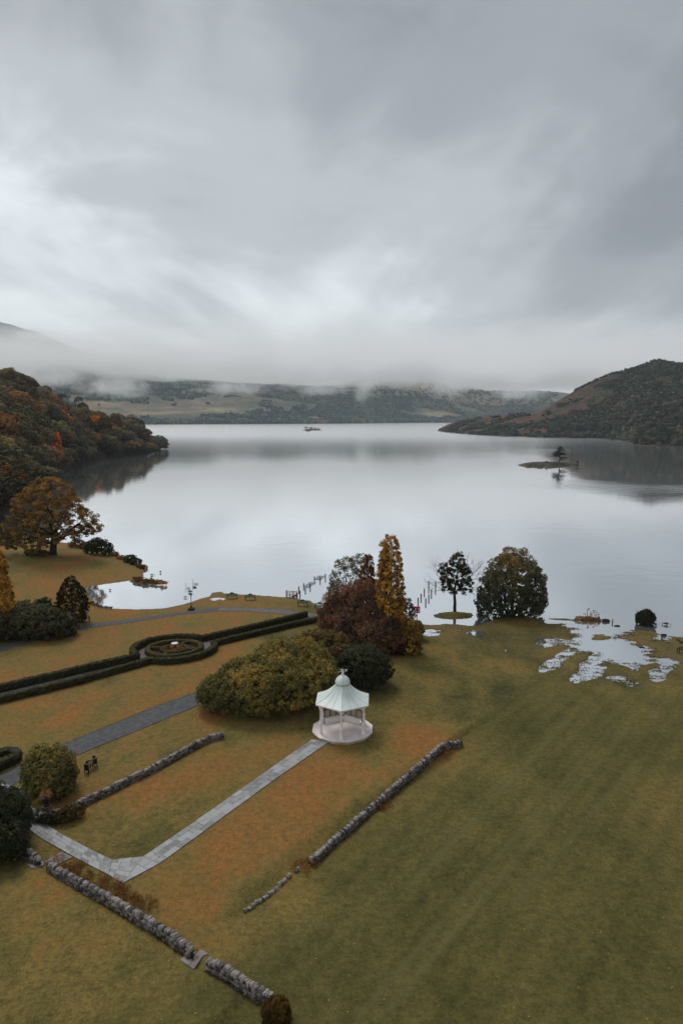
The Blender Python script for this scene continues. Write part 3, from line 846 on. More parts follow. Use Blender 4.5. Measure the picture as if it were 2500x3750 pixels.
def lobe_clumps(lobes, spacing, rc, rng, zmin=0.05, tone=(0.25, 0.75), under=-0.25, skip=0.0, nseed=1, top=0.0, patch=0.5):
    """Clump centres spread over the surface of overlapping ellipsoid lobes (cx, cy, cz, rx, ry, rz)."""
    L = np.asarray(lobes, float)
    out = []
    for i, (cx, cyy, cz, rx, ry, rz) in enumerate(L):
        area = 4 * math.pi * (((rx * ry) ** 1.6 + (rx * rz) ** 1.6 + (ry * rz) ** 1.6) / 3) ** (1 / 1.6)
        n = max(8, int(area / spacing ** 2))
        k = np.arange(n) + 0.5
        ph = np.arccos(1 - 2 * k / n); th = math.pi * (1 + 5 ** 0.5) * k + rng.random() * 6
        d = np.stack([np.cos(th) * np.sin(ph), np.sin(th) * np.sin(ph), np.cos(ph)], 1)
        d = unit(d + rng.normal(0, 0.10, d.shape))
        d = d[d[:, 2] > under]
        p = np.array([cx, cyy, cz]) + d * np.array([rx, ry, rz]) * (1 + rng.normal(0, 0.05, (len(d), 1)))
        nn = unit(d / np.array([rx, ry, rz]))
        keep = p[:, 2] > zmin
        for j, (ax, ay, az, bx, by, bz) in enumerate(L):
            if j != i:
                q = ((p - np.array([ax, ay, az])) / np.array([bx, by, bz]))
                keep &= (q ** 2).sum(1) > 0.80
        if skip: keep &= rng.random(len(p)) > skip
        p, nn = p[keep], nn[keep]
        out.append(np.concatenate([p, np.full((len(p), 1), rc) * rng.uniform(0.7, 1.35, (len(p), 1)), nn], 1))
    c = np.concatenate(out)
    f = fbm(c[:, 0] / 1.9 + nseed * 9.1, c[:, 1] / 1.9, c[:, 2] / 1.9, seed=nseed, octs=3)
    tn = tone[0] + (tone[1] - tone[0]) * (0.5 + (f - 0.5) * 2.2 * patch + rng.normal(0, 0.20, len(c)))
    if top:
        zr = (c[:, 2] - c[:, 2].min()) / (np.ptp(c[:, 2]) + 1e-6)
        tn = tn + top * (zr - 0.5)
    return np.concatenate([c, tn[:, None]], 1)

def leaves(clumps, per, leaf, rng, droop=0.0, aspect=0.55, shell=(0.60, 1.05), out_bias=1.0, lift=0.35, flat=0.85, jit=0.14):
    """Leaf faces round each clump: (vertices, quads, tones)."""
    C = np.repeat(clumps, int(per * 2.6), 0)
    n = len(C)
    d = unit(rng.normal(0, 1, (n, 3)) + C[:, 4:7] * out_bias)
    r = C[:, 3:4] * rng.uniform(shell[0], shell[1], (n, 1))
    pos = C[:, :3] + d * r * np.array([1, 1, flat])
    nor = unit(d * 0.8 + rng.normal(0, 0.45, (n, 3)) + np.array([0, 0, lift]))
    if droop:
        ax = unit(d * 0.7 + rng.normal(0, 0.3, (n, 3)) + np.array([0, 0, -droop]))
    else:
        ax = unit(np.cross(nor, rng.normal(0, 1, (n, 3))))
    sd = unit(np.cross(nor, ax))
    ln = 0.86 * leaf * rng.uniform(0.6, 1.45, (n, 1)); wd = 1.3 * ln * aspect
    bend = nor * ln * rng.uniform(-0.15, 0.15, (n, 1))
    V = np.stack([pos + ax * ln * 0.5, pos + sd * wd * 0.5 + bend, pos - ax * ln * 0.5, pos - sd * wd * 0.5 + bend], 1).reshape(-1, 3)
    F = np.arange(n * 4).reshape(-1, 4)
    t = np.clip(C[:, 7] + rng.normal(0, jit, n), 0, 1)
    return V, F, t

def crown_mesh(name, mat, parts):
    V, F, T, o = [], [], [], 0
    for v, f, t in parts:
        V.append(v); F.append(f + o); T.append(t); o += len(v)
    return me_np(name, np.concatenate(V), np.concatenate(F), mat, np.concatenate(T))

def limb(mb, a, b, r0, r1, rng, n=4, wob=0.12, sides=6):
    a = np.array(a, float); b = np.array(b, float)
    L = np.linalg.norm(b - a)
    pts = [a + (b - a) * t + rng.normal(0, wob * L * 0.25, 3) * math.sin(math.pi * t) for t in np.linspace(0, 1, n)]
    mb.tube(pts, [r0 + (r1 - r0) * t for t in np.linspace(0, 1, n)], sides)
    return pts

def twig_tree(mb, p, d, L, r, depth, rng, spread=0.55, up=0.15, ends=None):
    p = np.array(p, float); d = np.array(d, float) / np.linalg.norm(d)
    q = p + d * L + rng.normal(0, 0.06 * L, 3)
    mid = (p + q) / 2 + rng.normal(0, 0.05 * L, 3)
    mb.tube([p, mid, q], [r, r * 0.82, r * 0.62], 5 if depth > 2 else 3, cap=False)
    if depth == 0:
        if ends is not None: ends.append(q)
        return
    for k in range(rng.integers(2, 4)):
        nd = d + rng.normal(0, spread, 3) + np.array([0, 0, up])
        twig_tree(mb, mid if k == 2 else q, nd, L * rng.uniform(0.6, 0.82), r * 0.6, depth - 1, rng, spread, up, ends)

def stems(lobes, rng, r=0.09, n=3):
    mb = MB()
    for cx, cyy, cz, rx, ry, rz in lobes:
        for _ in range(n):
            a = (0.35 * cx + rng.normal(0, 0.15 * rx), 0.35 * cyy + rng.normal(0, 0.15 * ry), -0.1)
            b = (cx + rng.normal(0, 0.4 * rx), cyy + rng.normal(0, 0.4 * ry), cz + 0.6 * rz)
            limb(mb, a, b, r, r * 0.35, rng, 4, 0.15, 5)
    return mb

def shrub(name, label, cat, base, lobes, mat, spacing, rc, per, leaf, group=None, seed=1, bark='bark', stem_r=0.07, inner=True, **kw):
    """A shrub: foliage over lobes (relative to the base) and its stems."""
    rng = np.random.default_rng(seed)
    t = thing(name, label, cat, base, 0, group)
    lk = {k: kw.pop(k) for k in list(kw) if k in ('droop', 'aspect', 'shell', 'out_bias', 'lift', 'flat', 'jit')}
    c = lobe_clumps(lobes, spacing, rc, rng, nseed=seed, **kw)
    parts = [leaves(c, per, leaf, rng, **lk)]
    if inner:
        L2 = [(a, b, z, x * 0.8, y * 0.8, w * 0.8) for a, b, z, x, y, w in lobes]
        kw2 = dict(kw); kw2['under'] = -0.6
        c2 = lobe_clumps(L2, spacing * 0.85, rc, rng, nseed=seed, **kw2)
        parts.append(leaves(c2, max(3, per // 3), leaf * 2.2, rng, **dict(lk, droop=0)))
    ob('foliage', crown_mesh('foliage', mat, parts), t)
    ob('stem', stems(lobes, rng, stem_r, 2).mesh('stem', M[bark]), t)
    return t

def px_lobes(base_px, lst, squash=0.8):
    """Lobes from the photograph: (px, py of the lobe's foot, radius in px, height in px) -> offsets in metres from the base."""
    bx, by, bz = G(*base_px)
    r = []
    for px, py, rad, hp in lst:
        x, y, z = G(px, py)
        s = scale_at(px, py)
        h = hp * s / math.cos(math.atan2(EYE_H - z, y))
        r.append((x - bx, y - by, z - bz + h * 0.42, rad * s, rad * s * squash, h * 0.58))
    return (bx, by, bz), r
# ------------------------------------------------------------------ low cloud lying on the far hills
volume_box('low_cloud', (-2600, 1900, 60), (2600, 5200, 520), mist_material('low_cloud_vapour', 178, 238, 285, 385, 0.0028, 1950, 2700, 1.3, 0.0042, 290), 'bank of low grey cloud hiding the tops of the far hills')

def wisp(px, py, y, sx, sy, sz, dens, seed, label):
    a = (px - 1250) / FOCAL; b = (1875 - py) / FOCAL
    Y = math.cos(PITCH) + b * math.sin(PITCH); Z = -math.sin(PITCH) + b * math.cos(PITCH)
    c = (a / Y * y, y, EYE_H + Z / Y * y)
    m = bpy.data.materials.new('wisp_vapour'); nt = nt_new(m)
    out = N(nt, 'ShaderNodeOutputMaterial'); pv = N(nt, 'ShaderNodeVolumePrincipled')
    pv.inputs['Color'].default_value = (1, 1, 1, 1); pv.inputs['Anisotropy'].default_value = 0.5
    nt.links.new(pv.outputs[0], out.inputs['Volume'])
    P = N(nt, 'ShaderNodeTexCoord').outputs['Object']
    q = mapping(nt, P, scale=(1 / sx, 1 / sy, 1 / sz))
    ln = N(nt, 'ShaderNodeVectorMath', operation='LENGTH'); nt.links.new(q, ln.inputs[0])
    n = noise_n(nt, mapping(nt, P, loc=(seed * 313.0, 0, 0)), 0.016, 4.0, 0.65, 0.8)
    r = math_n(nt, 'ADD', ln.outputs['Value'], math_n(nt, 'MULTIPLY', math_n(nt, 'SUBTRACT', n, 0.5), 1.5))
    nt.links.new(math_n(nt, 'MULTIPLY', maprange(nt, r, 0.15, 0.85, 1.0, 0.0), dens), pv.inputs['Density'])
    o = MB().box((0, 0, 0), (2 * sx, 2 * sy, 2 * sz)).build('mist_wisp', m, None, False, c)
    tag(o, label, kind='stuff')
for i, (px, py, y, sx, sy, sz, dn, lb) in enumerate([
        (1335, 1432, 2950, 75, 70, 70, .011, 'wisp of mist rising from the woods by the brown ridge'), (1180, 1425, 2850, 170, 80, 42, .011, 'ragged mist low over the middle of the far woods'),
        (1640, 1420, 3300, 150, 80, 70, .014, 'ragged mist on the crest of the brown ridge'), (860, 1425, 2700, 200, 80, 36, .012, 'ragged mist along the edge of the far woods'),
        (420, 1420, 2500, 190, 80, 55, .014, 'mist drifting over the far woods just past the headland'), (1900, 1440, 3400, 190, 80, 50, .013, 'mist on the skyline beside the bracken hill'),
        (120, 1235, 3700, 150, 90, 70, .016, 'cloud torn across the high ridge at the picture edge'), (20, 1290, 3700, 200, 90, 60, .016, 'cloud below the high ridge at the picture edge'), (185, 1385, 1130, 95, 50, 26, .020, 'mist around the grey trees behind the headland wood'), (60, 1345, 1130, 80, 50, 24, .020, 'mist above the headland wood at the picture edge')]):
    wisp(px, py, y, sx, sy, sz, dn, i + 1, lb)

# ------------------------------------------------------------------ wood on the headland
def wood_variant(i, kind):
    rng = np.random.default_rng(100 + i)
    if kind == 'broad':
        lobes = [(0, 0, 7.6, 3.6, 3.6, 4.4)]
        for k in range(6):
            a = k * 1.05 + rng.random(); rr = rng.uniform(1.8, 3.2)
            lobes.append((rr * math.cos(a), rr * math.sin(a), rng.uniform(4.4, 9.2), rng.uniform(2.0, 2.9), rng.uniform(2.0, 2.9), rng.uniform(1.7, 2.5)))
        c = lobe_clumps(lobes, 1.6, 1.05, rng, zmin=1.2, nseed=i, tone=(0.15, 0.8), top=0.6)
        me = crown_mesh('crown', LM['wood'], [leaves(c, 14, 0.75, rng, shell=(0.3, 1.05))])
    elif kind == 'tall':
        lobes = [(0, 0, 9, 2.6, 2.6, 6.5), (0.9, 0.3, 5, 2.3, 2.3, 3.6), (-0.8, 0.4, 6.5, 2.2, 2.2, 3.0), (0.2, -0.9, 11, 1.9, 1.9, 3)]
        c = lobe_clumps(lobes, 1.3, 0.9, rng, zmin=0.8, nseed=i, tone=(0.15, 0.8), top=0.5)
        me = crown_mesh('crown', LM['wood'], [leaves(c, 14, 0.72, rng, shell=(0.3, 1.05))])
    else:
        cl = []
        for z in np.arange(1.5, 15, 0.55):
            rr = 3.1 * (1 - z / 15.4) + 0.12
            n = max(3, int(rr * 6))
            for k in range(n):
                a = 2 * math.pi * k / n + rng.random()
                cl.append((rr * math.cos(a) * 0.85, rr * math.sin(a) * 0.85, z, 0.62, math.cos(a), math.sin(a), -0.15, rng.uniform(0.2, 0.7)))
        me = crown_mesh('crown', LM['wood'], [leaves(np.array(cl), 6, 0.7, rng, droop=0.4, aspect=0.4)])
    mb = MB(); limb(mb, (0, 0, -1.0), (0.1, 0.1, 8.0 if kind != 'fir' else 13.5), 0.32, 0.10, rng, 5, 0.05, 6)
    if kind != 'fir':
        for k in range(4):
            a = k * 1.6 + rng.random(); limb(mb, (0, 0, 3.0 + k * 0.8), (2.2 * math.cos(a), 2.2 * math.sin(a), 6.5 + k * 0.6), 0.14, 0.05, rng, 3, 0.1, 4)
    return me, mb.mesh('trunk', M['bark'])

VAR = {'broad': [wood_variant(i, 'broad') for i in range(6)], 'tall': [wood_variant(10 + i, 'tall') for i in range(2)], 'fir': [wood_variant(20 + i, 'fir') for i in range(2)]}

def wood_tree(name, label, cat, loc, h, wd, kind, color, rng, group=None, trunk=True):
    me, tr = VAR[kind][int(rng.integers(0, len(VAR[kind])))]
    t = thing(name, label, cat, loc, rng.random() * 6.28, group)
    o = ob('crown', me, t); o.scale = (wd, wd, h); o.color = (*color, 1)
    if trunk:
        u = ob('trunk', tr, t); u.scale = (wd, wd, h)
    return t

WOODG = 'trees of the autumn wood on the headland'
PAL = [('dark_broadleaf_tree', 'dark green broadleaf tree in the dense wood on the headland', (0.100, 0.102, 0.062), 0.25),
       ('brown_broadleaf_tree', 'dull brown broadleaf tree in the dense wood on the headland', (0.200, 0.145, 0.080), 0.36),
       ('olive_broadleaf_tree', 'olive green broadleaf tree in the dense wood on the headland', (0.170, 0.150, 0.082), 0.22),
       ('rust_broadleaf_tree', 'rust coloured broadleaf tree in the dense wood on the headland', (0.30, 0.155, 0.060), 0.17)]

def plant_wood():
    rng = np.random.default_rng(5)
    pts = []
    tries = 0
    def place(px, py, y):
        a = (px - 1250) / FOCAL / (math.cos(PITCH) + (1875 - py) / FOCAL * math.sin(PITCH))
        return (a * y, y, float(headland_h(np.array([a]), np.array([y]))[0]) - 0.3)
    a2 = (212 - 1250) / FOCAL
    s2 = float(ip(a2, HL_S)) + 7
    star = [place(352, 1585, 560), place(212, 1730, s2)]
    while len(pts) < 295 and tries < 60000:
        tries += 1
        y = rng.uniform(205, 665)
        a = rng.uniform(-0.52, -0.252)
        S = ip(a, HL_S); yr = ip(a, [(p[0], p[1]) for p in HL_R])
        if y < S + 1.5 or y > yr + 12: continue
        if rng.random() > y / 660 * 1.2: continue
        x = a * y
        sp = 7.6 if y - S < 18 else 9.8
        if any((x - q[0]) ** 2 + (y - q[1]) ** 2 < sp * sp for q in pts): continue
        if any(math.hypot(x - q[0], y - q[1]) < 8 or (abs(x / y - q[0] / q[1]) * y < 7 and 0 < q[1] - y < 26) for q in star): continue
        pts.append((x, y, float(headland_h(np.array([a]), np.array([y]))[0]), y - S, a))
    for x, y, z, dsh, a in pts:
        u = rng.random()
        if dsh < 22: u = u * 0.45 if rng.random() < 0.8 else u
        if a > -0.30: u *= 0.75
        acc = 0
        for nm, lb, c, w in PAL:
            acc += w
            if u <= acc: break
        k_ = rng.uniform(0.65, 1.5)
        c = tuple(q * k_ * rng.uniform(0.92, 1.08) for q in c)
        h = rng.uniform(0.78, 1.2) * (0.72 if dsh < 10 else 1.0); wd = rng.uniform(1.05, 1.65)
        k = 'tall' if rng.random() < 0.14 else 'broad'
        wood_tree(nm, lb, 'tree', (x, y, z - 0.3), h, wd, k, c, rng, WOODG)
    def at(px, py, y):
        a = (px - 1250) / FOCAL / (math.cos(PITCH) + (1875 - py) / FOCAL * math.sin(PITCH))
        return (a * y, y, float(headland_h(np.array([a]), np.array([y]))[0]) - 0.3)
    O = (0.42, 0.125, 0.018)
    wood_tree('orange_tree', 'brightest orange tree high in the wood near the end of the headland', 'tree', star[0], 1.15, 1.25, 'broad', (0.62, 0.19, 0.03), rng, WOODG)
    wood_tree('orange_tree', 'tall narrow scarlet orange tree at the lakeside edge of the wood', 'tree', star[1], 1.2, 0.9, 'tall', (0.68, 0.18, 0.05), rng, WOODG)
    for i, (px, py, y) in enumerate([(345, 1525, 600), (145, 1460, 520), (225, 1480, 560), (40, 1540, 400), (70, 1560, 430), (5, 1640, 300)]):
        wood_tree('amber_tree', 'amber tinted broadleaf tree among the browns of the headland wood', 'tree', at(px, py, y), 1.0, 1.1, 'broad', (0.30, 0.115, 0.024), rng, WOODG)
    for px, py, y in [(277, 1470, 640), (222, 1455, 650), (135, 1420, 640), (362, 1490, 655)]:
        wood_tree('fir_tree', 'dark pointed fir tree rising above the headland wood', 'tree', at(px, py, y), 0.95, 0.8, 'fir', (0.034, 0.042, 0.03), rng, WOODG)
    # broken trees behind the wood, half lost in the mist
    for i, (px, py) in enumerate([(105, 1372), (135, 1385), (185, 1410), (20, 1352), (55, 1360), (240, 1440), (300, 1450)]):
        a = (px - 1250) / FOCAL; y = 1060.0 + 30 * i
        b = (1875 - py) / FOCAL
        zt = EYE_H + (-math.sin(PITCH) + b * math.cos(PITCH)) * y
        wood_tree('misty_tree', 'grey tree on the rise behind the headland wood, faded by mist', 'tree', (a * y, y, zt - 17), 1.25, 1.5, 'broad', (0.045, 0.055, 0.035), rng, 'trees half lost in mist behind the wood')
plant_wood()

# the rise behind the wood that carries those trees
def rise_h(a, y):
    b = ip(a, [(-0.9, 92), (-0.48, 84), (-0.44, 78), (-0.41, 66), (-0.385, 48), (-0.36, 34), (-0.33, 12), (-0.31, -4), (-0.2, -6)])
    d = np.clip((y - 820) / 260, 0, 1)
    return b * sstep(0, 1, d) * (1 - 0.4 * sstep(1300, 1700, y)) + (fbm(a * y * .01, y * .01, seed=61) - .5) * 6 - 1.0
me = polar_mesh('rise', np.linspace(-0.9, -0.3, 90), np.linspace(800, 1700, 40), lambda a, t: t + 0 * a, rise_h)
tag(ob('rear_hill', me), 'hazy wooded rise behind the headland', kind='structure')

# ------------------------------------------------------------------ scrub and trees on the fell
def blob_field(name, P, S, tones, mat, label, rng, squash=0.9):
    """Many small far crowns in one mesh: P (n,3) feet, S (n,) radii."""
    n = len(P)
    u = []
    for j, ph in enumerate((0.35, 0.95, 1.6, 2.2)):
        for k in range(6):
            th = 2 * math.pi * (k + 0.5 * (j % 2)) / 6
            u.append((math.cos(th) * math.sin(ph), math.sin(th) * math.sin(ph), math.cos(ph)))
    u = np.array(u)
    f = [(j * 6 + k, j * 6 + (k + 1) % 6, (j + 1) * 6 + (k + 1) % 6, (j + 1) * 6 + k) for j in range(3) for k in range(6)] + [(0, 1, 2, 3), (0, 3, 4, 5)]
    f = np.array(f)
    f = f[:, ::-1]
    j = rng.uniform(0.68, 1.25, (n, len(u), 1))
    V = P[:, None, :] + (u[None] * j) * S[:, None, None] * np.array([1, 1, squash]) + np.array([0, 0, 0.55]) * S[:, None, None]
    F = (f[None] + (np.arange(n) * len(u))[:, None, None]).reshape(-1, 4)
    T = np.clip(np.repeat(tones, len(f)) + rng.normal(0, 0.07, n * len(f)) + np.tile(np.array([0.0] * 20), n), 0, 1)
    o = ob(name, me_np(name, V.reshape(-1, 3), F, mat, T))
    return tag(o, label, kind='stuff')

rng = np.random.default_rng(9)
a = rng.uniform(0.137, 0.53, 15000); t = rng.uniform(0.0, 1.03, 15000) ** 0.9
y = fell_y(a, t); x = a * y; h = fell_h(a, y)
den = fbm(x * 0.018, y * 0.018, seed=71, octs=4)
want = 0.42 - 0.10 * sstep(0.30, 0.42, a) - 0.06 * sstep(60, 110, h) + 0.05 * (a < 0.3)
keep = (den > want + 0.06 - 0.30 * sstep(0.05, 0.0, t)) & (h > 0.2)
keep &= rng.random(15000) < 0.75
P = np.stack([x, y, h], 1)[keep]
S = rng.uniform(1.1, 3.4, keep.sum()) * (1 + 0.5 * (t[keep] < 0.06))
blob_field('hill_scrub', P, S, np.clip(rng.normal(0.42, 0.2, keep.sum()), 0, 1), LM['fellshrub'], 'dark juniper and heather scrub dotted over the bracken hill', rng, 0.75)

a = rng.uniform(0.145, 0.53, 2600); t = rng.uniform(0.01, 1.0, 2600)
y = fell_y(a, t); x = a * y; h = fell_h(a, y)
keep = (fbm(x * 0.02, y * 0.02, seed=91, octs=4) > 0.54) & (h > 1)
LM['scree'] = leafmat('pale_scree_rock', [(0.0, (0.07, 0.062, 0.055)), (1.0, (0.24, 0.21, 0.19))], trans=0.0)
blob_field('hill_rocks', np.stack([x, y, h - 0.5], 1)[keep], rng.uniform(0.7, 2.6, keep.sum()), rng.random(keep.sum()), LM['scree'], 'pale scree and outcrops scattered over the bracken hill', rng, 0.6)

FELLG = 'trees along the foot of the bracken hill'
n = 0; placed = []
while n < 75:
    a1 = rng.uniform(0.14, 0.50); t1 = abs(rng.normal(0.0, 0.07)) + 0.004
    if a1 < 0.27 and rng.random() < 0.5: continue
    y1 = float(fell_y(np.array([a1]), np.array([t1]))[0])
    if any((a1 * y1 - q[0]) ** 2 + (y1 - q[1]) ** 2 < 55 for q in placed): continue
    placed.append((a1 * y1, y1))
    z1 = float(fell_h(np.array([a1]), np.array([y1]))[0])
    br = rng.random() < 0.3
    s = rng.uniform(0.35, 0.72)
    wood_tree('brown_lakeside_tree' if br else 'lakeside_tree', 'small brown tree on the shore below the bracken hill' if br else 'small dark green tree on the shore below the bracken hill', 'tree', (a1 * y1, y1, z1 - 0.2), s, s * 1.25, 'broad', (0.075, 0.05, 0.026) if br else tuple(q * rng.uniform(0.8, 1.4) for q in (0.034, 0.042, 0.022)), rng, FELLG, trunk=True); n += 1
n = 0
while n < 60:
    a1 = rng.uniform(0.26, 0.50); t1 = rng.uniform(0.12, 0.9)
    y1 = float(fell_y(np.array([a1]), np.array([t1]))[0]); z1 = float(fell_h(np.array([a1]), np.array([y1]))[0])
    s = rng.uniform(0.22, 0.5)
    wood_tree('hill_tree', 'small dark tree standing alone on the slope of the bracken hill', 'tree', (a1 * y1, y1, z1 - 0.2), s, s * 1.35, 'broad', tuple(q * rng.uniform(0.8, 1.4) for q in (0.032, 0.04, 0.02)), rng, 'scattered trees on the bracken slope', trunk=False); n += 1

# woods of the far valley side
rng = np.random.default_rng(19)
a = rng.uniform(-0.42, 0.30, 32000); d = 4 + 1000 * rng.random(32000) ** 1.4
y = ip(a, FA_S) + d; x = a * y; h = far_h(a, y)
den = 0.6 * fbm(x * 0.0045, y * 0.0070, seed=81, octs=3) + 0.4 * fbm(x * 0.017, y * 0.02, seed=82, octs=3)
th = 0.455 - 0.18 * sstep(110, 10, d) + 0.02 * sstep(150, 260, d) * sstep(520, 380, d) - 0.08 * sstep(-0.1, 0.0, a) * sstep(250, 500, d)
for ca, cdd, ra, rd in ((0.0, 150, 0.05, 45), (0.13, 200, 0.022, 60), (-0.26, 260, 0.07, 60), (-0.15, 330, 0.05, 50), (-0.33, 400, 0.04, 60)):
    th = th + 0.12 * np.exp(-(((a - ca) / ra) ** 2 + ((d - cdd) / rd) ** 2))
keep = (den > th) & ~((a > 0.03) & (d > 520) & (rng.random(32000) < 0.85))
P = np.stack([x, y, h], 1)[keep]; k = len(P)
cl = fbm(P[:, 0] * 0.01, P[:, 1] * 0.01, seed=85)
blob_field('far_woods', P, rng.uniform(3.8, 8.0, k), np.clip(0.45 + (cl - 0.5) * 1.2 + rng.normal(0, 0.30, k), 0, 1), LM['far'], 'distant mixed woods on the far shore, read as one mass', rng, 1.0)
# ------------------------------------------------------------------ paths
def resample(pts, n):
    P = np.asarray(pts, float)
    s = np.concatenate([[0], np.cumsum(np.linalg.norm(np.diff(P[:, :2], axis=0), axis=1))])
    q = np.linspace(0, s[-1], n)
    return np.stack([np.interp(q, s, P[:, i]) for i in range(P.shape[1])], 1)

def strip_mesh(name, left, right, m, lift, n=None, lanes=5):
    """A sheet between two ground polylines that lies a little above the turf."""
    l = np.asarray([p[:2] for p in left], float); r = np.asarray([p[:2] for p in right], float)
    if n is None:
        n = max(4, int(np.linalg.norm(np.diff(l, axis=0), axis=1).sum() / 0.8))
    l = resample(l, n); r = resample(r, n)
    t = np.linspace(0, 1, lanes)[None, :, None]
    P = (l[:, None] * (1 - t) + r[:, None] * t).reshape(-1, 2)
    z = ground_h(P[:, 0], P[:, 1]) + lift
    return me_np(name, np.column_stack([P, z]), grid_faces(lanes, n), m, None, True)

def offset_line(a, b, d):
    """The polyline a moved away from b by d metres."""
    a = np.asarray([p[:2] for p in a], float); b = resample([p[:2] for p in b], len(a))
    u = unit(a - b)
    return a + u * d

tl = Gs(dsp([(-40, 1822), (0, 1782), (60, 1753), (130, 1716), (250, 1667), (350, 1626), (455, 1589), (520, 1566), (600, 1540)]))
tr_ = Gs(dsp([(-40, 1860), (0, 1822), (30, 1803), (75, 1778), (180, 1734), (330, 1673), (455, 1621), (520, 1596), (600, 1565)]))
tag(ob('tarmac_path', strip_mesh('tarmac_path', tl, tr_, M['asphalt'], 0.030)), 'dark grey tarmac path running between the lawns', kind='structure')
tag(ob('path_edging', strip_mesh('path_edging', offset_line(tl, tr_, 0.10), offset_line(tr_, tl, 0.05), M['soil'], 0.018)), 'cut turf edge along the tarmac path', kind='structure')
sl_ = Gs(dsp([(-60, 1500), (0, 1484), (100, 1457), (200, 1434), (300, 1422), (380, 1411), (440, 1402), (500, 1395.5), (560, 1396), (640, 1399), (700, 1406), (760, 1416), (800, 1424)]))
sr_ = Gs(dsp([(-60, 1515), (0, 1497), (100, 1466), (200, 1443), (300, 1430), (380, 1417), (440, 1409), (500, 1403.5), (560, 1404), (640, 1409), (700, 1417), (760, 1428), (800, 1436)]))
tag(ob('lakeside_path', strip_mesh('lakeside_path', sl_[:8], sr_[:8], M['asphalt'], 0.030, 110)), 'narrow dark tarmac path along the lakeside lawn', kind='structure')
tag(ob('gravel_path', strip_mesh('gravel_path', sl_[7:], sr_[7:], M['gravel'], 0.031, 60)), 'pinkish grey gravel path curving round to the hedge ends', kind='structure')
tag(ob('path_edging', strip_mesh('path_edging', offset_line(sl_, sr_, 0.16), offset_line(sr_, sl_, 0.05), M['soil'], 0.018, 150)), 'cut turf edge along the lakeside path', kind='structure')

# ------------------------------------------------------------------ parterre of clipped hedges
PC = G(639, 2384)
R_IN, R_OUT = 3.25, 5.0
ul = Gs([(-120, 2565), (0, 2534), (152, 2498), (330, 2456), (470, 2424)])
ll = Gs([(-120, 2608), (0, 2574), (300, 2501), (430, 2464), (540, 2432)])
ur = Gs([(734, 2351), (850, 2325), (960, 2299), (1050, 2277), (1122, 2258)])
lr = Gs([(782, 2366), (880, 2342), (980, 2318), (1080, 2294), (1180, 2272)])

def pang(p): return math.atan2(p[1] - PC[1], p[0] - PC[0])
def arc(a0, a1, r, n, ccw):
    if ccw:
        while a1 < a0: a1 += 2 * math.pi
    else:
        while a1 > a0: a1 -= 2 * math.pi
    return [(PC[0] + r * math.cos(a0 + (a1 - a0) * i / n), PC[1] + r * math.sin(a0 + (a1 - a0) * i / n)) for i in range(n + 1)]
upper = [p[:2] for p in ul] + arc(pang(ul[-1]), pang(ur[0]), R_OUT, 30, False) + [p[:2] for p in ur]
lower = [p[:2] for p in ll] + arc(pang(ll[-1]), pang(lr[0]), R_OUT, 30, True) + [p[:2] for p in lr]

def hedge_part(name, line, w, h, parent, mat, closed=False, rough=0.05, seed=1, step=0.22, base=None):
    """A clipped hedge along a ground line: rounded box section, lumpy faces and a fuzz of leaves."""
    rng = np.random.default_rng(seed)
    line = [tuple(p[:2]) for p in line]
    if closed: line = line + [line[0]]
    P = np.asarray(line, float)
    L = np.linalg.norm(np.diff(P, axis=0), axis=1).sum()
    n = max(4, int(L / step))
    P = resample(P, n)
    d = np.gradient(P, axis=0); d = unit(d)
    nx = np.stack([-d[:, 1], d[:, 0]], 1)
    sec = [(-0.5, -0.06), (-0.53, 0.35), (-0.51, 0.72), (-0.43, 0.95), (-0.2, 1.0), (0.2, 1.0), (0.43, 0.95), (0.51, 0.72), (0.53, 0.35), (0.5, -0.06)]
    z0 = ground_h(P[:, 0], P[:, 1])
    V = np.stack([np.column_stack([P + nx * u * w, z0 + v * h]) for u, v in sec], 1)   # n, k, 3
    V = V + rng.normal(0, rough, V.shape) * np.array([1, 1, 0.6])
    k = len(sec)
    F = grid_faces(k, n)
    caps = np.array([[0, 1, 8, 9], [1, 2, 7, 8], [2, 3, 6, 7], [3, 4, 5, 6]])
    F = np.concatenate([F, caps, caps[:, ::-1] + (n - 1) * k]) if not closed else F
    Vf = V.reshape(-1, 3)
    tone = np.clip(0.30 + 0.25 * (fbm(Vf[F[:, 0], 0] * 0.9, Vf[F[:, 0], 1] * 0.9, seed=seed) - 0.5) * 2, 0, 1)
    # leaf fuzz
    m = int(L * (w + 2 * h) * 26)
    ii = rng.integers(0, n - 1, m); jj = rng.integers(1, k - 1, m)
    pos = V[ii, jj] * (1 - rng.random((m, 1))) + V[ii + 1, jj] * 0
    a = rng.random((m, 1)); b = rng.random((m, 1))
    pos = (V[ii, jj] * (1 - a) + V[ii + 1, jj] * a) * (1 - b) + (V[ii, np.minimum(jj + 1, k - 1)] * (1 - a) + V[ii + 1, np.minimum(jj + 1, k - 1)] * a) * b
    nor = unit(np.column_stack([nx[ii] * np.array([s[0] for s in sec])[jj][:, None] * 2, np.where((jj >= 3) & (jj <= 6), 1.0, 0.1)]))
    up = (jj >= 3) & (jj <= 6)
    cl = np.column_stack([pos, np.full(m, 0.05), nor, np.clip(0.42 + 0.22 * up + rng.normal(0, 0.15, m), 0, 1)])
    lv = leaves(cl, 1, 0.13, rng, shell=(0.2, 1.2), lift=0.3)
    o = base if base is not None else (0, 0, 0)
    v1 = Vf - np.asarray(o); v2 = lv[0] - np.asarray(o)
    return ob(name, crown_mesh(name, mat, [(v1, F, tone), (v2, lv[1], lv[2])]), parent)

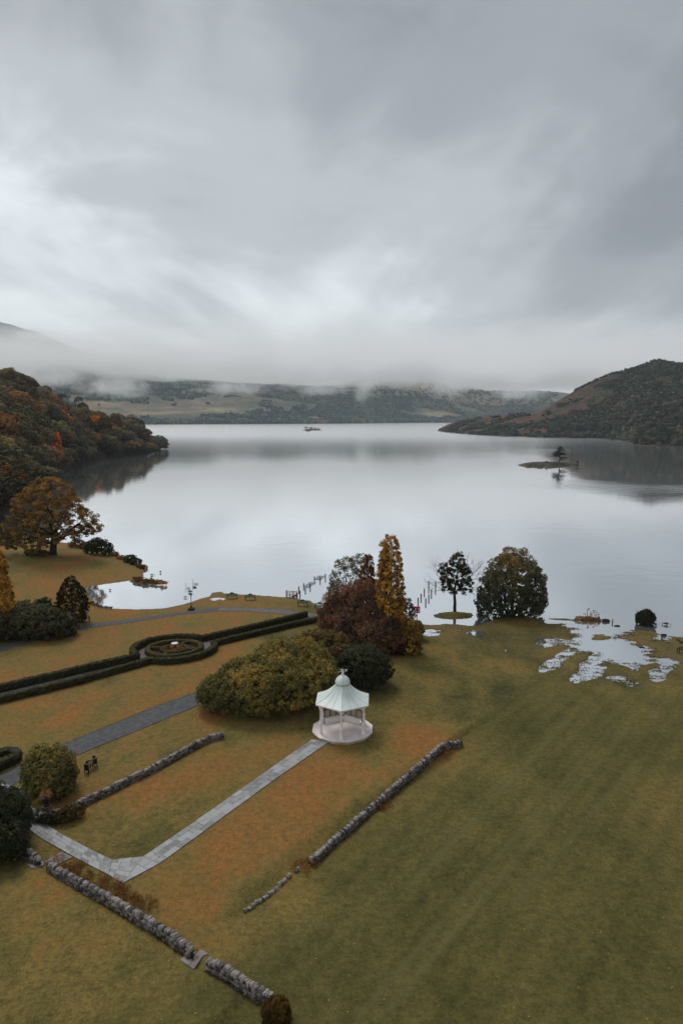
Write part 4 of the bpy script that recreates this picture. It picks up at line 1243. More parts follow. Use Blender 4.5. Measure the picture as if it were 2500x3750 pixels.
hd = hedge_part('box_hedge', upper, 0.75, 0.85, None, LM['hedge'], seed=2)
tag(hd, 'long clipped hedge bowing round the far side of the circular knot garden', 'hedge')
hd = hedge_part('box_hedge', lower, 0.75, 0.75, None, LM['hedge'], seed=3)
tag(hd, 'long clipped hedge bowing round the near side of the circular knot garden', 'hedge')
kt = thing('knot_garden', 'round knot garden of low clipped hedges like a wheel around a sundial', 'knot garden', PC)
circ = lambda r, n=40: [(PC[0] + r * math.cos(2 * math.pi * i / n), PC[1] + r * math.sin(2 * math.pi * i / n)) for i in range(n)]
hedge_part('ring_hedge', circ(R_IN), 0.62, 0.62, kt, LM['hedgebrown'], True, 0.04, 4, base=PC)
hedge_part('ring_hedge', circ(1.55, 26), 0.40, 0.45, kt, LM['hedgebrown'], True, 0.04, 5, base=PC)
for i, ad in enumerate((75, 172, 255, -4)):
    aa = R(ad)
    hedge_part('spoke_hedge', [(PC[0] + r * math.cos(aa), PC[1] + r * math.sin(aa)) for r in (1.6, 2.3, 3.0)], 0.45, 0.48, kt, LM['hedgebrown'], False, 0.04, 10 + i, base=PC)
bed = MB(); bed.lathe([(3.1, 0.02), (3.1, 0.05), (0.05, 0.12)], 32)
bed.build('flower_bed', M['soil'], kt)
rng = np.random.default_rng(44)
cc = []
for _ in range(60):
    r = math.sqrt(rng.random()) * 1.3; th = rng.random() * 6.28
    cc.append((r * math.cos(th), r * math.sin(th), 0.18 + 0.1 * rng.random(), 0.2, 0, 0, 1, rng.random()))
ob('bedding_plants', crown_mesh('bedding_plants', LM['fern'], [leaves(np.array(cc), 14, 0.16, rng)]), kt)
sd = thing('sundial', 'pale sundial plinth at the centre of the knot garden', 'sundial', (PC[0] + 0.05, PC[1] + 0.1, PC[2]))
MB().lathe([(0.30, 0), (0.30, 0.14), (0.20, 0.2), (0.14, 0.5), (0.22, 0.92)], 12).build('plinth', M['cope'], sd)
MB().lathe([(0.42, 0.92), (0.44, 0.98), (0.42, 1.02)], 18).build('dial', M['sign'], sd)
MB().bar((-0.2, 0, 1.02), (0.15, 0, 1.22), 0.02).build('gnomon', M['iron'], sd)

# gravel inside the parterre
def between(u, l, name, lab):
    n = 60
    o = ob(name, strip_mesh(name, u, l, M['gravel'], 0.026, n, 5)); tag(o, lab, kind='structure')
between([p[:2] for p in ul], [p[:2] for p in ll], 'garden_path', 'gravel walk between the two long hedges leading to the knot garden')
between([p[:2] for p in ur], [p[:2] for p in lr], 'garden_path', 'gravel walk between the two long hedges beyond the knot garden')
ring_o = circ(R_OUT + 0.1, 48) + [circ(R_OUT + 0.1, 48)[0]]; ring_i = circ(R_IN - 0.2, 48) + [circ(R_IN - 0.2, 48)[0]]
tag(ob('garden_path', strip_mesh('ring_path', ring_o, ring_i, M['gravel'], 0.034, 60, 4)), 'gravel ring walk around the knot garden', kind='structure')

# ------------------------------------------------------------------ flagstone path
FS = tag(ob('flagstone_path', None), 'pale grey flagstone path to the bandstand with a sharp corner', kind='structure')
slab_n = [0]
slab_meshes = {}
def slab(q, m, parent, lift=0.055):
    """One flagstone from four ground corners, slightly uneven."""
    q = [np.array(p[:2], float) for p in q]
    c = sum(q) / 4
    q = [c + (p - c) * (1 - 0.016 / max(0.05, np.linalg.norm(p - c)) ) for p in q]
    zz = ground_h([p[0] for p in q], [p[1] for p in q])
    j = random.uniform(-0.006, 0.006)
    top = [(p[0], p[1], z + lift + j + random.uniform(-0.003, 0.003)) for p, z in zip(q, zz)]
    bot = [(p[0], p[1], z - 0.03) for p, z in zip(q, zz)]
    b = MB().add(bot + top, [(4, 5, 6, 7), (0, 3, 2, 1), (0, 1, 5, 4), (1, 2, 6, 5), (2, 3, 7, 6), (3, 0, 4, 7)])
    return b.build('flagstone', m, parent)

def pave(left, right, lanes, ln, m, parent, seed=1):
    rg = random.Random(seed)
    l = resample([p[:2] for p in left], 200); r = resample([p[:2] for p in right], 200)
    L = 0.5 * (np.linalg.norm(np.diff(l, axis=0), axis=1).sum() + np.linalg.norm(np.diff(r, axis=0), axis=1).sum())
    cuts = [0.0]
    for k in range(1, lanes): cuts.append(k / lanes + rg.uniform(-0.04, 0.04))
    cuts.append(1.0)
    def at(t, u):
        i = min(198.999, max(0, t * 199)); k = int(i); f = i - k
        a = l[k] * (1 - f) + l[k + 1] * f; b = r[k] * (1 - f) + r[k + 1] * f
        return a * (1 - u) + b * u
    for k in range(lanes):
        t = 0.0
        first = rg.uniform(0.4, 1.0)
        while t < 0.999:
            d = ln * rg.uniform(0.65, 1.35) / L * first; first = 1.0
            t2 = min(1.0, t + d)
            if 1 - t2 < 0.35 * ln / L: t2 = 1.0
            slab([at(t, cuts[k]), at(t2, cuts[k]), at(t2, cuts[k + 1]), at(t, cuts[k + 1])], m, parent)
            t = t2
a_l = Gs(dsp([(330, 1968), (400, 1921), (500, 1851), (600, 1780), (680, 1724), (716, 1699)]))
a_r = Gs(dsp([(365, 1985), (420, 1946), (520, 1872), (620, 1799), (700, 1743), (756, 1705)]))
pave(a_l, a_r, 3, 0.95, M['flag'], FS, 3)
c_u = Gs(dsp([(-40, 1800), (10, 1803), (40, 1806), (62, 1820), (75, 1868), (100, 1889), (150, 1922), (205, 1950), (258, 1976)]))
c_l = Gs(dsp([(-60, 1822), (2, 1815), (18, 1822), (32, 1840), (50, 1890), (75, 1912), (100, 1930), (190, 1980), (250, 2011)]))
pave(c_u, c_l, 4, 0.85, M['flag'], FS, 5)
k1, k2, k3 = G(*dsp([(258, 1976)])[0]), G(*dsp([(330, 1968)])[0]), G(*dsp([(365, 1985)])[0])
k4, k5 = G(*dsp([(282, 2030)])[0]), G(*dsp([(250, 2011)])[0])
m12 = [(k1[i] + k2[i]) / 2 for i in (0, 1)]
pave([k1, k2], [k5, k4], 5, 0.8, M['flag'], FS, 6)
pave([k2, k3], [k4, k4], 3, 0.8, M['flag'], FS, 8)
# branch to the gap in the wall
b_u = Gs(zm([(1190, 1150), (850, 1345)], 5.2267, 0, 2900)); b_l = Gs(zm([(1400, 1262), (1010, 1440)], 5.2267, 0, 2900))
pave(b_u, b_l, 2, 0.75, M['flagpink'], FS, 9)
th_u = Gs(zm([(480, 1395), (740, 1310), (850, 1345)], 5.2267, 0, 2900)); th_l = Gs(zm([(610, 1470), (700, 1492), (850, 1400)], 5.2267, 0, 2900))
pave(th_u, th_l, 2, 0.7, M['flagpink'], FS, 10)
bedl = [(a_l, a_r), (c_u, c_l), ([k1, k2], [k5, k4]), ([k2, k3], [k4, (k4[0] + .02, k4[1])]), (b_u, b_l)]
for i, (l, r) in enumerate(bedl):
    ob('bedding', strip_mesh('bedding', l, r, M['mortar'], 0.022 + 0.004 * i), FS)
GAP = tag(ob('threshold_path', None), 'three worn flagstones in the gap of the low wall', kind='structure')
for q in ([(360, 490), (395, 450), (465, 490), (420, 530)], [(420, 530), (465, 490), (545, 455), (470, 565)], [(455, 425), (535, 402), (590, 438), (470, 488)]):
    slab(Gs(zm(q, 2.24, 500, 3300)), M['flagpink'], GAP)
slab(Gs(zm([(968, 785), (1010, 770), (1060, 780), (985, 850)], 2.24, 500, 3300)), M['flagpink'], GAP)

# ------------------------------------------------------------------ dry stone walls
def rock_mesh(name, seed, m, sub=1, blocky=0.45, jit=0.10):
    rg = random.Random(seed)
    bm = bmesh.new(); bmesh.ops.create_cube(bm, size=1.0)
    bmesh.ops.subdivide_edges(bm, edges=bm.edges[:], cuts=sub, use_grid_fill=True)
    for v in bm.verts:
        s = v.co.normalized() * 0.60
        v.co = v.co * blocky + s * (1 - blocky)
        v.co += Vector((rg.uniform(-jit, jit), rg.uniform(-jit, jit), rg.uniform(-jit, jit)))
    me = bpy.data.meshes.new(name); bm.to_mesh(me); bm.free()
    me.materials.append(m)
    return me
COPES = [rock_mesh('cope_stone', 200 + i, M['cope'], 1, 0.55, 0.09) for i in range(7)]
STONES = [rock_mesh('stone', 300 + i, M['stone'], 1, 0.6, 0.09) for i in range(7)]

def G_above(px, py, dz):
    z = 1.0
    for _ in range(7):
        x, y = px2w(px, py, z + dz); z = max(0, gh(x, y))
    return x, y, z

def wall(label, top_px, h, th, face_side, seed, cope_w=0.30, face=True, hend=None, maxface=300, courses=3, sparse=None):
    """A dry stone wall under a line of upright cope stones; face_side +1/-1: which side of the walking direction is seen."""
    rg = random.Random(seed); rng = np.random.default_rng(seed)
    pts = [G_above(px, py, (h if hend is None else h + (hend - h) * i / (len(top_px) - 1)) + 0.14) for i, (px, py) in enumerate(top_px)]
    P0 = pts[0]
    t = thing('dry_stone_wall', label, 'wall', P0)
    L = sum(math.dist(a[:2], b[:2]) for a, b in zip(pts[:-1], pts[1:]))
    n = max(6, int(L / 0.25)); Q = resample([p[:2] for p in pts], n)
    D = unit(np.gradient(Q, axis=0)); Nn = np.stack([-D[:, 1], D[:, 0]], 1)
    hh = np.full(n, h) if hend is None else np.linspace(h, hend, n)
    z0 = ground_h(Q[:, 0], Q[:, 1])
    # packed core
    sec = [(-0.47, -0.15), (-0.42, 0.5), (-0.36, 0.97), (0.36, 0.97), (0.42, 0.5), (0.47, -0.15)]
    V = np.stack([np.column_stack([Q + Nn * u * th, z0 + v * hh]) for u, v in sec], 1) - np.array(P0)
    V = V + rng.normal(0, 0.02, V.shape)
    F = grid_faces(6, n); caps = np.array([[0, 1, 4, 5], [1, 2, 3, 4]])
    F = np.concatenate([F, caps, caps + (n - 1) * 6])
    if sparse is None:
        ob('core', me_np('core', V.reshape(-1, 3), F, M['core']), t)
    def at(s):
        i = min(n - 1.001, max(0, s / L * (n - 1))); k = int(i); f = i - k
        return Q[k] * (1 - f) + Q[k + 1] * f, D[k], Nn[k], z0[k] * (1 - f) + z0[k + 1] * f, hh[k]
    s = 0.0; nc = 0
    extra = []
    while s < L:
        w = cope_w * rg.uniform(0.6, 1.35)
        q, d, nn, z, h1 = at(s + w / 2)
        o_x = rg.uniform(-0.05, 0.05)
        if sparse is None or rg.random() < sparse:
            p = (q[0] + nn[0] * o_x - P0[0], q[1] + nn[1] * o_x - P0[1], z + h1 * 0.97 + 0.07 + rg.uniform(-0.03, 0.03) - P0[2])
            if nc < 300:
                o = ob('cope_stone', rg.choice(COPES), t, p, (rg.uniform(-0.15, 0.15), rg.uniform(-0.5, 0.5), math.atan2(d[1], d[0]) + rg.uniform(-0.25, 0.25)))
                o.scale = (w * 0.98, th * rg.uniform(0.75, 1.15), rg.uniform(0.17, 0.34))
                nc += 1
        s += w * (1.0 if sparse is None else 1.15)
    if not face or sparse is not None: return t
    nf = 0; V2 = []; F2 = []
    cells = []
    for c in range(courses):
        s = rg.uniform(0, 0.2)
        while s < L:
            w = rg.uniform(0.13, 0.34)
            cells.append((s + w / 2, c, w)); s += w
    cells.sort(key=lambda e: at(e[0])[0][1])
    for s, c, w in cells:
        q, d, nn, z, h1 = at(s)
        hc = h1 / courses
        off = th * (0.46 - 0.03 * c) * face_side
        p = Vector((q[0] + nn[0] * off - P0[0], q[1] + nn[1] * off - P0[1], z + hc * (c + 0.5) - P0[2] + rg.uniform(-0.02, 0.02)))
        rot = (rg.uniform(-0.1, 0.1), rg.uniform(-0.2, 0.2), math.atan2(d[1], d[0]) + rg.uniform(-0.12, 0.12))
        scl = (w * 0.95, 0.20 * rg.uniform(0.7, 1.5), hc * rg.uniform(0.6, 1.05))
        if nf < maxface:
            o = ob('stone', rg.choice(STONES), t, p, rot); o.scale = scl; nf += 1
        else:
            me = rg.choice(STONES)
            m4 = Matrix.LocRotScale(p, Matrix.Rotation(rot[2], 3, 'Z').to_quaternion(), Vector(scl))
            b = len(V2); V2 += [m4 @ v.co for v in me.vertices]; F2 += [[i + b for i in pl.vertices] for pl in me.polygons]
    if V2:
        o = ob('far_stones', me_np('far_stones', np.array([tuple(v) for v in V2]), np.array(F2), M['stone']), t)
        o['kind'] = 'stuff'
    return t

low_a = zm([(395, 352), (440, 375), (560, 440), (660, 495), (760, 545), (860, 600), (960, 660), (1060, 715), (1160, 775), (1260, 835), (1360, 895), (1460, 965), (1568, 1040)], 2.24, 0, 3000) + [(697, 3473)]
wall('long rough stone wall with upright cope stones beside the rusty ferns', low_a, 0.46, 0.32, -1, 11, 0.17, courses=3)
low_b = zm([(580, 470), (640, 490), (700, 515), (800, 575), (900, 645), (1000, 700), (1060, 730), (1105, 758)], 2.24, 500, 3300)
wall('short stone wall running from the flagstone gap to the spiky brown bush', low_b, 0.52, 0.32, -1, 12, 0.19, courses=3)
low_c = zm([(300, 960), (440, 1050), (540, 1095), (620, 1140), (690, 1200), (745, 1260)], 5.2267, 0, 2900)
wall('stub of stone wall emerging from under the dark overhanging shrub', low_c, 0.45, 0.36, -1, 13, 0.2, courses=3)
mid = [(818, 2681), (768, 2693), (702, 2725), (661, 2748), (600, 2781), (551, 2808), (459, 2850), (394, 2884), (325, 2915), (283, 2938), (240, 2958), (205, 2975)]
wall('pale coped stone wall along the terrace below the curved wooden seat', mid, 0.40, 0.32, 1, 14, 0.21, courses=3)
mid2 = zm([(1150, 330), (950, 395), (860, 420), (720, 395), (620, 350), (540, 330)], 5.2267, 0, 2900)
wall('low dark overgrown stone wall carrying the planted urn', mid2, 0.55, 0.40, 1, 15, 0.22, courses=3)
rw = zm([(1395, 92), (1340, 102), (1270, 122), (1220, 166), (1160, 220), (1100, 270), (1040, 325), (980, 378), (920, 430), (860, 480), (800, 535), (740, 590), (680, 640), (620, 692), (565, 745), (530, 772)], 1.568, 800, 2650)
wall('longest stone wall, on the bank between the terrace and the big lawn', rw, 0.46, 0.32, 1, 16, 0.20, hend=0.30, courses=3)
rs = zm([(470, 820), (430, 850), (370, 905), (320, 950), (280, 985), (230, 1015), (190, 1043), (155, 1068)], 1.568, 800, 2650)
wall('sunken line of loose cope stones at the near end of the longest wall', rs, 0.0, 0.22, 1, 17, 0.17, face=False, sparse=0.85)

# long grass left uncut along the walls and creeping over the path edges
def verge(name, label, lines, per_m, spread, hgt, seed, mat):
    rg = np.random.default_rng(seed); XY = []
    for l in lines:
        l = np.asarray([p[:2] for p in l], float)
        L = np.linalg.norm(np.diff(l, axis=0), axis=1).sum()
        q = resample(l, max(4, int(L * per_m)))
        XY.append(q + rg.normal(0, spread, q.shape))
    P = np.concatenate(XY); z = ground_h(P[:, 0], P[:, 1]); n = len(P)
    keep = fbm(P[:, 0] * 1.2, P[:, 1] * 1.2, seed=seed, octs=2) > 0.38
    P, z = P[keep], z[keep]; n = len(P)
    th = rg.uniform(0, 6.28, n); s = rg.uniform(0.02, 0.05, n); t = rg.uniform(0.4, 1.2, n) * hgt
    lean = rg.normal(0, 0.35, (n, 2)) * hgt
    c, d = np.cos(th) * s, np.sin(th) * s
    V = np.stack([np.column_stack([P[:, 0] - c, P[:, 1] - d, z]), np.column_stack([P[:, 0] + c, P[:, 1] + d, z]),
                  np.column_stack([P[:, 0] + c * .4 + lean[:, 0], P[:, 1] + d * .4 + lean[:, 1], z + t]), np.column_stack([P[:, 0] - c * .4 + lean[:, 0], P[:, 1] - d * .4 + lean[:, 1], z + t * .9])], 1).reshape(-1, 3)
    return tag(ob(name, me_np(name, V, np.arange(4 * n).reshape(-1, 4), mat, rg.random(n))), label, kind='stuff')
LM['verge'] = leafmat('uncut_grass_blades', [(0.0, (0.065, 0.056, 0.020)), (0.5, (0.135, 0.104, 0.036)), (1.0, (0.22, 0.14, 0.052))])
def foot(px_line, dz, side):
    P = np.asarray([G_above(px, py, dz)[:2] for px, py in px_line], float)
    D = unit(np.gradient(P, axis=0)); return P + np.stack([-D[:, 1], D[:, 0]], 1) * side
wl = []
for ln_, dz in ((low_a, .6), (low_b, .66), (mid, .54), (rw, .55)):
    wl += [foot(ln_, dz, 0.24), foot(ln_, dz, -0.24)]
verge('wall_foot_grass', 'uncut grass along the foot of the stone walls', wl, 42, 0.07, 0.20, 61, LM['verge'])
verge('path_edge_grass', 'grass creeping over the edges of the paths', [a_l, a_r, c_u, c_l, tl, tr_, b_u, b_l], 14, 0.03, 0.06, 62, LM['verge'])
# ------------------------------------------------------------------ bandstand
def bandstand():
    bx, by, bz = G(1254, 2677)
    t = thing('bandstand', 'white six sided bandstand with a pale green domed roof and weather vane', 'bandstand', (bx, by, bz))
    ROT = R(-2.5)
    def hexp(r, k, z, sub=0.0):
        a = R(-90 + 60 * k) + ROT
        return Vector((r * math.cos(a), r * math.sin(a), z))
    def dodeca(r, z):
        p = []
        for k in range(6):
            for s in (-14, 14):
                a = R(-90 + 60 * k + s) + ROT; p.append(Vector((r * math.cos(a), r * math.sin(a), z)))
        return p
    FL = 0.28
    # platform: plinth and pale floor
    b = MB(); lo, hi = dodeca(2.80, -0.25), dodeca(2.80, FL - 0.07)
    b.add(lo + hi, [tuple(range(12, 24)), tuple(reversed(range(12)))] + [(i, (i + 1) % 12, 12 + (i + 1) % 12, 12 + i) for i in range(12)])
    b.build('plinth', principled('worn_plinth', (0.55, 0.44, 0.36), 0.8, 0.8, 3.0, color2=(0.30, 0.20, 0.14)), t)
    b = MB(); lo, hi = dodeca(2.88, FL - 0.07), dodeca(2.88, FL)
    b.add(lo + hi, [tuple(range(12, 24)), tuple(reversed(range(12)))] + [(i, (i + 1) % 12, 12 + (i + 1) % 12, 12 + i) for i in range(12)])
    b.build('floor', M['floor_white'], t)
    RC = 2.25
    EZ = 3.12
    for k in range(6):
        p = hexp(RC, k, FL)
        c = MB().lathe([(0.19, 0), (0.19, 0.10), (0.145, 0.16), (0.135, 0.78), (0.17, 0.84), (0.17, 0.92), (0.13, 0.98), (0.085, 1.06), (0.075, 2.05), (0.10, 2.10), (0.085, 2.16), (0.12, 2.3), (0.17, 2.40), (0.19, 2.62)], 10, p)
        col = c.build('column', M['white'], t, True)
        br = MB()
        for s in (-1, 1):
            q = hexp(RC, (k + s) % 6, FL); d = (q - p).normalized()
            prev = None
            for i in range(6):
                u = i / 5
                pt = p + d * (0.10 + 0.34 * u) + Vector((0, 0, 2.22 + 0.38 * math.sin(u * math.pi / 2)))
                if prev is not None: br.bar(prev, pt, 0.035, 0.05)
                prev = pt
        br.build('bracket', M['white'], col)
    ring = MB()
    for k in range(6):
        ring.bar(hexp(RC + 0.02, k, FL + 2.68), hexp(RC + 0.02, k + 1, FL + 2.68), 0.12, 0.18)
    ring.build('eave_beam', M['white'], t)
    gut = MB()
    for k in range(6):
        gut.bar(hexp(2.72, k, EZ - 0.05), hexp(2.72, k + 1, EZ - 0.05), 0.09, 0.11)
    gut.build('gutter', M['white'], t)
    # roof: concave hexagonal skirt of six panels
    prof = [(2.76, 0.0), (2.40, 0.15), (2.02, 0.32), (1.66, 0.52), (1.32, 0.76), (1.02, 1.02), (0.80, 1.25), (0.68, 1.42)]
    roof = MB()
    inner = [hexp(2.5, k, EZ - 0.06) for k in range(6)]
    roof.add(inner, [tuple(reversed(range(6)))])
    rf = roof.build('roof', M['white'], t)
    for k in range(6):
        v = []
        for r, z in prof:
            a, b2 = hexp(r, k, EZ + z), hexp(r, k + 1, EZ + z)
            for u in (0.0, 0.25, 0.5, 0.75, 1.0): v.append(a.lerp(b2, u))
        n = len(prof)
        f = [(i * 5 + j, i * 5 + j + 1, (i + 1) * 5 + j + 1, (i + 1) * 5 + j) for i in range(n - 1) for j in range(4)]
        MB().add(v, f).build('roof_panel', M['copper'], rf)
        for u, w in ((0.0, 0.022), (0.36, 0.009), (0.64, 0.009)):
            s = MB()
            pts = []
            for r, z in prof:
                a, b2 = hexp(r, k, EZ + z + 0.015), hexp(r, k + 1, EZ + z + 0.015)
                pts.append(a.lerp(b2, u))
            s.tube(pts, w, 4)
            s.build('roof_seam', M['lead'] if u else M['copper'], rf)
    ZD = EZ + 1.42
    cup = MB(); p6 = lambda r, z: [hexp(r, k, z) for k in range(6)]
    b = MB(); b.lathe([(0.66, -0.02), (0.74, 0.03), (0.74, 0.12), (0.62, 0.14)], 6, (0, 0, ZD), R(-90) + ROT)
    b.build('dome_collar', M['lead'], t)
    b = MB(); dp = [(0.67, 0.12), (0.69, 0.22), (0.665, 0.37), (0.59, 0.53), (0.45, 0.68), (0.28, 0.80), (0.15, 0.88), (0.09, 0.98)]
    b.lathe(dp, 12, (0, 0, ZD), R(-90) + ROT)
    dome = b.build('dome', M['copper'], t)
    for k in range(6):
        MB().tube([hexp(r + 0.008, k, ZD + z) for r, z in dp], 0.010, 4).build('dome_rib', M['lead'], dome)
    vz = ZD + 0.95
    vane = MB().lathe([(0.11, 0), (0.12, 0.04), (0.05, 0.10), (0.07, 0.15), (0.03, 0.20), (0.018, 0.55), (0.0, 0.60)], 8, (0, 0, vz)).build('weather_vane', M['white'], t)
    a = MB()
    for k in range(4):
        th = R(20 + 90 * k)
        e = Vector((0.36 * math.cos(th), 0.36 * math.sin(th), vz + 0.28))
        a.bar((0, 0, vz + 0.28), e, 0.022); a.box(e, (0.07, 0.02, 0.09), th); 
        for s in (-1, 1):
            a.bar(e * 0.5 + Vector((0, 0, (vz + 0.28) * 0.5)), (e.x * 0.42, e.y * 0.42, vz + 0.28 + s * 0.11), 0.016)
    a.build('compass_arm', M['white'], vane)
    ar = MB(); ar.bar((-0.34, 0.1, vz + 0.46), (0.34, -0.1, vz + 0.46), 0.022)
    ar.add([(0.16, -0.05, vz + 0.46), (0.42, -0.12, vz + 0.54), (0.42, -0.12, vz + 0.38), (0.16, -0.06, vz + 0.47), (0.42, -0.13, vz + 0.55), (0.42, -0.13, vz + 0.39)], [(0, 1, 2), (5, 4, 3), (0, 3, 4, 1), (1, 4, 5, 2), (2, 5, 3, 0)])
    ar.build('vane_arrow', M['white'], vane)
    # two closed back sides with cream lattice panels and a bench
    for k in (2, 3):
        p, q = hexp(RC, k, FL), hexp(RC, k + 1, FL)
        d = (q - p).normalized(); inn = Vector((-p.x - q.x, -p.y - q.y, 0)).normalized()
        fr = MB()
        fr.bar(p + d * .12 + Vector((0, 0, 1.18)), q - d * .12 + Vector((0, 0, 1.18)), 0.07, 0.07)
        fr.bar(p + d * .12 + Vector((0, 0, 0.28)), q - d * .12 + Vector((0, 0, 0.28)), 0.07, 0.06)
        for i in range(4):
            u = p.lerp(q, 0.09 + 0.82 * i / 3)
            fr.bar(u + Vector((0, 0, 0.0)), u + Vector((0, 0, 1.2)), 0.06, 0.06)
        scr = fr.build('back_screen', M['brownpaint'], t)
        for i in range(3):
            u0, u1 = p.lerp(q, 0.09 + 0.82 * i / 3), p.lerp(q, 0.09 + 0.82 * (i + 1) / 3)
            pm = MB().bar(u0 + d * .07 + Vector((0, 0, 0.72)), u1 - d * .07 + Vector((0, 0, 0.72)), 0.03, 0.78)
            pm.build('lattice_panel', M['lattice'], scr)
        bn = MB()
        bn.bar(p + inn * .30 + d * .10 + Vector((0, 0, 0.45)), q + inn * .30 - d * .10 + Vector((0, 0, 0.45)), 0.05, 0.42, up=inn)
        bn.build('bench_seat', M['white'], t)
        bl = MB()
        for i in range(5):
            u = p.lerp(q, 0.1 + 0.2 * i) + inn * .42
            bl.bar(u, u + Vector((0, 0, 0.42)), 0.10, 0.10)
        bl.bar(p + inn * .46 + d * .15 + Vector((0, 0, 0.2)), q + inn * .46 - d * .15 + Vector((0, 0, 0.2)), 0.03, 0.40)
        bl.build('bench_front', M['white'], t)
bandstand()

# ------------------------------------------------------------------ shrubs and trees of the near garden
D1 = lambda *p: [(x * K, y * K) for x, y in p]
def dl(base, lst):
    return px_lobes((base[0] * K, base[1] * K), [(x * K, y * K, r * K, h * K) for x, y, r, h in lst])

b, L = dl((600, 1640), [(530, 1632, 68, 78), (590, 1640, 72, 98), (655, 1632, 75, 108), (715, 1612, 62, 92), (610, 1606, 80, 96), (680, 1590, 82, 112), (640, 1572, 62, 88), (560, 1608, 60, 84), (505, 1620, 48, 62), (702, 1556, 55, 74), (640, 1552, 55, 76), (745, 1605, 36, 66)])
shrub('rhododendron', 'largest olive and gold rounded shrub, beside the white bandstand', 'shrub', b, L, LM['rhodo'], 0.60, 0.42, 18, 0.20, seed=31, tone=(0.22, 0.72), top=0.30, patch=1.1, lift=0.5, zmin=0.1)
b, L = dl((735, 1530), [(715, 1532, 48, 76), (760, 1532, 48, 74), (785, 1545, 34, 58), (735, 1515, 44, 60)])
shrub('brown_shrub', 'rounded brown gold shrub between the olive mound and the copper tree', 'shrub', b, L, LM['brownshrub'], 0.60, 0.42, 17, 0.20, seed=32, tone=(0.2, 0.65), top=0.35, lift=0.5)
b, L = dl((840, 1585), [(838, 1585, 46, 92), (862, 1572, 34, 70), (806, 1580, 36, 78), (830, 1552, 44, 66)])
shrub('dark_shrub', 'dark green rounded shrub directly behind the bandstand roof', 'shrub', b, L, LM['darkshrub'], 0.60, 0.42, 17, 0.19, seed=33, tone=(0.25, 0.7), top=0.25, lift=0.5)
b, L = dl((815, 1485), [(790, 1475, 52, 120), (830, 1480, 54, 138), (862, 1490, 45, 110), (775, 1458, 40, 82), (880, 1500, 40, 82), (815, 1492, 46, 88), (850, 1502, 46, 72)])
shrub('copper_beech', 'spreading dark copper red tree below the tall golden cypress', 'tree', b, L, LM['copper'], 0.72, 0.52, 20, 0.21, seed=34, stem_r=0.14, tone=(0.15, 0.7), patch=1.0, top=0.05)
b, L = dl((925, 1500), [(915, 1502, 24, 40), (938, 1500, 22, 36)])
shrub('crimson_shrub', 'small deep crimson shrub at the foot of the golden conifers', 'shrub', b, L, LM['crimson'], 0.42, 0.3, 10, 0.2, seed=35)

def cypress(name, label, base, h, r, mat, seed, leaf=0.30, waist=0.5, top_r=0.16, spread=0.62, per=16, tops=((0, 0, 1.0),)):
    rng = np.random.default_rng(seed)
    t = thing(name, label, 'conifer', base)
    cl = []
    for ox, oy, fr in tops:
        H = h * fr
        for z in np.arange(0.35, H, spread * 0.8):
            u = z / H
            rr = r * (1 if fr > .99 else 0.62) * (np.interp(u, [0, 0.12, 0.4, 0.75, 0.93, 1.0], [0.82, 1.0, 0.92, 0.62, 0.36, top_r]))
            n = max(4, int(2 * math.pi * rr / spread))
            for k in range(n):
                a = 2 * math.pi * (k + 0.5 * rng.random()) / n + z
                q = rr * rng.uniform(0.80, 1.10)
                cl.append((ox + q * math.cos(a), oy + q * math.sin(a), z + rng.normal(0, 0.12), spread * 0.62, math.cos(a), math.sin(a), -0.1, np.clip(rng.normal(0.5, 0.22), 0, 1)))
    cl = np.array(cl)
    ob('foliage', crown_mesh('foliage', mat, [leaves(cl, per, leaf, rng, droop=0.75, aspect=0.42, shell=(0.25, 1.1), lift=0.1)]), t)
    mb = MB()
    for ox, oy, fr in tops: limb(mb, (ox * .3, oy * .3, -0.2), (ox, oy, h * fr * 0.95), 0.24, 0.04, rng, 5, 0.02)
    ob('trunk', mb.mesh('trunk', M['bark']), t)
    return t
gb = G(1428, 2380)
gh_ = height_between(1428, 2380, 1952)
cypress('golden_cypress', 'tallest golden orange cypress, rising above the copper tree', gb, gh_, 1.75, LM['gold'], 41, tops=((0, 0, 1.0), (-0.75, 0.3, 0.93)))
gb2 = G(1343, 2340)
cypress('rust_cypress', 'slim rust brown cypress just beside the tallest golden one', gb2, height_between(1343, 2340, 2028), 1.3, LM['rust'], 42, top_r=0.1)
b, L = dl((800, 1400), [(795, 1400, 34, 112), (778, 1398, 22, 62), (826, 1402, 26, 122), (800, 1396, 26, 98), (785, 1402, 22, 88)])
shrub('grey_green_tree', 'loose grey green tree behind the copper tree, next to the water', 'tree', b, L, LM['greygreen'], 0.80, 0.52, 14, 0.24, seed=36, bark='barkpale', skip=0.08, stem_r=0.10, tone=(0.25, 0.85), top=0.2, inner=False)
b, L = dl((930, 1438), [(928, 1440, 22, 64), (915, 1440, 20, 56)])
shrub('grey_brown_shrub', 'twiggy grey brown shrub beside the red lifebuoy board', 'shrub', b, L, LM['greybrown'], 0.6, 0.4, 9, 0.22, seed=37, bark='barkpale', skip=0.1)
gb3 = G(1500, 2392)
cypress('low_golden_conifer', 'low bright golden conifer at the lakeward end of the shrub group', gb3, 4.6, 1.35, LM['goldlow'], 43, leaf=0.26, top_r=0.3, spread=0.5)
b, L = dl((955, 1468), [(955, 1468, 16, 40)])
shrub('brown_shrub', 'small dull brown shrub at the lawn edge beyond the golden conifer', 'shrub', b, L, LM['brownshrub'], 0.42, 0.3, 10, 0.2, seed=38)

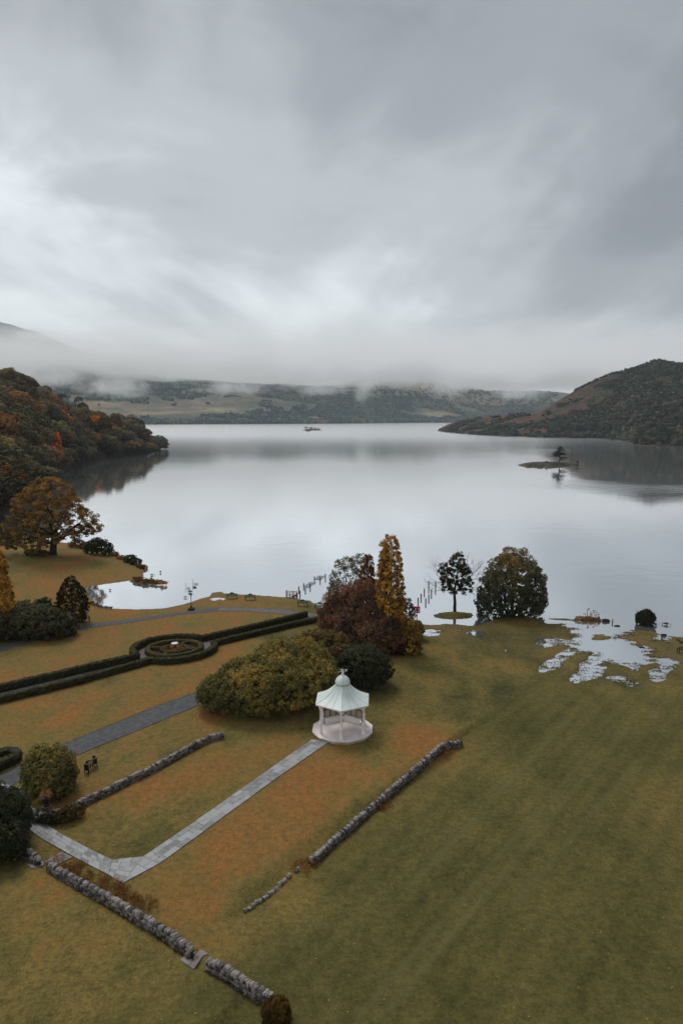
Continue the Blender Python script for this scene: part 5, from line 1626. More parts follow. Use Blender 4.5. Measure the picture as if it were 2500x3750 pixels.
# round tree by the water
b, L = dl((1175, 1415), [(1175, 1412, 58, 146), (1130, 1412, 30, 100), (1218, 1412, 30, 112), (1200, 1414, 36, 70), (1145, 1414, 36, 72), (1172, 1416, 45, 120), (1226, 1412, 22, 62), (1122, 1412, 24, 56)])
rt = shrub('round_tree', 'big round dark green tree tinged orange on top, standing at the lake edge', 'tree', b, L, LM['round'], 0.95, 0.62, 26, 0.27, seed=51, stem_r=0.10, tone=(0.12, 0.62), top=0.70, skip=0.20, inner=True, under=-0.6)
rng = np.random.default_rng(52); mb = MB()
for k in range(9):
    a = k * 0.7; limb(mb, (0.2 * math.cos(a), 0.2 * math.sin(a), 0), (3.6 * math.cos(a), 3.2 * math.sin(a), rng.uniform(3.5, 7.5)), 0.16, 0.04, rng, 4, 0.15, 5)
limb(mb, (0, 0, -0.2), (0, 0, 8), 0.34, 0.08, rng, 5, 0.03, 8)
ob('trunk', mb.mesh('trunk', M['bark']), rt)

# ivy covered tree on the grass islet
ivx, ivy_, ivz = G(1665, 2243)
isl = MB()
pts = []
rng = np.random.default_rng(53)
sI = scale_at(1661, 2251)
nI = 36
def islet_mesh(name, cx, cyy, rx, ry, hgt, m, label, seed, cat=None, rough=0.12, rot=0.0):
    rg = np.random.default_rng(seed)
    V = [(0, 0, hgt)]; F = []
    n = 40; rings = [(0.35, 0.95), (0.65, 0.75), (0.85, 0.42), (0.97, 0.12), (1.08, -0.6)]
    wob = [1 + rough * math.sin(2 * k * 2 * math.pi / n + rg.random()) + rg.normal(0, rough * 0.35) for k in range(n)]
    for q, z in rings:
        for k in range(n):
            a = 2 * math.pi * k / n
            x = rx * q * wob[k] * math.cos(a); y = ry * q * wob[k] * math.sin(a)
            V.append((x * math.cos(rot) - y * math.sin(rot), x * math.sin(rot) + y * math.cos(rot), z * hgt + rg.normal(0, hgt * 0.10) * (q < 0.9)))
    F3 = [(0, 1 + k, 1 + (k + 1) % n, 1 + (k + 1) % n) for k in range(n)]
    b = MB(); b.add(V, [(0, 1 + k, 1 + (k + 1) % n) for k in range(n)] + [(1 + r * n + k, 1 + (r + 1) * n + k, 1 + (r + 1) * n + (k + 1) % n, 1 + r * n + (k + 1) % n) for r in range(len(rings) - 1) for k in range(n)])
    me = b.mesh(name, m, True)
    a = me.attributes.new('warm', 'FLOAT', 'POINT'); a.data.foreach_set('value', np.full(len(me.vertices), 0.42, np.float32))
    o = ob(name, me, None, (cx, cyy, 0))
    return tag(o, label, None, None, 'structure') if cat is None else tag(o, label, cat)
ix, iy = px2w(1661, 2252, 0.1)
islet_mesh('grass_islet', ix, iy, 69 * sI, 2.2, 0.24, M['lawn'], 'small grass islet round the foot of the ivy covered tree', 3, rot=-0.10)
t = thing('ivy_tree', 'half bare tree thick with dark ivy, standing on the small grass islet', 'tree', (ivx, ivy_, 0.12))
mb = MB(); limb(mb, (0, 0, -0.3), (-0.15, 0.1, 3.0), 0.27, 0.19, rng, 5, 0.05, 8); limb(mb, (-0.15, 0.1, 2.9), (0.35, 0, 7.2), 0.17, 0.06, rng, 5, 0.06, 6)
limb(mb, (-0.15, 0.1, 2.8), (1.7, 0.1, 4.8), 0.13, 0.07, rng, 4, 0.1, 5); limb(mb, (-0.15, 0.1, 2.9), (-1.6, 0.1, 5.0), 0.12, 0.06, rng, 4, 0.1, 5)
tk = ob('trunk', mb.mesh('trunk', M['bark']), t)
mb = MB()
for p, d, l in (((1.5, 0, 4.6), (0.9, 0.1, 1.0), 1.5), ((1.7, 0.1, 4.8), (0.7, -.1, 0.3), 1.4), ((1.2, 0.1, 4.2), (0.5, .2, 1.6), 1.7), ((-1.5, 0.1, 4.9), (-1.0, 0, 0.55), 1.6), ((-1.3, 0, 4.6), (-1.2, .1, 0.1), 1.5), ((-1.2, 0.1, 4.8), (-0.5, 0, 1.3), 1.4), ((-0.6, 0, 3.4), (-1.0, 0.1, -0.05), 1.3), ((1.0, 0, 3.6), (1.1, 0.1, -0.15), 1.4), ((0.3, 0, 6.9), (0.15, 0, 1), 1.0), ((1.6, 0, 4.9), (0.9, 0.2, 0.8), 1.6)):
    twig_tree(mb, p, d, l, 0.055, 4, rng, 0.42, 0.10)
ob('bare_branch', mb.mesh('bare_branch', M['barkpale']), tk)
cl = lobe_clumps([(0.05, 0, 5.7, 1.2, 1.0, 1.9), (0.30, 0, 7.9, 0.85, 0.8, 1.2), (-1.2, 0, 5.6, 0.95, 0.8, 1.2), (1.2, 0, 5.4, 0.95, 0.8, 1.3), (1.75, 0, 4.1, 0.75, 0.6, 1.1), (0.0, 0, 4.0, 0.9, 0.75, 1.0), (-1.9, 0, 6.7, 0.6, 0.55, 0.7), (-1.3, 0, 4.2, 0.7, 0.6, 0.8), (-0.9, 0, 7.0, 0.7, 0.6, 0.8), (1.3, 0, 6.6, 0.6, 0.6, 0.7)], 0.7, 0.42, rng, zmin=1.9, nseed=5, tone=(0.1, 0.8), under=-0.9)
ob('ivy', crown_mesh('ivy', LM['ivy'], [leaves(cl, 26, 0.27, rng, shell=(0.2, 1.1))]), t)

# willow bush standing in the water
wx, wy = px2w(2362, 2286, 0)
t = thing('willow_bush', 'bushy willow standing in the flooded lake with its dark reflection', 'shrub', (wx, wy, 0))
rng = np.random.default_rng(55)
cl = []
for k in range(300):
    a = rng.random() * 6.28; q = math.sqrt(rng.random()); z = rng.uniform(0.1, 2.0) * (1.05 - 0.5 * q * q)
    cl.append((q * 1.35 * math.cos(a), q * 1.2 * math.sin(a), z + 0.05, 0.22, 0.5 * q * math.cos(a), 0.5 * q * math.sin(a), 1, np.clip(0.15 + 0.35 * z / 2 + rng.normal(0, .15), 0, 1)))
ob('foliage', crown_mesh('foliage', LM['reed'], [leaves(np.array(cl), 16, 0.30, rng, droop=-1.6, aspect=0.18)]), t)
mb = MB()
for k in range(70):
    a = rng.random() * 6.28; q = rng.uniform(0.2, 1.0)
    mb.tube([(0.8 * q * math.cos(a), 0.8 * q * math.sin(a), -0.3), (1.2 * q * math.cos(a), 1.1 * q * math.sin(a), 1.2), (1.55 * q * math.cos(a), 1.35 * q * math.sin(a), rng.uniform(2.0, 2.6) - 0.5 * q)], [0.02, 0.015, 0.008], 3, False)
ob('stem', mb.mesh('stem', M['bark']), t)

# oak on the knoll
ox, oy, oz = G(196, 2030)
t = thing('oak_tree', 'broad old oak with thin orange brown foliage on the grassy knoll', 'tree', (ox, oy, oz))
rng = np.random.default_rng(61)
oh = height_between(196, 2030, 1738)
mb = MB(); limb(mb, (0, 0, -0.3), (0.3, 0, 4.2), 0.75, 0.55, rng, 5, 0.04, 10)
ends = []
tips = [(-5.5, -1, 8.0), (-3.0, 1, 11.5), (0, -1, 13.0), (3.2, 1, 10.2), (6.5, 0, 7.5), (7.6, -0.5, 5.2), (-7.2, 0.5, 5.6), (-6.5, -2, 3.6), (4.5, -2.5, 5.2), (-2.5, -3, 5.5), (1.5, 3, 9.0), (5.0, 2.5, 6.0), (-4.5, 3, 6.5)]
for e in tips:
    st = (0.3, 0, rng.uniform(2.2, 4.4)); p = limb(mb, st, e, 0.30, 0.09, rng, 6, 0.22, 6)
    for q in (p[3], p[4], p[5]):
        d = np.array(e) - np.array(st); twig_tree(mb, q, d / np.linalg.norm(d) + rng.normal(0, 0.5, 3), 1.5, 0.06, 2, rng, 0.6, 0.05, ends)
ob('trunk', mb.mesh('trunk', M['bark']), t)
lob = [(-2.0, -3.6, 3.0, 2.2, 1.6, 1.6), (-5.4, -3.4, 2.4, 2.0, 1.6, 1.4), (-1.0, -3.4, 6.8, 2.6, 1.8, 2.0), (2.6, -3.0, 6.4, 2.0, 1.6, 1.4), (0, 0, oh - 4.2, 4.2, 3.8, 3.4), (-3.8, 0, oh - 6.0, 3.4, 3.4, 2.6), (3.0, 0, oh - 6.8, 3.0, 3.2, 2.4), (-6.2, -0.6, 6.2, 2.9, 2.8, 2.3), (6.4, 0, 7.4, 2.6, 2.6, 1.7), (8.0, -0.5, 5.4, 2.0, 2.2, 1.1), (-7.0, -1.2, 3.4, 2.5, 2.5, 1.9), (-3.2, -3.2, 4.2, 3.0, 2.4, 2.2), (3.8, -2.8, 3.8, 2.4, 2.2, 1.3), (-4.5, -2.5, 2.0, 2.6, 2.0, 1.4), (2.6, 2.5, 8.5, 2.8, 2.8, 1.8), (-1.5, 2.5, 8.0, 3.5, 3, 2.4), (0.8, -2.6, 9.2, 2.4, 2.0, 1.8), (5.4, 2.4, 4.4, 2.2, 2, 1.2)]
cl = lobe_clumps(lob, 1.18, 0.70, rng, zmin=0.7, nseed=9, tone=(0.15, 0.8), under=-0.55, skip=0.05, top=0.35, patch=0.9)
ob('crown', crown_mesh('crown', LM['oak'], [leaves(cl, 24, 0.36, rng, shell=(0.3, 1.15), flat=0.6)]), t)

b, L = dl((228, 1272), [(226, 1274, 22, 36), (240, 1274, 18, 30), (212, 1272, 16, 26)])
shrub('dark_shrub', 'dark bush on the bank close beside the old oak', 'shrub', b, L, LM['darkshrub'], 0.75, 0.5, 11, 0.32, seed=62, skip=0.08)
b, L = dl((305, 1292), [(300, 1292, 13, 16), (314, 1297, 11, 13)])
shrub('dark_shrub', 'low dark bush at the very point of the knoll, over the water', 'shrub', b, L, LM['darkshrub'], 0.6, 0.38, 10, 0.26, seed=63)
b, L = dl((332, 1306), [(330, 1306, 7, 7), (322, 1303, 6, 6)])
shrub('orange_shrub', 'tiny orange red shrub on the waterline at the point of the knoll', 'shrub', b, L, LM['rust'], 0.4, 0.3, 9, 0.2, seed=64)
b, L = dl((275, 1282), [(262, 1276, 10, 7), (280, 1284, 10, 6), (292, 1290, 8, 5)])
shrub('bracken_bank', 'strip of rusty bracken along the bank between the two dark bushes', 'shrub', b, L, LM['fern'], 0.5, 0.35, 9, 0.22, seed=65)
b, L = dl((190, 1258), [(178, 1258, 16, 16), (200, 1261, 12, 14)])
shrub('orange_shrub', 'reddish undergrowth seen through the branches behind the old oak', 'shrub', b, L, LM['rust'], 0.75, 0.5, 9, 0.3, seed=66)
b, L = dl((15, 1245), [(-20, 1244, 26, 30), (8, 1246, 26, 34), (32, 1247, 18, 24)])
shrub('dark_shrub', 'large dark evergreen thicket on the shore at the back of the knoll lawn', 'shrub', b, L, LM['darkshrub'], 0.9, 0.6, 11, 0.35, seed=67)
b, L = dl((84, 1275), [(72, 1275, 12, 12), (88, 1276, 12, 12), (102, 1277, 10, 11)])
shrub('clipped_shrub', 'low brown clipped shrub in the shade of the old oak', 'shrub', b, L, LM['hedgebrown'], 0.5, 0.35, 10, 0.24, seed=68)
# taller trees at the left end of the wood, by the knoll
rng = np.random.default_rng(70)
for i, (px, py, hh, w, c) in enumerate([(10, 1905, 1.05, 1.5, (0.030, 0.030, 0.015)), (-60, 1930, 1.2, 1.6, (0.05, 0.04, 0.02)), (60, 1880, 0.9, 1.3, (0.034, 0.036, 0.018)), (-10, 1870, 1.25, 1.5, (0.15, 0.075, 0.026))]):
    x, y = px2w(px, py, 0.8)
    wood_tree('lakeside_tree', ['tall dark tree behind the knoll thicket where the wood comes down to the inlet', 'broad dull brown tree behind the knoll thicket', 'small dark tree half hidden behind the crown of the old oak', 'rust orange tree top above the knoll thicket'][i], 'tree', (x, y, 0.2), hh, w, 'broad', c, rng)

# dark upright conifer and the border beside it
cx_, cy_, cz_ = G(268, 2282)
ch = height_between(268, 2282, 2112)
t = thing('upright_conifer', 'dark green upright conifer with a pointed top beside the wooden bench', 'conifer', (cx_, cy_, cz_))
rng = np.random.default_rng(71)
cl = []
for z in np.arange(0.3, ch, 0.45):
    u = z / ch; rr = 2.0 * np.interp(u, [0, 0.15, 0.4, 0.62, 0.82, 0.93, 1], [0.62, 0.88, 1.0, 0.86, 0.48, 0.24, 0.06])
    n = max(4, int(2 * math.pi * rr / 0.55))
    for k in range(n):
        a = 2 * math.pi * (k + rng.random() * .6) / n + z * 2
        q = rr * rng.uniform(0.82, 1.12)
        cl.append((q * math.cos(a), q * math.sin(a), z + rng.normal(0, .1), 0.38, 0.6 * math.cos(a), 0.6 * math.sin(a), 0.8, np.clip(rng.normal(0.42, 0.2), 0, 1)))
ob('foliage', crown_mesh('foliage', LM['yew'], [leaves(np.array(cl), 13, 0.30, rng, droop=-0.9, aspect=0.35)]), t)
mb = MB(); limb(mb, (0, 0, -.2), (0, 0, ch * .9), 0.2, 0.04, rng, 4, 0.02); ob('trunk', mb.mesh('trunk', M['bark']), t)
b, L = dl((80, 1468), [(30, 1462, 40, 62), (75, 1466, 44, 66), (118, 1466, 42, 62), (148, 1458, 28, 46), (95, 1450, 40, 56), (50, 1445, 44, 58), (0, 1470, 40, 56), (-30, 1474, 40, 60)])
shrub('rhododendron', 'wide dark mottled rhododendron bank above the lakeside path', 'shrub', b, L, LM['greygreen'], 0.72, 0.50, 16, 0.25, seed=72, tone=(0.05, 0.6), top=0.25, patch=1.2, lift=0.5)
b, L = dl((100, 1420), [(103, 1432, 19, 56), (98, 1428, 15, 46)])
shrub('dark_shrub', 'dark dome shaped shrub topping the mottled rhododendron bank', 'shrub', b, L, LM['darkshrub'], 0.6, 0.4, 12, 0.25, seed=73)
b, L = dl((20, 1428), [(20, 1430, 18, 54), (8, 1432, 14, 48)])
shrub('dark_shrub', 'dark dome shaped shrub next to the golden cypress at the picture edge', 'shrub', b, L, LM['darkshrub'], 0.6, 0.4, 12, 0.25, seed=74)
gx_, gy_, gz_ = G(-8, 2330)
cypress('golden_cypress', 'golden orange cypress cut off by the picture edge over the rhododendron bank', (gx_, gy_, gz_), height_between(-8, 2330, 1985), 2.3, LM['gold'], 75, leaf=0.34, top_r=0.2)

# lower left shrubs
b, L = dl((116, 1825), [(116, 1820, 52, 92), (92, 1822, 34, 70), (142, 1814, 32, 72), (118, 1834, 40, 64), (104, 1800, 40, 78), (134, 1800, 36, 78)])
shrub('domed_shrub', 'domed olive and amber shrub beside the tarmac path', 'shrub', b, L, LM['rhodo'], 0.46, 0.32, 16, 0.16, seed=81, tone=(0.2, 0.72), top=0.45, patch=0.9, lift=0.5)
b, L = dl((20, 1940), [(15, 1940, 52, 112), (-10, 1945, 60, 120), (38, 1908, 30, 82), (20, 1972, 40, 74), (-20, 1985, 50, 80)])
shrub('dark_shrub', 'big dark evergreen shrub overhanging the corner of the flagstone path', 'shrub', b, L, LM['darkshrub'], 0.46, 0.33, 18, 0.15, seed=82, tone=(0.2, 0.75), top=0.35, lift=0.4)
b, L = dl((12, 1978), [(10, 1978, 16, 42), (0, 1985, 16, 36)])
shrub('yellow_shrub', 'small yellow leaved shrub growing out of the big dark evergreen', 'shrub', b, L, LM['yellow'], 0.36, 0.22, 8, 0.13, seed=83, skip=0.35, inner=False)
b, L = dl((168, 1880), [(156, 1886, 16, 30), (176, 1877, 14, 27), (140, 1888, 12, 22)])
shrub('brown_shrub', 'bushy brown climber smothering the end of the terrace wall', 'shrub', b, L, LM['brownshrub'], 0.34, 0.22, 11, 0.14, seed=84, tone=(0.05, 0.5))
b, L = dl((112, 1888), [(112, 1890, 14, 24), (92, 1884, 11, 20), (128, 1892, 10, 18)])
shrub('wall_ivy', 'dark ivy over the low wall below the urn', 'climber', b, L, LM['ivy'], 0.34, 0.22, 11, 0.13, seed=85)
def ferns(label, spots, seed, h=0.55):
    rng = np.random.default_rng(seed)
    P = Gs(spots); B = P[0]
    t = thing('fern_clump', label, 'fern', B)
    cl = []
    for x, y, z in P:
        for _ in range(12):
            a = rng.random() * 6.28; q = 0.75 * math.sqrt(rng.random())
            cl.append((x - B[0] + q * math.cos(a), y - B[1] + q * math.sin(a), z - B[2] + 0.06 + rng.random() * h * 0.55 * (1 - q), 0.2, .6 * math.cos(a), .6 * math.sin(a), 1, np.clip(rng.normal(0.5, .22), 0, 1)))
    ob('frond', crown_mesh('frond', LM['fern'], [leaves(np.array(cl), 9, 0.18, rng, droop=-0.35, aspect=0.16, out_bias=0.4)]), t)
    return t
ferns('rusty ferns behind the wall nearest the flagstone branch', zm([(500, 360), (560, 385), (610, 400), (640, 425), (660, 440)], 2.24, 0, 3000), 91)
ferns('small rusty fern patch halfway along the wall top', zm([(720, 490), (770, 505), (800, 520)], 2.24, 0, 3000), 92, 0.3)
ferns('brightest rusty fern clump rising behind the middle of the long wall', zm([(860, 560), (900, 575), (930, 590), (960, 610)], 2.24, 0, 3000), 93)
ferns('wide patch of dull orange ferns behind the long wall near the rusty lawn', zm([(1000, 640), (1050, 665), (1100, 690), (1150, 710), (1190, 735), (1080, 710)], 2.24, 0, 3000), 94, 0.5)
for i, (px, py, lab) in enumerate([(1622, 2765, 'dark fern tuft at the foot of the longest wall, nearest the bandstand'), (1392, 2952, 'dark fern tuft at the foot of the longest wall halfway along'), (1122, 3175, 'dark fern tuft at the broken end of the longest wall')]):
    ferns(lab, [(px, py), (px + 8, py - 8), (px - 10, py + 6)], 95 + i, 0.4)
bx_, by_, bz_ = G(1010, 3735)
t = thing('spiky_bush', 'spiky brown bush with upright fronds at the end of the short wall', 'shrub', (bx_, by_, bz_))
rng = np.random.default_rng(99); cl = []
for _ in range(200):
    a = rng.random() * 6.28; q = math.sqrt(rng.random()); z = rng.uniform(0.08, 0.95) * (1.1 - 0.45 * q)
    cl.append((0.62 * q * math.cos(a), 0.62 * q * math.sin(a), z, 0.15, q * math.cos(a), q * math.sin(a), .9, np.clip(0.25 + 0.45 * z + rng.normal(0, .15), 0, 1)))
ob('foliage', crown_mesh('foliage', LM['brownshrub'], [leaves(np.array(cl), 14, 0.24, rng, droop=-1.0, aspect=0.22)]), t)
mb = MB()
for k in range(30):
    a = rng.random() * 6.28; q = rng.random()
    mb.tube([(0.15 * q * math.cos(a), 0.15 * q * math.sin(a), -.05), (0.6 * q * math.cos(a), 0.6 * q * math.sin(a), 0.8)], [0.02, 0.008], 4)
ob('stem', mb.mesh('stem', M['bark']), t)
# clipped hedge with a hollow, by the tarmac path at the left edge
hp = Gs(dsp([(-30, 1752), (5, 1741), (28, 1737), (40, 1745), (32, 1754), (8, 1764), (-30, 1782)]))
tag(hedge_part('box_hedge', hp, 0.8, 0.8, None, LM['hedge'], seed=9), 'clipped hedge curled in a tight loop where the tarmac path leaves the picture', 'hedge')
# strap leaved plant in an urn
ux, uy, uz = G(172, 2975)
u = thing('stone_urn', 'dark stone urn on the end of the low overgrown wall', 'urn', (ux, uy, uz + 0.5))
MB().lathe([(0.20, 0), (0.20, 0.08), (0.09, 0.16), (0.10, 0.24), (0.30, 0.42), (0.36, 0.62), (0.39, 0.66), (0.33, 0.68)], 16).build('bowl', M['urn'], u, True)
MB().box((0, 0, -0.25), (0.5, 0.5, 0.5)).build('pedestal', M['stone'], u)
t = thing('cordyline', 'spiky orange strap leaved plant growing in the stone urn', 'plant', (ux, uy, uz + 1.14))
rng = np.random.default_rng(98); V = []; F = []; T = []
for k in range(90):
    a = rng.random() * 6.28; e = rng.uniform(-0.25, 1.45); d = np.array([math.cos(a) * math.cos(e), math.sin(a) * math.cos(e), math.sin(e)])
    L_ = rng.uniform(0.4, 0.62); sdv = np.cross(d, [0, 0, 1.0]) + 1e-4; sdv /= np.linalg.norm(sdv)
    b0 = np.array([0, 0, 0.22]); m_ = b0 + d * L_ * .55 + np.array([0, 0, 0.03]); e_ = b0 + d * L_ - np.array([0, 0, 0.10])
    i = len(V); V += [b0 - sdv * .012, b0 + sdv * .012, m_ + sdv * .02, m_ - sdv * .02, e_ + sdv * .003, e_ - sdv * .003]; F += [(i, i + 1, i + 2, i + 3), (i + 3, i + 2, i + 4, i + 5)]; T += [rng.random()] * 2
ob('leaf', me_np('leaf', np.array(V), np.array(F), LM['cordyline'], np.array(T)), t)
MB().tube([(0, 0, -0.1), (0, 0, 0.24)], [0.06, 0.05], 8).build('stem', M['bark'], t)
# ------------------------------------------------------------------ benches, posts, signs, birds
def green_bench(loc, rz, label):
    t = thing('park_bench', label, 'bench', loc, rz, 'green benches facing the lake')
    for s in (-1, 1):
        e = MB()
        e.bar((s * 0.78, 0.22, 0), (s * 0.78, 0.22, 0.66), 0.07); e.bar((s * 0.78, -0.24, 0), (s * 0.78, -0.28, 0.98), 0.07)
        e.bar((s * 0.78, -0.26, 0.63), (s * 0.78, 0.27, 0.63), 0.06, 0.05); e.bar((s * 0.78, -0.24, 0.2), (s * 0.78, 0.22, 0.2), 0.05)
        e.build('bench_end', M['green'], t)
    for i in range(4):
        y = 0.18 - 0.12 * i
        MB().bar((-0.76, y, 0.42), (0.76, y, 0.42), 0.10, 0.03).build('seat_slat', M['green'], t)
    for z in (0.56, 0.70):
        MB().bar((-0.76, -0.26, z), (0.76, -0.26, z), 0.03, 0.08).build('back_rail', M['green'], t)
    b = MB()
    for i in range(9):
        x0 = -0.76 + 1.52 * i / 9; x1 = -0.76 + 1.52 * (i + 1) / 9
        c = abs((x0 + x1) / 2); hgt = 0.10 + (0.26 - 0.5 * c if c < 0.42 else 0.0)
        b.box(((x0 + x1) / 2, -0.27, 0.82 + hgt / 2), (1.52 / 9, 0.035, hgt))
    b.build('peaked_back', M['green'], t)
    return t
for (px, py, rz, lab) in [(850, 2192, R(4), 'green bench with a peaked back, next to the shore bump west of the red gate'),
                          (917, 2197, R(2), 'green bench with a peaked back, nearest to the red gate on its lampward side'),
                          (1108, 2219, R(-4), 'green bench with a peaked back, alone between the red gate and the path'),
                          (1172, 2229, R(-12), 'green bench half hidden by the copper tree, beside the flooded grass')]:
    green_bench(G(px, py), rz, lab)

def wood_bench(loc, rz, label, m):
    t = thing('park_bench', label, 'bench', loc, rz)
    for s in (-1, 1):
        e = MB(); e.bar((s * .8, .22, 0), (s * .8, .22, .64), .07); e.bar((s * .8, -.22, 0), (s * .8, -.3, .95), .07); e.bar((s * .8, -.25, .62), (s * .8, .28, .62), .06, .05); e.build('bench_end', m, t)
    for i in range(4): MB().bar((-.8, .2 - .12 * i, .42), (.8, .2 - .12 * i, .42), .10, .03).build('seat_slat', m, t)
    MB().bar((-.8, -.29, .92), (.8, -.29, .92), .09, .05).build('top_rail', m, t)
    for i in range(13):
        x = -.72 + .12 * i; MB().bar((x, -.24, .46), (x, -.285, .9), .06, .02).build('back_slat', m, t)
    return t
wood_bench(G(308, 2275), R(8), 'brown wooden slatted bench beside the upright conifer', M['wood'])
wood_bench(G(2503, 2391), R(3), 'dark bench cut off by the picture edge on the flooded grass', M['seatwood'])

# curved conversation seat
sx, sy, sz = G(334, 2818)
t = thing('curved_seat', 'dark S shaped wooden love seat standing on the lawn above the terrace wall', 'bench', (sx, sy, sz), R(97))
def s_curve(u):      # u in 0..1 : two facing half circles
    r = 0.40
    if u < 0.5:
        a = math.pi * (1 - u * 2); return Vector((-r + r * math.cos(a), r * math.sin(a) * 0.95, 0))
    a = math.pi * (1 + (u - 0.5) * 2); return Vector((r + r * math.cos(a), r * math.sin(a) * 0.95, 0))
cv = [s_curve(i / 28) for i in range(29)]
tr = MB(); tr.tube([p + Vector((0, 0, 0.84)) for p in cv], 0.045, 6); tr.build('top_rail', M['seatrail'], t)
sp = MB()
v = []; 
for i in range(28):
    a, b2 = cv[i], cv[i + 1]
    MB().bar((a + b2) / 2 + Vector((0, 0, 0.40)), (a + b2) / 2 + Vector((0, 0, 0.83)), 0.10, 0.03, up=(b2 - a).normalized()).build('back_slat', M['seatwood'], t)
for s in (-1, 1):
    b = MB(); n = 14
    pts = [Vector((s * 0.45 + 0.43 * math.cos(math.pi * k / n + (0 if s < 0 else math.pi)), 0.41 * math.sin(math.pi * k / n + (0 if s < 0 else math.pi)), 0.40)) for k in range(n + 1)]
    lo = [p - Vector((0, 0, 0.06)) for p in pts]
    m_ = len(pts)
    b.add(pts + lo, [tuple(range(m_)), tuple(reversed(range(m_, 2 * m_)))] + [(i, (i + 1) % m_, m_ + (i + 1) % m_, m_ + i) for i in range(m_)])
    b.build('seat', M['seatwood'], t)
for x, y in ((-0.88, 0.0), (-0.02, 0), (0.88, 0.0), (-0.45, 0.4), (0.45, -0.4), (-0.45, 0.05), (0.45, -0.05)):
    MB().bar((x, y, 0), (x, y, 0.42 if abs(y) > .3 or abs(x) < .5 else 0.82), 0.06).build('leg', M['seatwood'], t)

# lamp post
lx, ly, lz = G(701, 2234)
lh = max(2.6, height_between(701, 2234, 2181))
t = thing('lamp_post', 'black lamp post with a lantern on a square stone base beside the lakeside path', 'lamp post', (lx, ly, lz))
MB().lathe([(0.62, 0), (0.62, 0.30), (0.52, 0.36)], 4, (0, 0, 0), R(45)).build('base', M['core'], t)
MB().lathe([(0.11, 0.34), (0.10, 0.7), (0.06, 0.8), (0.05, lh - 0.55), (0.09, lh - 0.5)], 8).build('post', M['iron'], t)
ln = MB().lathe([(0.08, lh - 0.5), (0.17, lh - 0.16), (0.02, lh + 0.02), (0.02, lh + 0.12)], 6).build('lantern', M['iron'], t)
MB().lathe([(0.095, lh - 0.48), (0.165, lh - 0.19)], 6).build('glass', M['glass'], ln)

# red field gate at the jetty
gA, gB = px2w(1049, 2187, 0.1), px2w(1086, 2189, 0.1)
gx, gy2 = gA; gw = math.dist(gA, gB); ga = math.atan2(gB[1] - gA[1], gB[0] - gA[0])
t = thing('red_gate', 'red painted railed gate at the landward end of the jetty posts', 'gate', (gx, gy2, 0.0), ga)
gH = height_between(1050, 2187, 2160)
for i, x in enumerate((0, gw * 0.32, gw * 0.66, gw)):
    MB().bar((x, 0, -0.2), (x, 0, gH if i != 1 else gH * 0.62), 0.16 if i == 0 else 0.10).build('gate_post', M['redgate'], t)
for k in range(5):
    z = 0.12 + (gH - 0.25) * k / 4
    MB().bar((0, 0.02, z), (gw, 0.02, z), 0.04, 0.09).build('rail', M['redgate'], t)
MB().bar((gw * 0.5, 0.05, 0.25), (gw, 0.05, 0.45), 0.04, 0.30).build('board', M['redgate'], t)

# posts and awash decks of the two landing stages
POSTL = 'black mooring post of the left landing stage beyond the red gate'
def post(px, py0, py1, label, group):
    x, y = px2w(px, py1, 0.0)
    b = (1875 - py0) / FOCAL
    Y = math.cos(PITCH) + b * math.sin(PITCH); Z = -math.sin(PITCH) + b * math.cos(PITCH)
    hh = EYE_H + Z * (y / Y)
    o = MB().lathe([(0.095, -0.9), (0.10, hh - 0.03), (0.07, hh)], 8).build('mooring_post', M['black'], None, False, (x, y, 0))
    tag(o, label, 'post', group)
lgrp = 'black posts of the landing stage by the red gate'; rgrp = 'black posts of the flooded jetty by the ivy tree'
for (px, a0, a1, lab) in [(1094, 2148, 2162, 'black post standing alone in the water, first beyond the red gate'), (1098, 2163, 2179, 'black post in the water close beside the red gate'),
                          (1112, 2136, 2150, 'black post at the landward corner of the nearer awash deck, away from shore'), (1118, 2150, 2164, 'black post in front of the nearer awash deck'),
                          (1135.5, 2138, 2153, 'black post on the lake side of the nearer awash deck'), (1151, 2111, 2126, 'black post at the landward corner of the outer awash deck'),
                          (1172, 2114, 2128, 'black post in front of the outer awash deck'), (1191, 2102, 2118, 'thick black post at the far end of the outer awash deck'), (1088, 2170, 2185, 'black post touching the red gate')]:
    post(px, a0, a1, lab, lgrp)
for (px, a0, a1, lab) in [(1569, 2128, 2151, 'tall black post at the lake end of the flooded jetty, first of the outermost pair'), (1594, 2129, 2154, 'tall black post at the lake end of the jetty, nearer the ivy tree'),
                          (1553, 2156, 2172, 'black post of the second pair in from the lake end, away from the ivy tree'), (1579, 2158, 2176, 'black post of the second pair from the lake end, nearer the ivy tree'),
                          (1541, 2174, 2191, 'black post of the third pair in from the lake end, away from the ivy tree'), (1569, 2177, 2194, 'black post of the third pair in from the lake end, nearer the ivy tree'),
                          (1530, 2189, 2206, 'black post of the pair nearest the lifebuoy, away from the ivy tree'), (1558, 2191, 2209, 'black post of the pair nearest the lifebuoy, nearer the ivy tree')]:
    post(px, a0, a1, lab, rgrp)
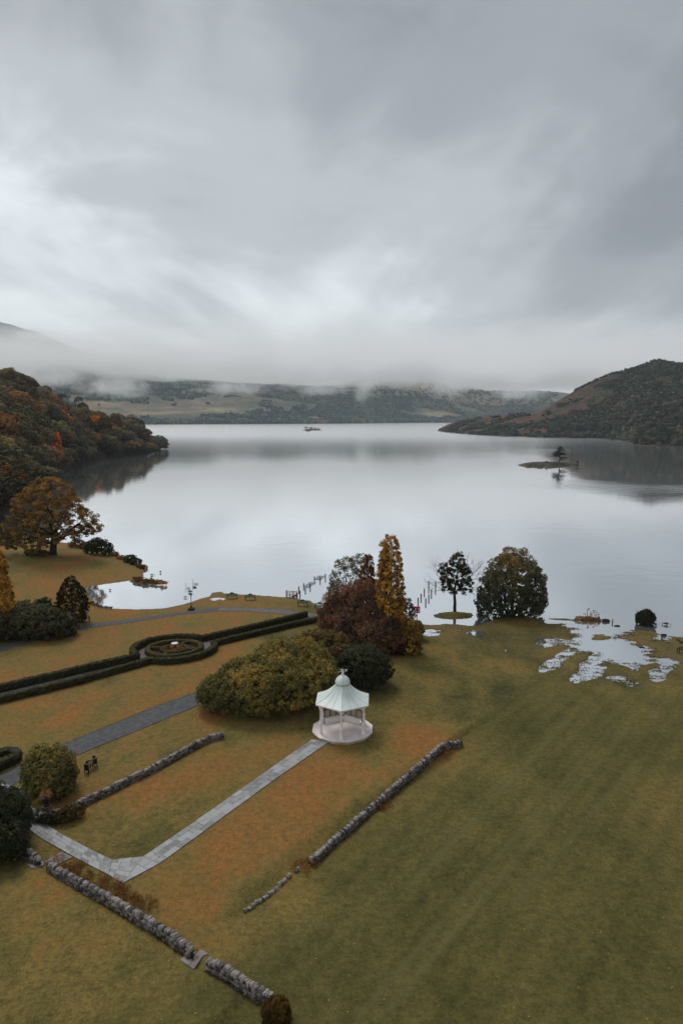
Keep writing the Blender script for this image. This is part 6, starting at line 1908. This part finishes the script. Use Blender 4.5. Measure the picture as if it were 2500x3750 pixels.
for q, lab in (([(1113, 2146), (1134, 2131), (1158, 2132), (1127, 2153)], 'nearer pale deck of the landing stage, just awash'), ([(1152, 2121), (1165, 2107), (1189, 2109), (1174, 2123.5)], 'outer pale deck of the landing stage, just awash')):
    P = [px2w(x, y, 0.06) for x, y in q]
    t = thing('jetty_deck', lab, 'jetty', (P[0][0], P[0][1], 0), 0, 'awash decks of the landing stage')
    for i in range(8):
        u0, u1 = i / 8 + .008, (i + 1) / 8 - .008
        L4 = lambda a, b, u: (a[0] + (b[0] - a[0]) * u - P[0][0], a[1] + (b[1] - a[1]) * u - P[0][1])
        c = [L4(P[0], P[1], u0), L4(P[0], P[1], u1), L4(P[3], P[2], u1), L4(P[3], P[2], u0)]
        MB().add([(x, y, -0.02) for x, y in c] + [(x, y, 0.06) for x, y in c], [(4, 7, 6, 5), (0, 1, 2, 3), (0, 4, 5, 1), (1, 5, 6, 2), (2, 6, 7, 3), (3, 7, 4, 0)]).build('plank', M['deck'], t)

# lifebuoy board
fx, fy, fz = G(1526, 2275)
fh = height_between(1526, 2275, 2222)
t = thing('lifebuoy_board', 'bright red lifebuoy board on a post at the water edge', 'lifebuoy', (fx, fy, fz), R(-6))
MB().bar((0, 0, -0.2), (0, 0, fh - 0.5), 0.10).build('post', M['wood'], t)
b = MB(); b.box((0, 0, fh - 0.47), (0.80, 0.12, 0.94)); b.box((0, -0.03, fh + 0.01), (0.86, 0.22, 0.05)); b.box((-0.41, -0.05, fh - .47), (0.04, 0.2, .94)); b.box((0.41, -0.05, fh - .47), (0.04, 0.2, .94))
bd = b.build('housing', M['red'], t)
b = MB(); n = 24
ringp = [Vector((0.27 * math.cos(2 * math.pi * k / n), -0.11, fh - 0.47 + 0.33 * math.sin(2 * math.pi * k / n))) for k in range(n)]
rb = MB(); rb.tube(ringp + [ringp[0]], 0.085, 8, False)
rbo = rb.build('lifebuoy', M['sign'], bd, True)
for k in (0, 1):
    b = MB(); b.tube(ringp[(k * 12 + 4):(k * 12 + 9)], 0.092, 8, True); b.build('red_band', M['red'], rbo, True)

# white tags on thin stakes round the flooded grass
for (px, py, lab) in [(2077, 2350, 'white tag on a stake standing in the long shallow arm of the flood'), (1851, 2382, 'white tag on a stake beside the dark muddy patch'),
                      (1976, 2444, 'white tag on a stake on the dry turf nearest the camera'), (2225, 2414, 'white tag on a stake at the near edge of the widest pool')]:
    x, y, z = G_above(px, py, 0.62)
    t = thing('marker_stake', lab, 'marker', (x, y, z), 0, 'tagged stakes round the flooded grass')
    MB().lathe([(0.014, -0.2), (0.014, 0.72)], 6).build('stake', M['wood'], t)
    MB().box((0, -0.02, 0.62), (0.20, 0.02, 0.26)).build('tag', M['sign'], t)
ra, rb_ = G_above(1851, 2382, 0.45), G_above(2077, 2350, 0.45)
pts = [Vector((ra[0] + (rb_[0] - ra[0]) * u, ra[1] + (rb_[1] - ra[1]) * u, 0.45 + ra[2] + (rb_[2] - ra[2]) * u - 0.25 * math.sin(math.pi * u))) for u in np.linspace(0, 1, 12)]
tag(MB().tube(pts, 0.012, 5).build('marker_rope', M['green']), 'thin green rope between the muddy patch stake and the stake in the shallow water', 'rope')

# warning sign, shrub and driftwood on the spit
x, y, z = G(2162, 2266)
t = thing('warning_sign', 'small white notice on a post among the dry shrub on the spit', 'sign', (x, y, z))
MB().bar((0, 0, -.2), (0, 0, 0.75), 0.06).build('post', M['wood'], t)
MB().box((0, -0.05, 0.62), (0.36, 0.03, 0.46)).build('board', M['sign'], t)
MB().box((0, -0.068, 0.72), (0.24, 0.004, 0.08)).build('red_heading', M['red'], t)
b, L = dl((1352, 1418), [(1349, 1420, 10, 20), (1360, 1421, 11, 16)])
shrub('dry_shrub', 'sparse dry reddish shrub around the white notice on the spit', 'shrub', b, L, LM['fern'], 0.5, 0.3, 7, 0.16, seed=120, skip=0.3, inner=False)
b, L = dl((1345, 1424), [(1333, 1424, 11, 6), (1352, 1425, 12, 6), (1368, 1426, 9, 5)])
shrub('rusty_grass', 'rusty tufted grass at the foot of the dry shrub on the spit', 'grass tuft', b, L, LM['fern'], 0.35, 0.22, 9, 0.2, seed=121, inner=False)
x, y = px2w(2216, 2276, 0)
def lump(name, label, cat, x, y, z, s, m, seed, rz=0.0):
    me = rock_mesh(name, seed, m, 2, 0.25, 0.12)
    o = ob(name, me, None, (x, y, z), (0, 0, rz)); o.scale = s
    tag(o, label, cat); return o
lump('driftwood', 'dark rounded root stump lying in the shallows by the spit', 'driftwood', x, y, 0.12, (0.95, 0.6, 0.5), M['bark'], 130)
lump('driftwood', 'small grey stump upright in the water next to the dark root stump', 'driftwood', *px2w(2190, 2272, 0), 0.2, (0.28, 0.25, 0.8), M['barkpale'], 131)
lump('driftwood', 'thin stake like stump past the dark root stump', 'driftwood', *px2w(2241, 2282, 0), 0.2, (0.14, 0.14, 0.7), M['barkpale'], 132)
lump('turf_clod', 'dark grassy clod awash beyond the mouth of the flood', 'turf', *px2w(2258, 2293, 0), 0.02, (0.8, 0.4, 0.2), M['soil'], 133)
lump('turf_clod', 'dark clod on the lake edge of the grass by the ducks', 'turf', *px2w(2428, 2328, 0), 0.12, (0.7, 0.3, 0.25), M['soil'], 134)
lump('turf_clod', 'dark islet of turf at the edge of the widest pool', 'turf', *px2w(2348, 2371, 0), 0.03, (0.7, 0.25, 0.12), M['soil'], 135)
# stakes and tufts in the water at the right
for i, (px, py, lab) in enumerate([(2423, 2288, 'short dark stake in the water past the willow bush'), (2413, 2286, 'thin pale reed stem in the water past the willow bush')]):
    x, y = px2w(px, py, 0)
    tag(MB().lathe([(0.06 if i == 0 else .025, -0.5), (0.05 if i == 0 else .015, 0.32)], 7).build('water_stake', M['black'] if i == 0 else M['barkpale'], None, False, (x, y, 0)), lab, 'stake')
def tuft(name, label, px, py, r, h, n, seed, mat='reed'):
    rg = np.random.default_rng(seed); x, y, z = G(px, py)
    cl = [(r * rg.normal(0, .5), r * rg.normal(0, .4), h * .35, r * .4, 0, 0, 1, rg.random() * .7) for _ in range(n)]
    o = ob(name, crown_mesh(name, LM[mat], [leaves(np.array(cl), 5, h * .6, rg, droop=-1.4, aspect=0.10)]), None, (x, y, z))
    tag(o, label, 'grass tuft')
tuft('reed_tuft', 'small dark reed tuft in the water near the short dark stake', 2440, 2289, 0.3, 0.5, 12, 140)
tuft('reed_tuft', 'dark reed tuft in the inlet next to the swans', 697, 2170, 0.35, 0.5, 12, 141)
tuft('reed_tuft', 'faint reed tuft in the inlet nearest the lamp post', 680, 2190, 0.4, 0.35, 8, 142)
tuft('reed_tuft', 'small reed tuft in the lake just off the point of the knoll', 556, 2108, 0.4, 0.4, 10, 143)
tuft('reed_tuft', 'thin reed tuft in the lake beyond the flat heather islet', 588, 2098, 0.2, 0.6, 6, 144)
tuft('reed_tuft', 'tiny dark reed tuft in the middle of the still inlet', 405, 2163, 0.25, 0.4, 7, 145)
for i, (px, py) in enumerate([(335, 2212), (350, 2219), (368, 2224), (385, 2228), (405, 2230)]):
    tuft('rush_tuft', 'dark rush tuft along the curved grassy edge of the inlet', px, py, 0.5, 0.5, 12, 150 + i)
for o in list(COL.objects):
    if o.name.startswith('rush_tuft'): o['group'] = 'rush tufts round the inlet edge'

# flat heather islet in the inlet
cx, cyy = px2w(545, 2132, 0)
islet_mesh('heather_islet', cx, cyy, 64 * scale_at(545, 2132), 1.5, 0.35, M['lawn'], 'flat islet of grass and heather at the mouth of the inlet', 5, rot=-0.30, rough=0.25)
tuftP = [(500, 2122), (520, 2126), (540, 2130), (560, 2132), (580, 2136), (600, 2140), (530, 2134), (508, 2128)]
B = px2w(545, 2132, 0)
cl = []
rg = np.random.default_rng(160)
for px, py in tuftP:
    x, y = px2w(px, py, 0.2)
    for _ in range(9): cl.append((x - B[0] + rg.normal(0, .4), y - B[1] + rg.normal(0, .25), 0.35 + .2 * rg.random(), .3, 0, 0, 1, np.clip((px - 500) / 130 + rg.normal(0, .2), 0, 1)))
hh = thing('heather_patch', 'dark and reddish heather covering the flat islet in the inlet', 'heather', (B[0], B[1], 0))
ob('foliage', crown_mesh('foliage', LM['fern'], [leaves(np.array(cl), 12, 0.25, rg)]), hh)
MB().lathe([(0.05, 0), (0.03, 0.3)], 5).build('stem', M['bark'], hh)

# birds
def solid_bird(name, label, cat, loc, rz, s, m, neck, group):
    b = MB()
    pts = [(-0.50, 0, 0.22, 0.02), (-0.40, 0, 0.20, 0.09), (-0.22, 0, 0.17, 0.165), (0.0, 0, 0.15, 0.195), (0.18, 0, 0.15, 0.175), (0.30, 0, 0.20, 0.11)]
    pts += [(0.36, 0, 0.32, 0.06), (0.35, 0, 0.46, 0.045), (0.33, 0, 0.60, 0.043), (0.37, 0, 0.70, 0.052), (0.46, 0, 0.70, 0.055), (0.53, 0, 0.67, 0.03), (0.60, 0, 0.65, 0.012)] if neck else [(0.35, 0, 0.29, 0.075), (0.38, 0, 0.37, 0.085), (0.45, 0, 0.38, 0.07), (0.51, 0, 0.36, 0.035), (0.58, 0, 0.35, 0.018)]
    b.tube([(x * s, y * s, z * s) for x, y, z, r in pts], [r * s for *_, r in pts], 10)
    o = b.build(name, m, None, True, loc); o.rotation_euler = (0, 0, rz)
    return tag(o, label, cat, group)
solid_bird('swan', 'white swan on the inlet, the one nearer the lamp post', 'swan', (*px2w(687, 2154, 0), -0.08), R(150), 1.35, M['feather'], True, 'swans on the inlet')
solid_bird('swan', 'white swan on the inlet, the one farther out', 'swan', (*px2w(715, 2139, 0), -0.08), R(165), 1.30, M['feather'], True, 'swans on the inlet')
solid_bird('cygnet', 'small dark bird swimming beneath the farther swan', 'bird', (*px2w(713, 2152, 0), -0.05), R(170), 0.8, M['duck'], False, None)
DW = principled('pale_duck_feathers', (0.45, 0.40, 0.36), 0.8, 0.8, 12, color2=(0.08, 0.06, 0.05))
for px, py, rz, m, lab in [(2393, 2345, 200, DW, 'pale duck on the grass, farthest from the dark bench'), (2422, 2344, 80, M['duck'], 'brown duck standing before the tiny pool on the grass'), (2442, 2354, 20, DW, 'pale breasted duck on the grass in the middle of the flock'),
                           (2480, 2346, 120, M['duck'], 'brown duck on the grass, the one nearest the lake'), (2492, 2354, 190, M['duck'], 'dark duck on the grass, the one closest to the bench')]:
    solid_bird('duck', lab, 'duck', G(px, py), R(rz), 0.75, m, False, 'ducks resting on the flooded grass')

# small white signs by the path
for px, py, w, hgt, lab in [(321, 2247, 0.28, 0.45, 'small white post sign on the lawn by the upright conifer'), (212, 2330, 0.55, 0.30, 'small pale plaque at the foot of the rhododendron bank')]:
    x, y, z = G(px, py)
    t = thing('small_sign', lab, 'sign', (x, y, z), R(-10))
    MB().box((0, 0, 0.1), (0.06, 0.05, 0.3)).build('post', M['wood'], t); MB().box((0, -0.04, 0.2 + hgt / 2), (w, 0.03, hgt)).build('board', M['sign'], t)

# ------------------------------------------------------------------ islets on the lake
def rocky_islet(name, label, px, py, wpx, seed, hgt, depth):
    x, y = px2w(px, py, 0); s = y / FOCAL * wpx / 2
    return islet_mesh(name, x, y, s, depth, hgt, M['rock'], label, seed, None, 0.25), (x, y)
_, (ix, iy) = rocky_islet('rocky_islet', 'low rocky islet with a single pine standing on it', 2000, 1703, 168, 21, 2.0, 6.0)
rg = np.random.default_rng(170)
for i, (px, py, s, lab) in enumerate([(1935, 1706, 3.2, 'dark boulder at one end of the pine islet'), (1975, 1708, 3.6, 'grey boulder on the near shore of the pine islet'), (2012, 1709, 2.6, 'pale boulder below the pine on its islet'), (2075, 1705, 2.6, 'dark boulder off the tail of the pine islet'), (2110, 1704, 2.2, 'tiny rock standing apart from the pine islet'), (1950, 1700, 3.0, 'boulder on the crest of the pine islet')]):
    x, y = px2w(px, py, 0)
    lump('boulder', lab, 'rock', x, y, 0.4, (s, s * .8, s * 0.6), M['rock'], 180 + i, rg.random() * 3)
px_, py_ = px2w(2045, 1703, 0)
t = thing('pine_tree', 'lone dark wind shaped pine on the rocky islet', 'tree', (px_, py_, 1.2))
mb = MB(); limb(mb, (0, 0, -1), (0.4, 0, 9.5), 0.28, 0.08, rg, 6, 0.08, 6)
cl = []
for x, z, w, th in ((-1.8, 4.4, 2.4, .7), (2.3, 3.3, 2.3, .7), (0.3, 6.0, 2.8, .8), (-1.4, 7.0, 2.0, .7), (1.8, 5.4, 2.4, .7), (0.9, 7.7, 2.4, .8), (0.3, 8.9, 2.1, .8), (0.6, 9.9, 1.2, .6), (-2.9, 6.0, 1.6, .5), (1.5, 2.2, 1.5, .5), (-0.9, 5.2, 2.0, .6)):
    limb(mb, (0.2, 0, z - 0.8), (x, rg.normal(0, .5), z), 0.10, 0.04, rg, 3, 0.1, 4)
    for _ in range(int(16 * w)):
        a = rg.random() * 6.28; q = math.sqrt(rg.random()) * w
        cl.append((x + q * math.cos(a), q * math.sin(a) * .9, z + rg.normal(0, .22) * th, .5, 0, 0, 1, rg.random()))
ob('trunk', mb.mesh('trunk', M['bark']), t)
ob('crown', crown_mesh('crown', LM['pine'], [leaves(np.array(cl), 9, 0.5, rg, aspect=0.4, flat=.5)]), t)
for i, (px, py, s, lab) in enumerate([(2000, 1688, 0.11, 'small bare shrub on the crest of the pine islet'), (2112, 1700, 0.13, 'tiny shrub on the rock apart from the pine islet')]):
    x, y = px2w(px, 1704, 0)
    wood_tree('islet_shrub', lab, 'shrub', (x, y, 0.9 if i == 0 else .5), s * 1.4, s * 1.5, 'broad', (0.05, 0.045, 0.025), rg)
_, (fx2, fy2) = rocky_islet('far_islet', 'small rocky wooded islet far out on the lake', 1143, 1576, 64, 23, 3.0, 12.0)
for i, (px, s, c, lab) in enumerate([(1122, .45, (0.035, .042, .025), 'dark bush on the far islet, over its pale rock'), (1140, .42, (.03, .04, .022), 'dark bush at the middle of the far islet'), (1155, .36, (.035, .045, .025), 'dark bush toward the tail of the far islet'), (1168, .28, (.03, .04, .022), 'small bush at the tip of the far islet')]):
    a = (px - 1250) / FOCAL
    wood_tree('islet_bush', lab, 'shrub', (a * fy2 * 1.005, fy2 + rg.normal(0, 3), 1.2), s * 1.1, s * 1.7, 'broad', c, rg)
x, y = px2w(1128, 1580, 0); lump('boulder', 'pale rock face at the end of the far islet', 'rock', x, y, 2.0, (8, 5, 3.2), M['rock'], 190)
x, y = px2w(1845, 1598, 0); lump('boulder', 'large pale boulder in the lake off the bracken hill shore', 'rock', x, y - 8, 1.0, (10, 6, 3.5), M['rock'], 191)
for i, (px, py, lab) in enumerate([(2240, 1612, 'pale shore rock below the wooded foot of the bracken hill'), (2440, 1622, 'grey outcrop at the steep shore end of the bracken hill'), (2475, 1620, 'second grey outcrop at the steep shore end of the bracken hill'), (1980, 1602, 'low pale shore rock in the middle of the bracken hill shoreline')]):
    x, y = px2w(px, py, 0); lump('boulder', lab, 'rock', x, y + 2, 0.5, (6, 4, 2 if i in (0, 3) else 6), M['rock'], 195 + i, i)

# far white house
a = (1730 - 1250) / FOCAL; hy = float(ip(a, FA_S)) + 45; hz_ = float(far_h(np.array([a]), np.array([hy]))[0])
t = thing('white_house', 'distant white house with a slate roof among trees on the far shore', 'house', (a * hy, hy, hz_ + 4), R(12))
MB().box((0, 0, 5), (26, 10, 11)).build('wall', M['house'], t)
MB().add([(-13.6, -5.8, 10.5), (13.6, -5.8, 10.5), (13.6, 5.8, 10.5), (-13.6, 5.8, 10.5), (-13.6, 0, 16), (13.6, 0, 16)], [(0, 1, 5, 4), (2, 3, 4, 5), (0, 4, 3), (1, 2, 5), (0, 3, 2, 1)]).build('roof', M['slate'], t)
MB().box((20, -1, 4), (14, 9, 8)).build('wing', M['house'], t)
MB().add([(13, -6, 8), (27.5, -6, 8), (27.5, 4, 8), (13, 4, 8), (13, -1, 12), (27.5, -1, 12)], [(0, 1, 5, 4), (2, 3, 4, 5), (0, 4, 3), (1, 2, 5), (0, 3, 2, 1)]).build('wing_roof', M['slate'], t)
for i in range(5):
    for z in (3.2, 7.6): MB().box((-10 + 5 * i, -5.03, z), (1.6, 0.1, 2.2)).build('window', M['pane'], t)
for x in (-11, 11): MB().box((x, 0, 16.2), (1.6, 1.6, 3)).build('chimney', M['house'], t)

# ------------------------------------------------------------------ fallen leaves and weeds in the turf
rg = np.random.default_rng(200); pts = []
for n_, (x0, x1, y0, y1) in ((420, (-22, 24, 28, 66)), (160, (-45, 5, 60, 100))):
    pts += [(rg.uniform(x0, x1), rg.uniform(y0, y1)) for _ in range(n_)]
for _ in range(70):
    u = rg.random(); a0, b0 = G(150, 3230), G(660, 3520)
    pts.append((a0[0] + (b0[0] - a0[0]) * u + rg.normal(0, .35), a0[1] + (b0[1] - a0[1]) * u + rg.normal(0, .35)))
pts = np.array(pts); z = ground_h(pts[:, 0], pts[:, 1]); k = len(pts)
th = rg.uniform(0, 6.28, k); s = rg.uniform(0.025, 0.07, k)
dx_, dy_ = np.cos(th) * s, np.sin(th) * s
V = np.stack([np.column_stack([pts[:, 0] + a * dx_ - b * dy_, pts[:, 1] + a * dy_ + b * dx_, z + 0.03 + c]) for a, b, c in ((1, 0, 0.0), (0, .6, .015), (-1, 0, 0.0), (0, -.6, .015))], 1).reshape(-1, 3)
tag(ob('fallen_leaves', me_np('fallen_leaves', V, np.arange(4 * k).reshape(-1, 4), M['leafspeck'])), 'scattered pale fallen leaves on the lawns', kind='stuff')

# grass standing in and around the flooded hollows
rg = np.random.default_rng(210)
n = 150000
x = rg.uniform(10, 54, n); y = rg.uniform(76, 108, n)
h = ground_h(x, y)
dens = np.clip(1 - np.abs(h + 0.012) / 0.045, 0, 1) * sstep(0.36, 0.60, fbm(x * 0.7, y * 1.6, seed=77, octs=3))
sdl = poly_sd(x, y, LAND)
keep = (rg.random(n) < dens) & (sdl > 1.0)
x, y, h = x[keep], y[keep], h[keep]; n = len(x)
V = []; th = rg.uniform(0, 6.28, n); s = rg.uniform(0.04, 0.10, n); t = rg.uniform(0.03, 0.09, n)
lx_, ly_ = rg.normal(0, .05, n), rg.normal(0, .05, n)
z0 = np.minimum(h, 0.0) - 0.02
V = np.stack([np.column_stack([x - np.cos(th) * s, y - np.sin(th) * s, z0]), np.column_stack([x + np.cos(th) * s, y + np.sin(th) * s, z0]),
              np.column_stack([x + np.cos(th) * s * .5 + lx_, y + np.sin(th) * s * .5 + ly_, z0 + 0.02 + t]), np.column_stack([x - np.cos(th) * s * .5 + lx_, y - np.sin(th) * s * .5 + ly_, z0 + 0.02 + t * .8])], 1).reshape(-1, 3)
LM['floodgrass'] = leafmat('flooded_grass_blades', [(0.0, (0.08, 0.066, 0.024)), (0.5, (0.145, 0.118, 0.042)), (1.0, (0.22, 0.16, 0.06))])
tag(ob('flooded_grass', me_np('flooded_grass', V, np.arange(4 * n).reshape(-1, 4), LM['floodgrass'], rg.random(n))), 'drowned grass poking through the shallow flood water', kind='stuff')
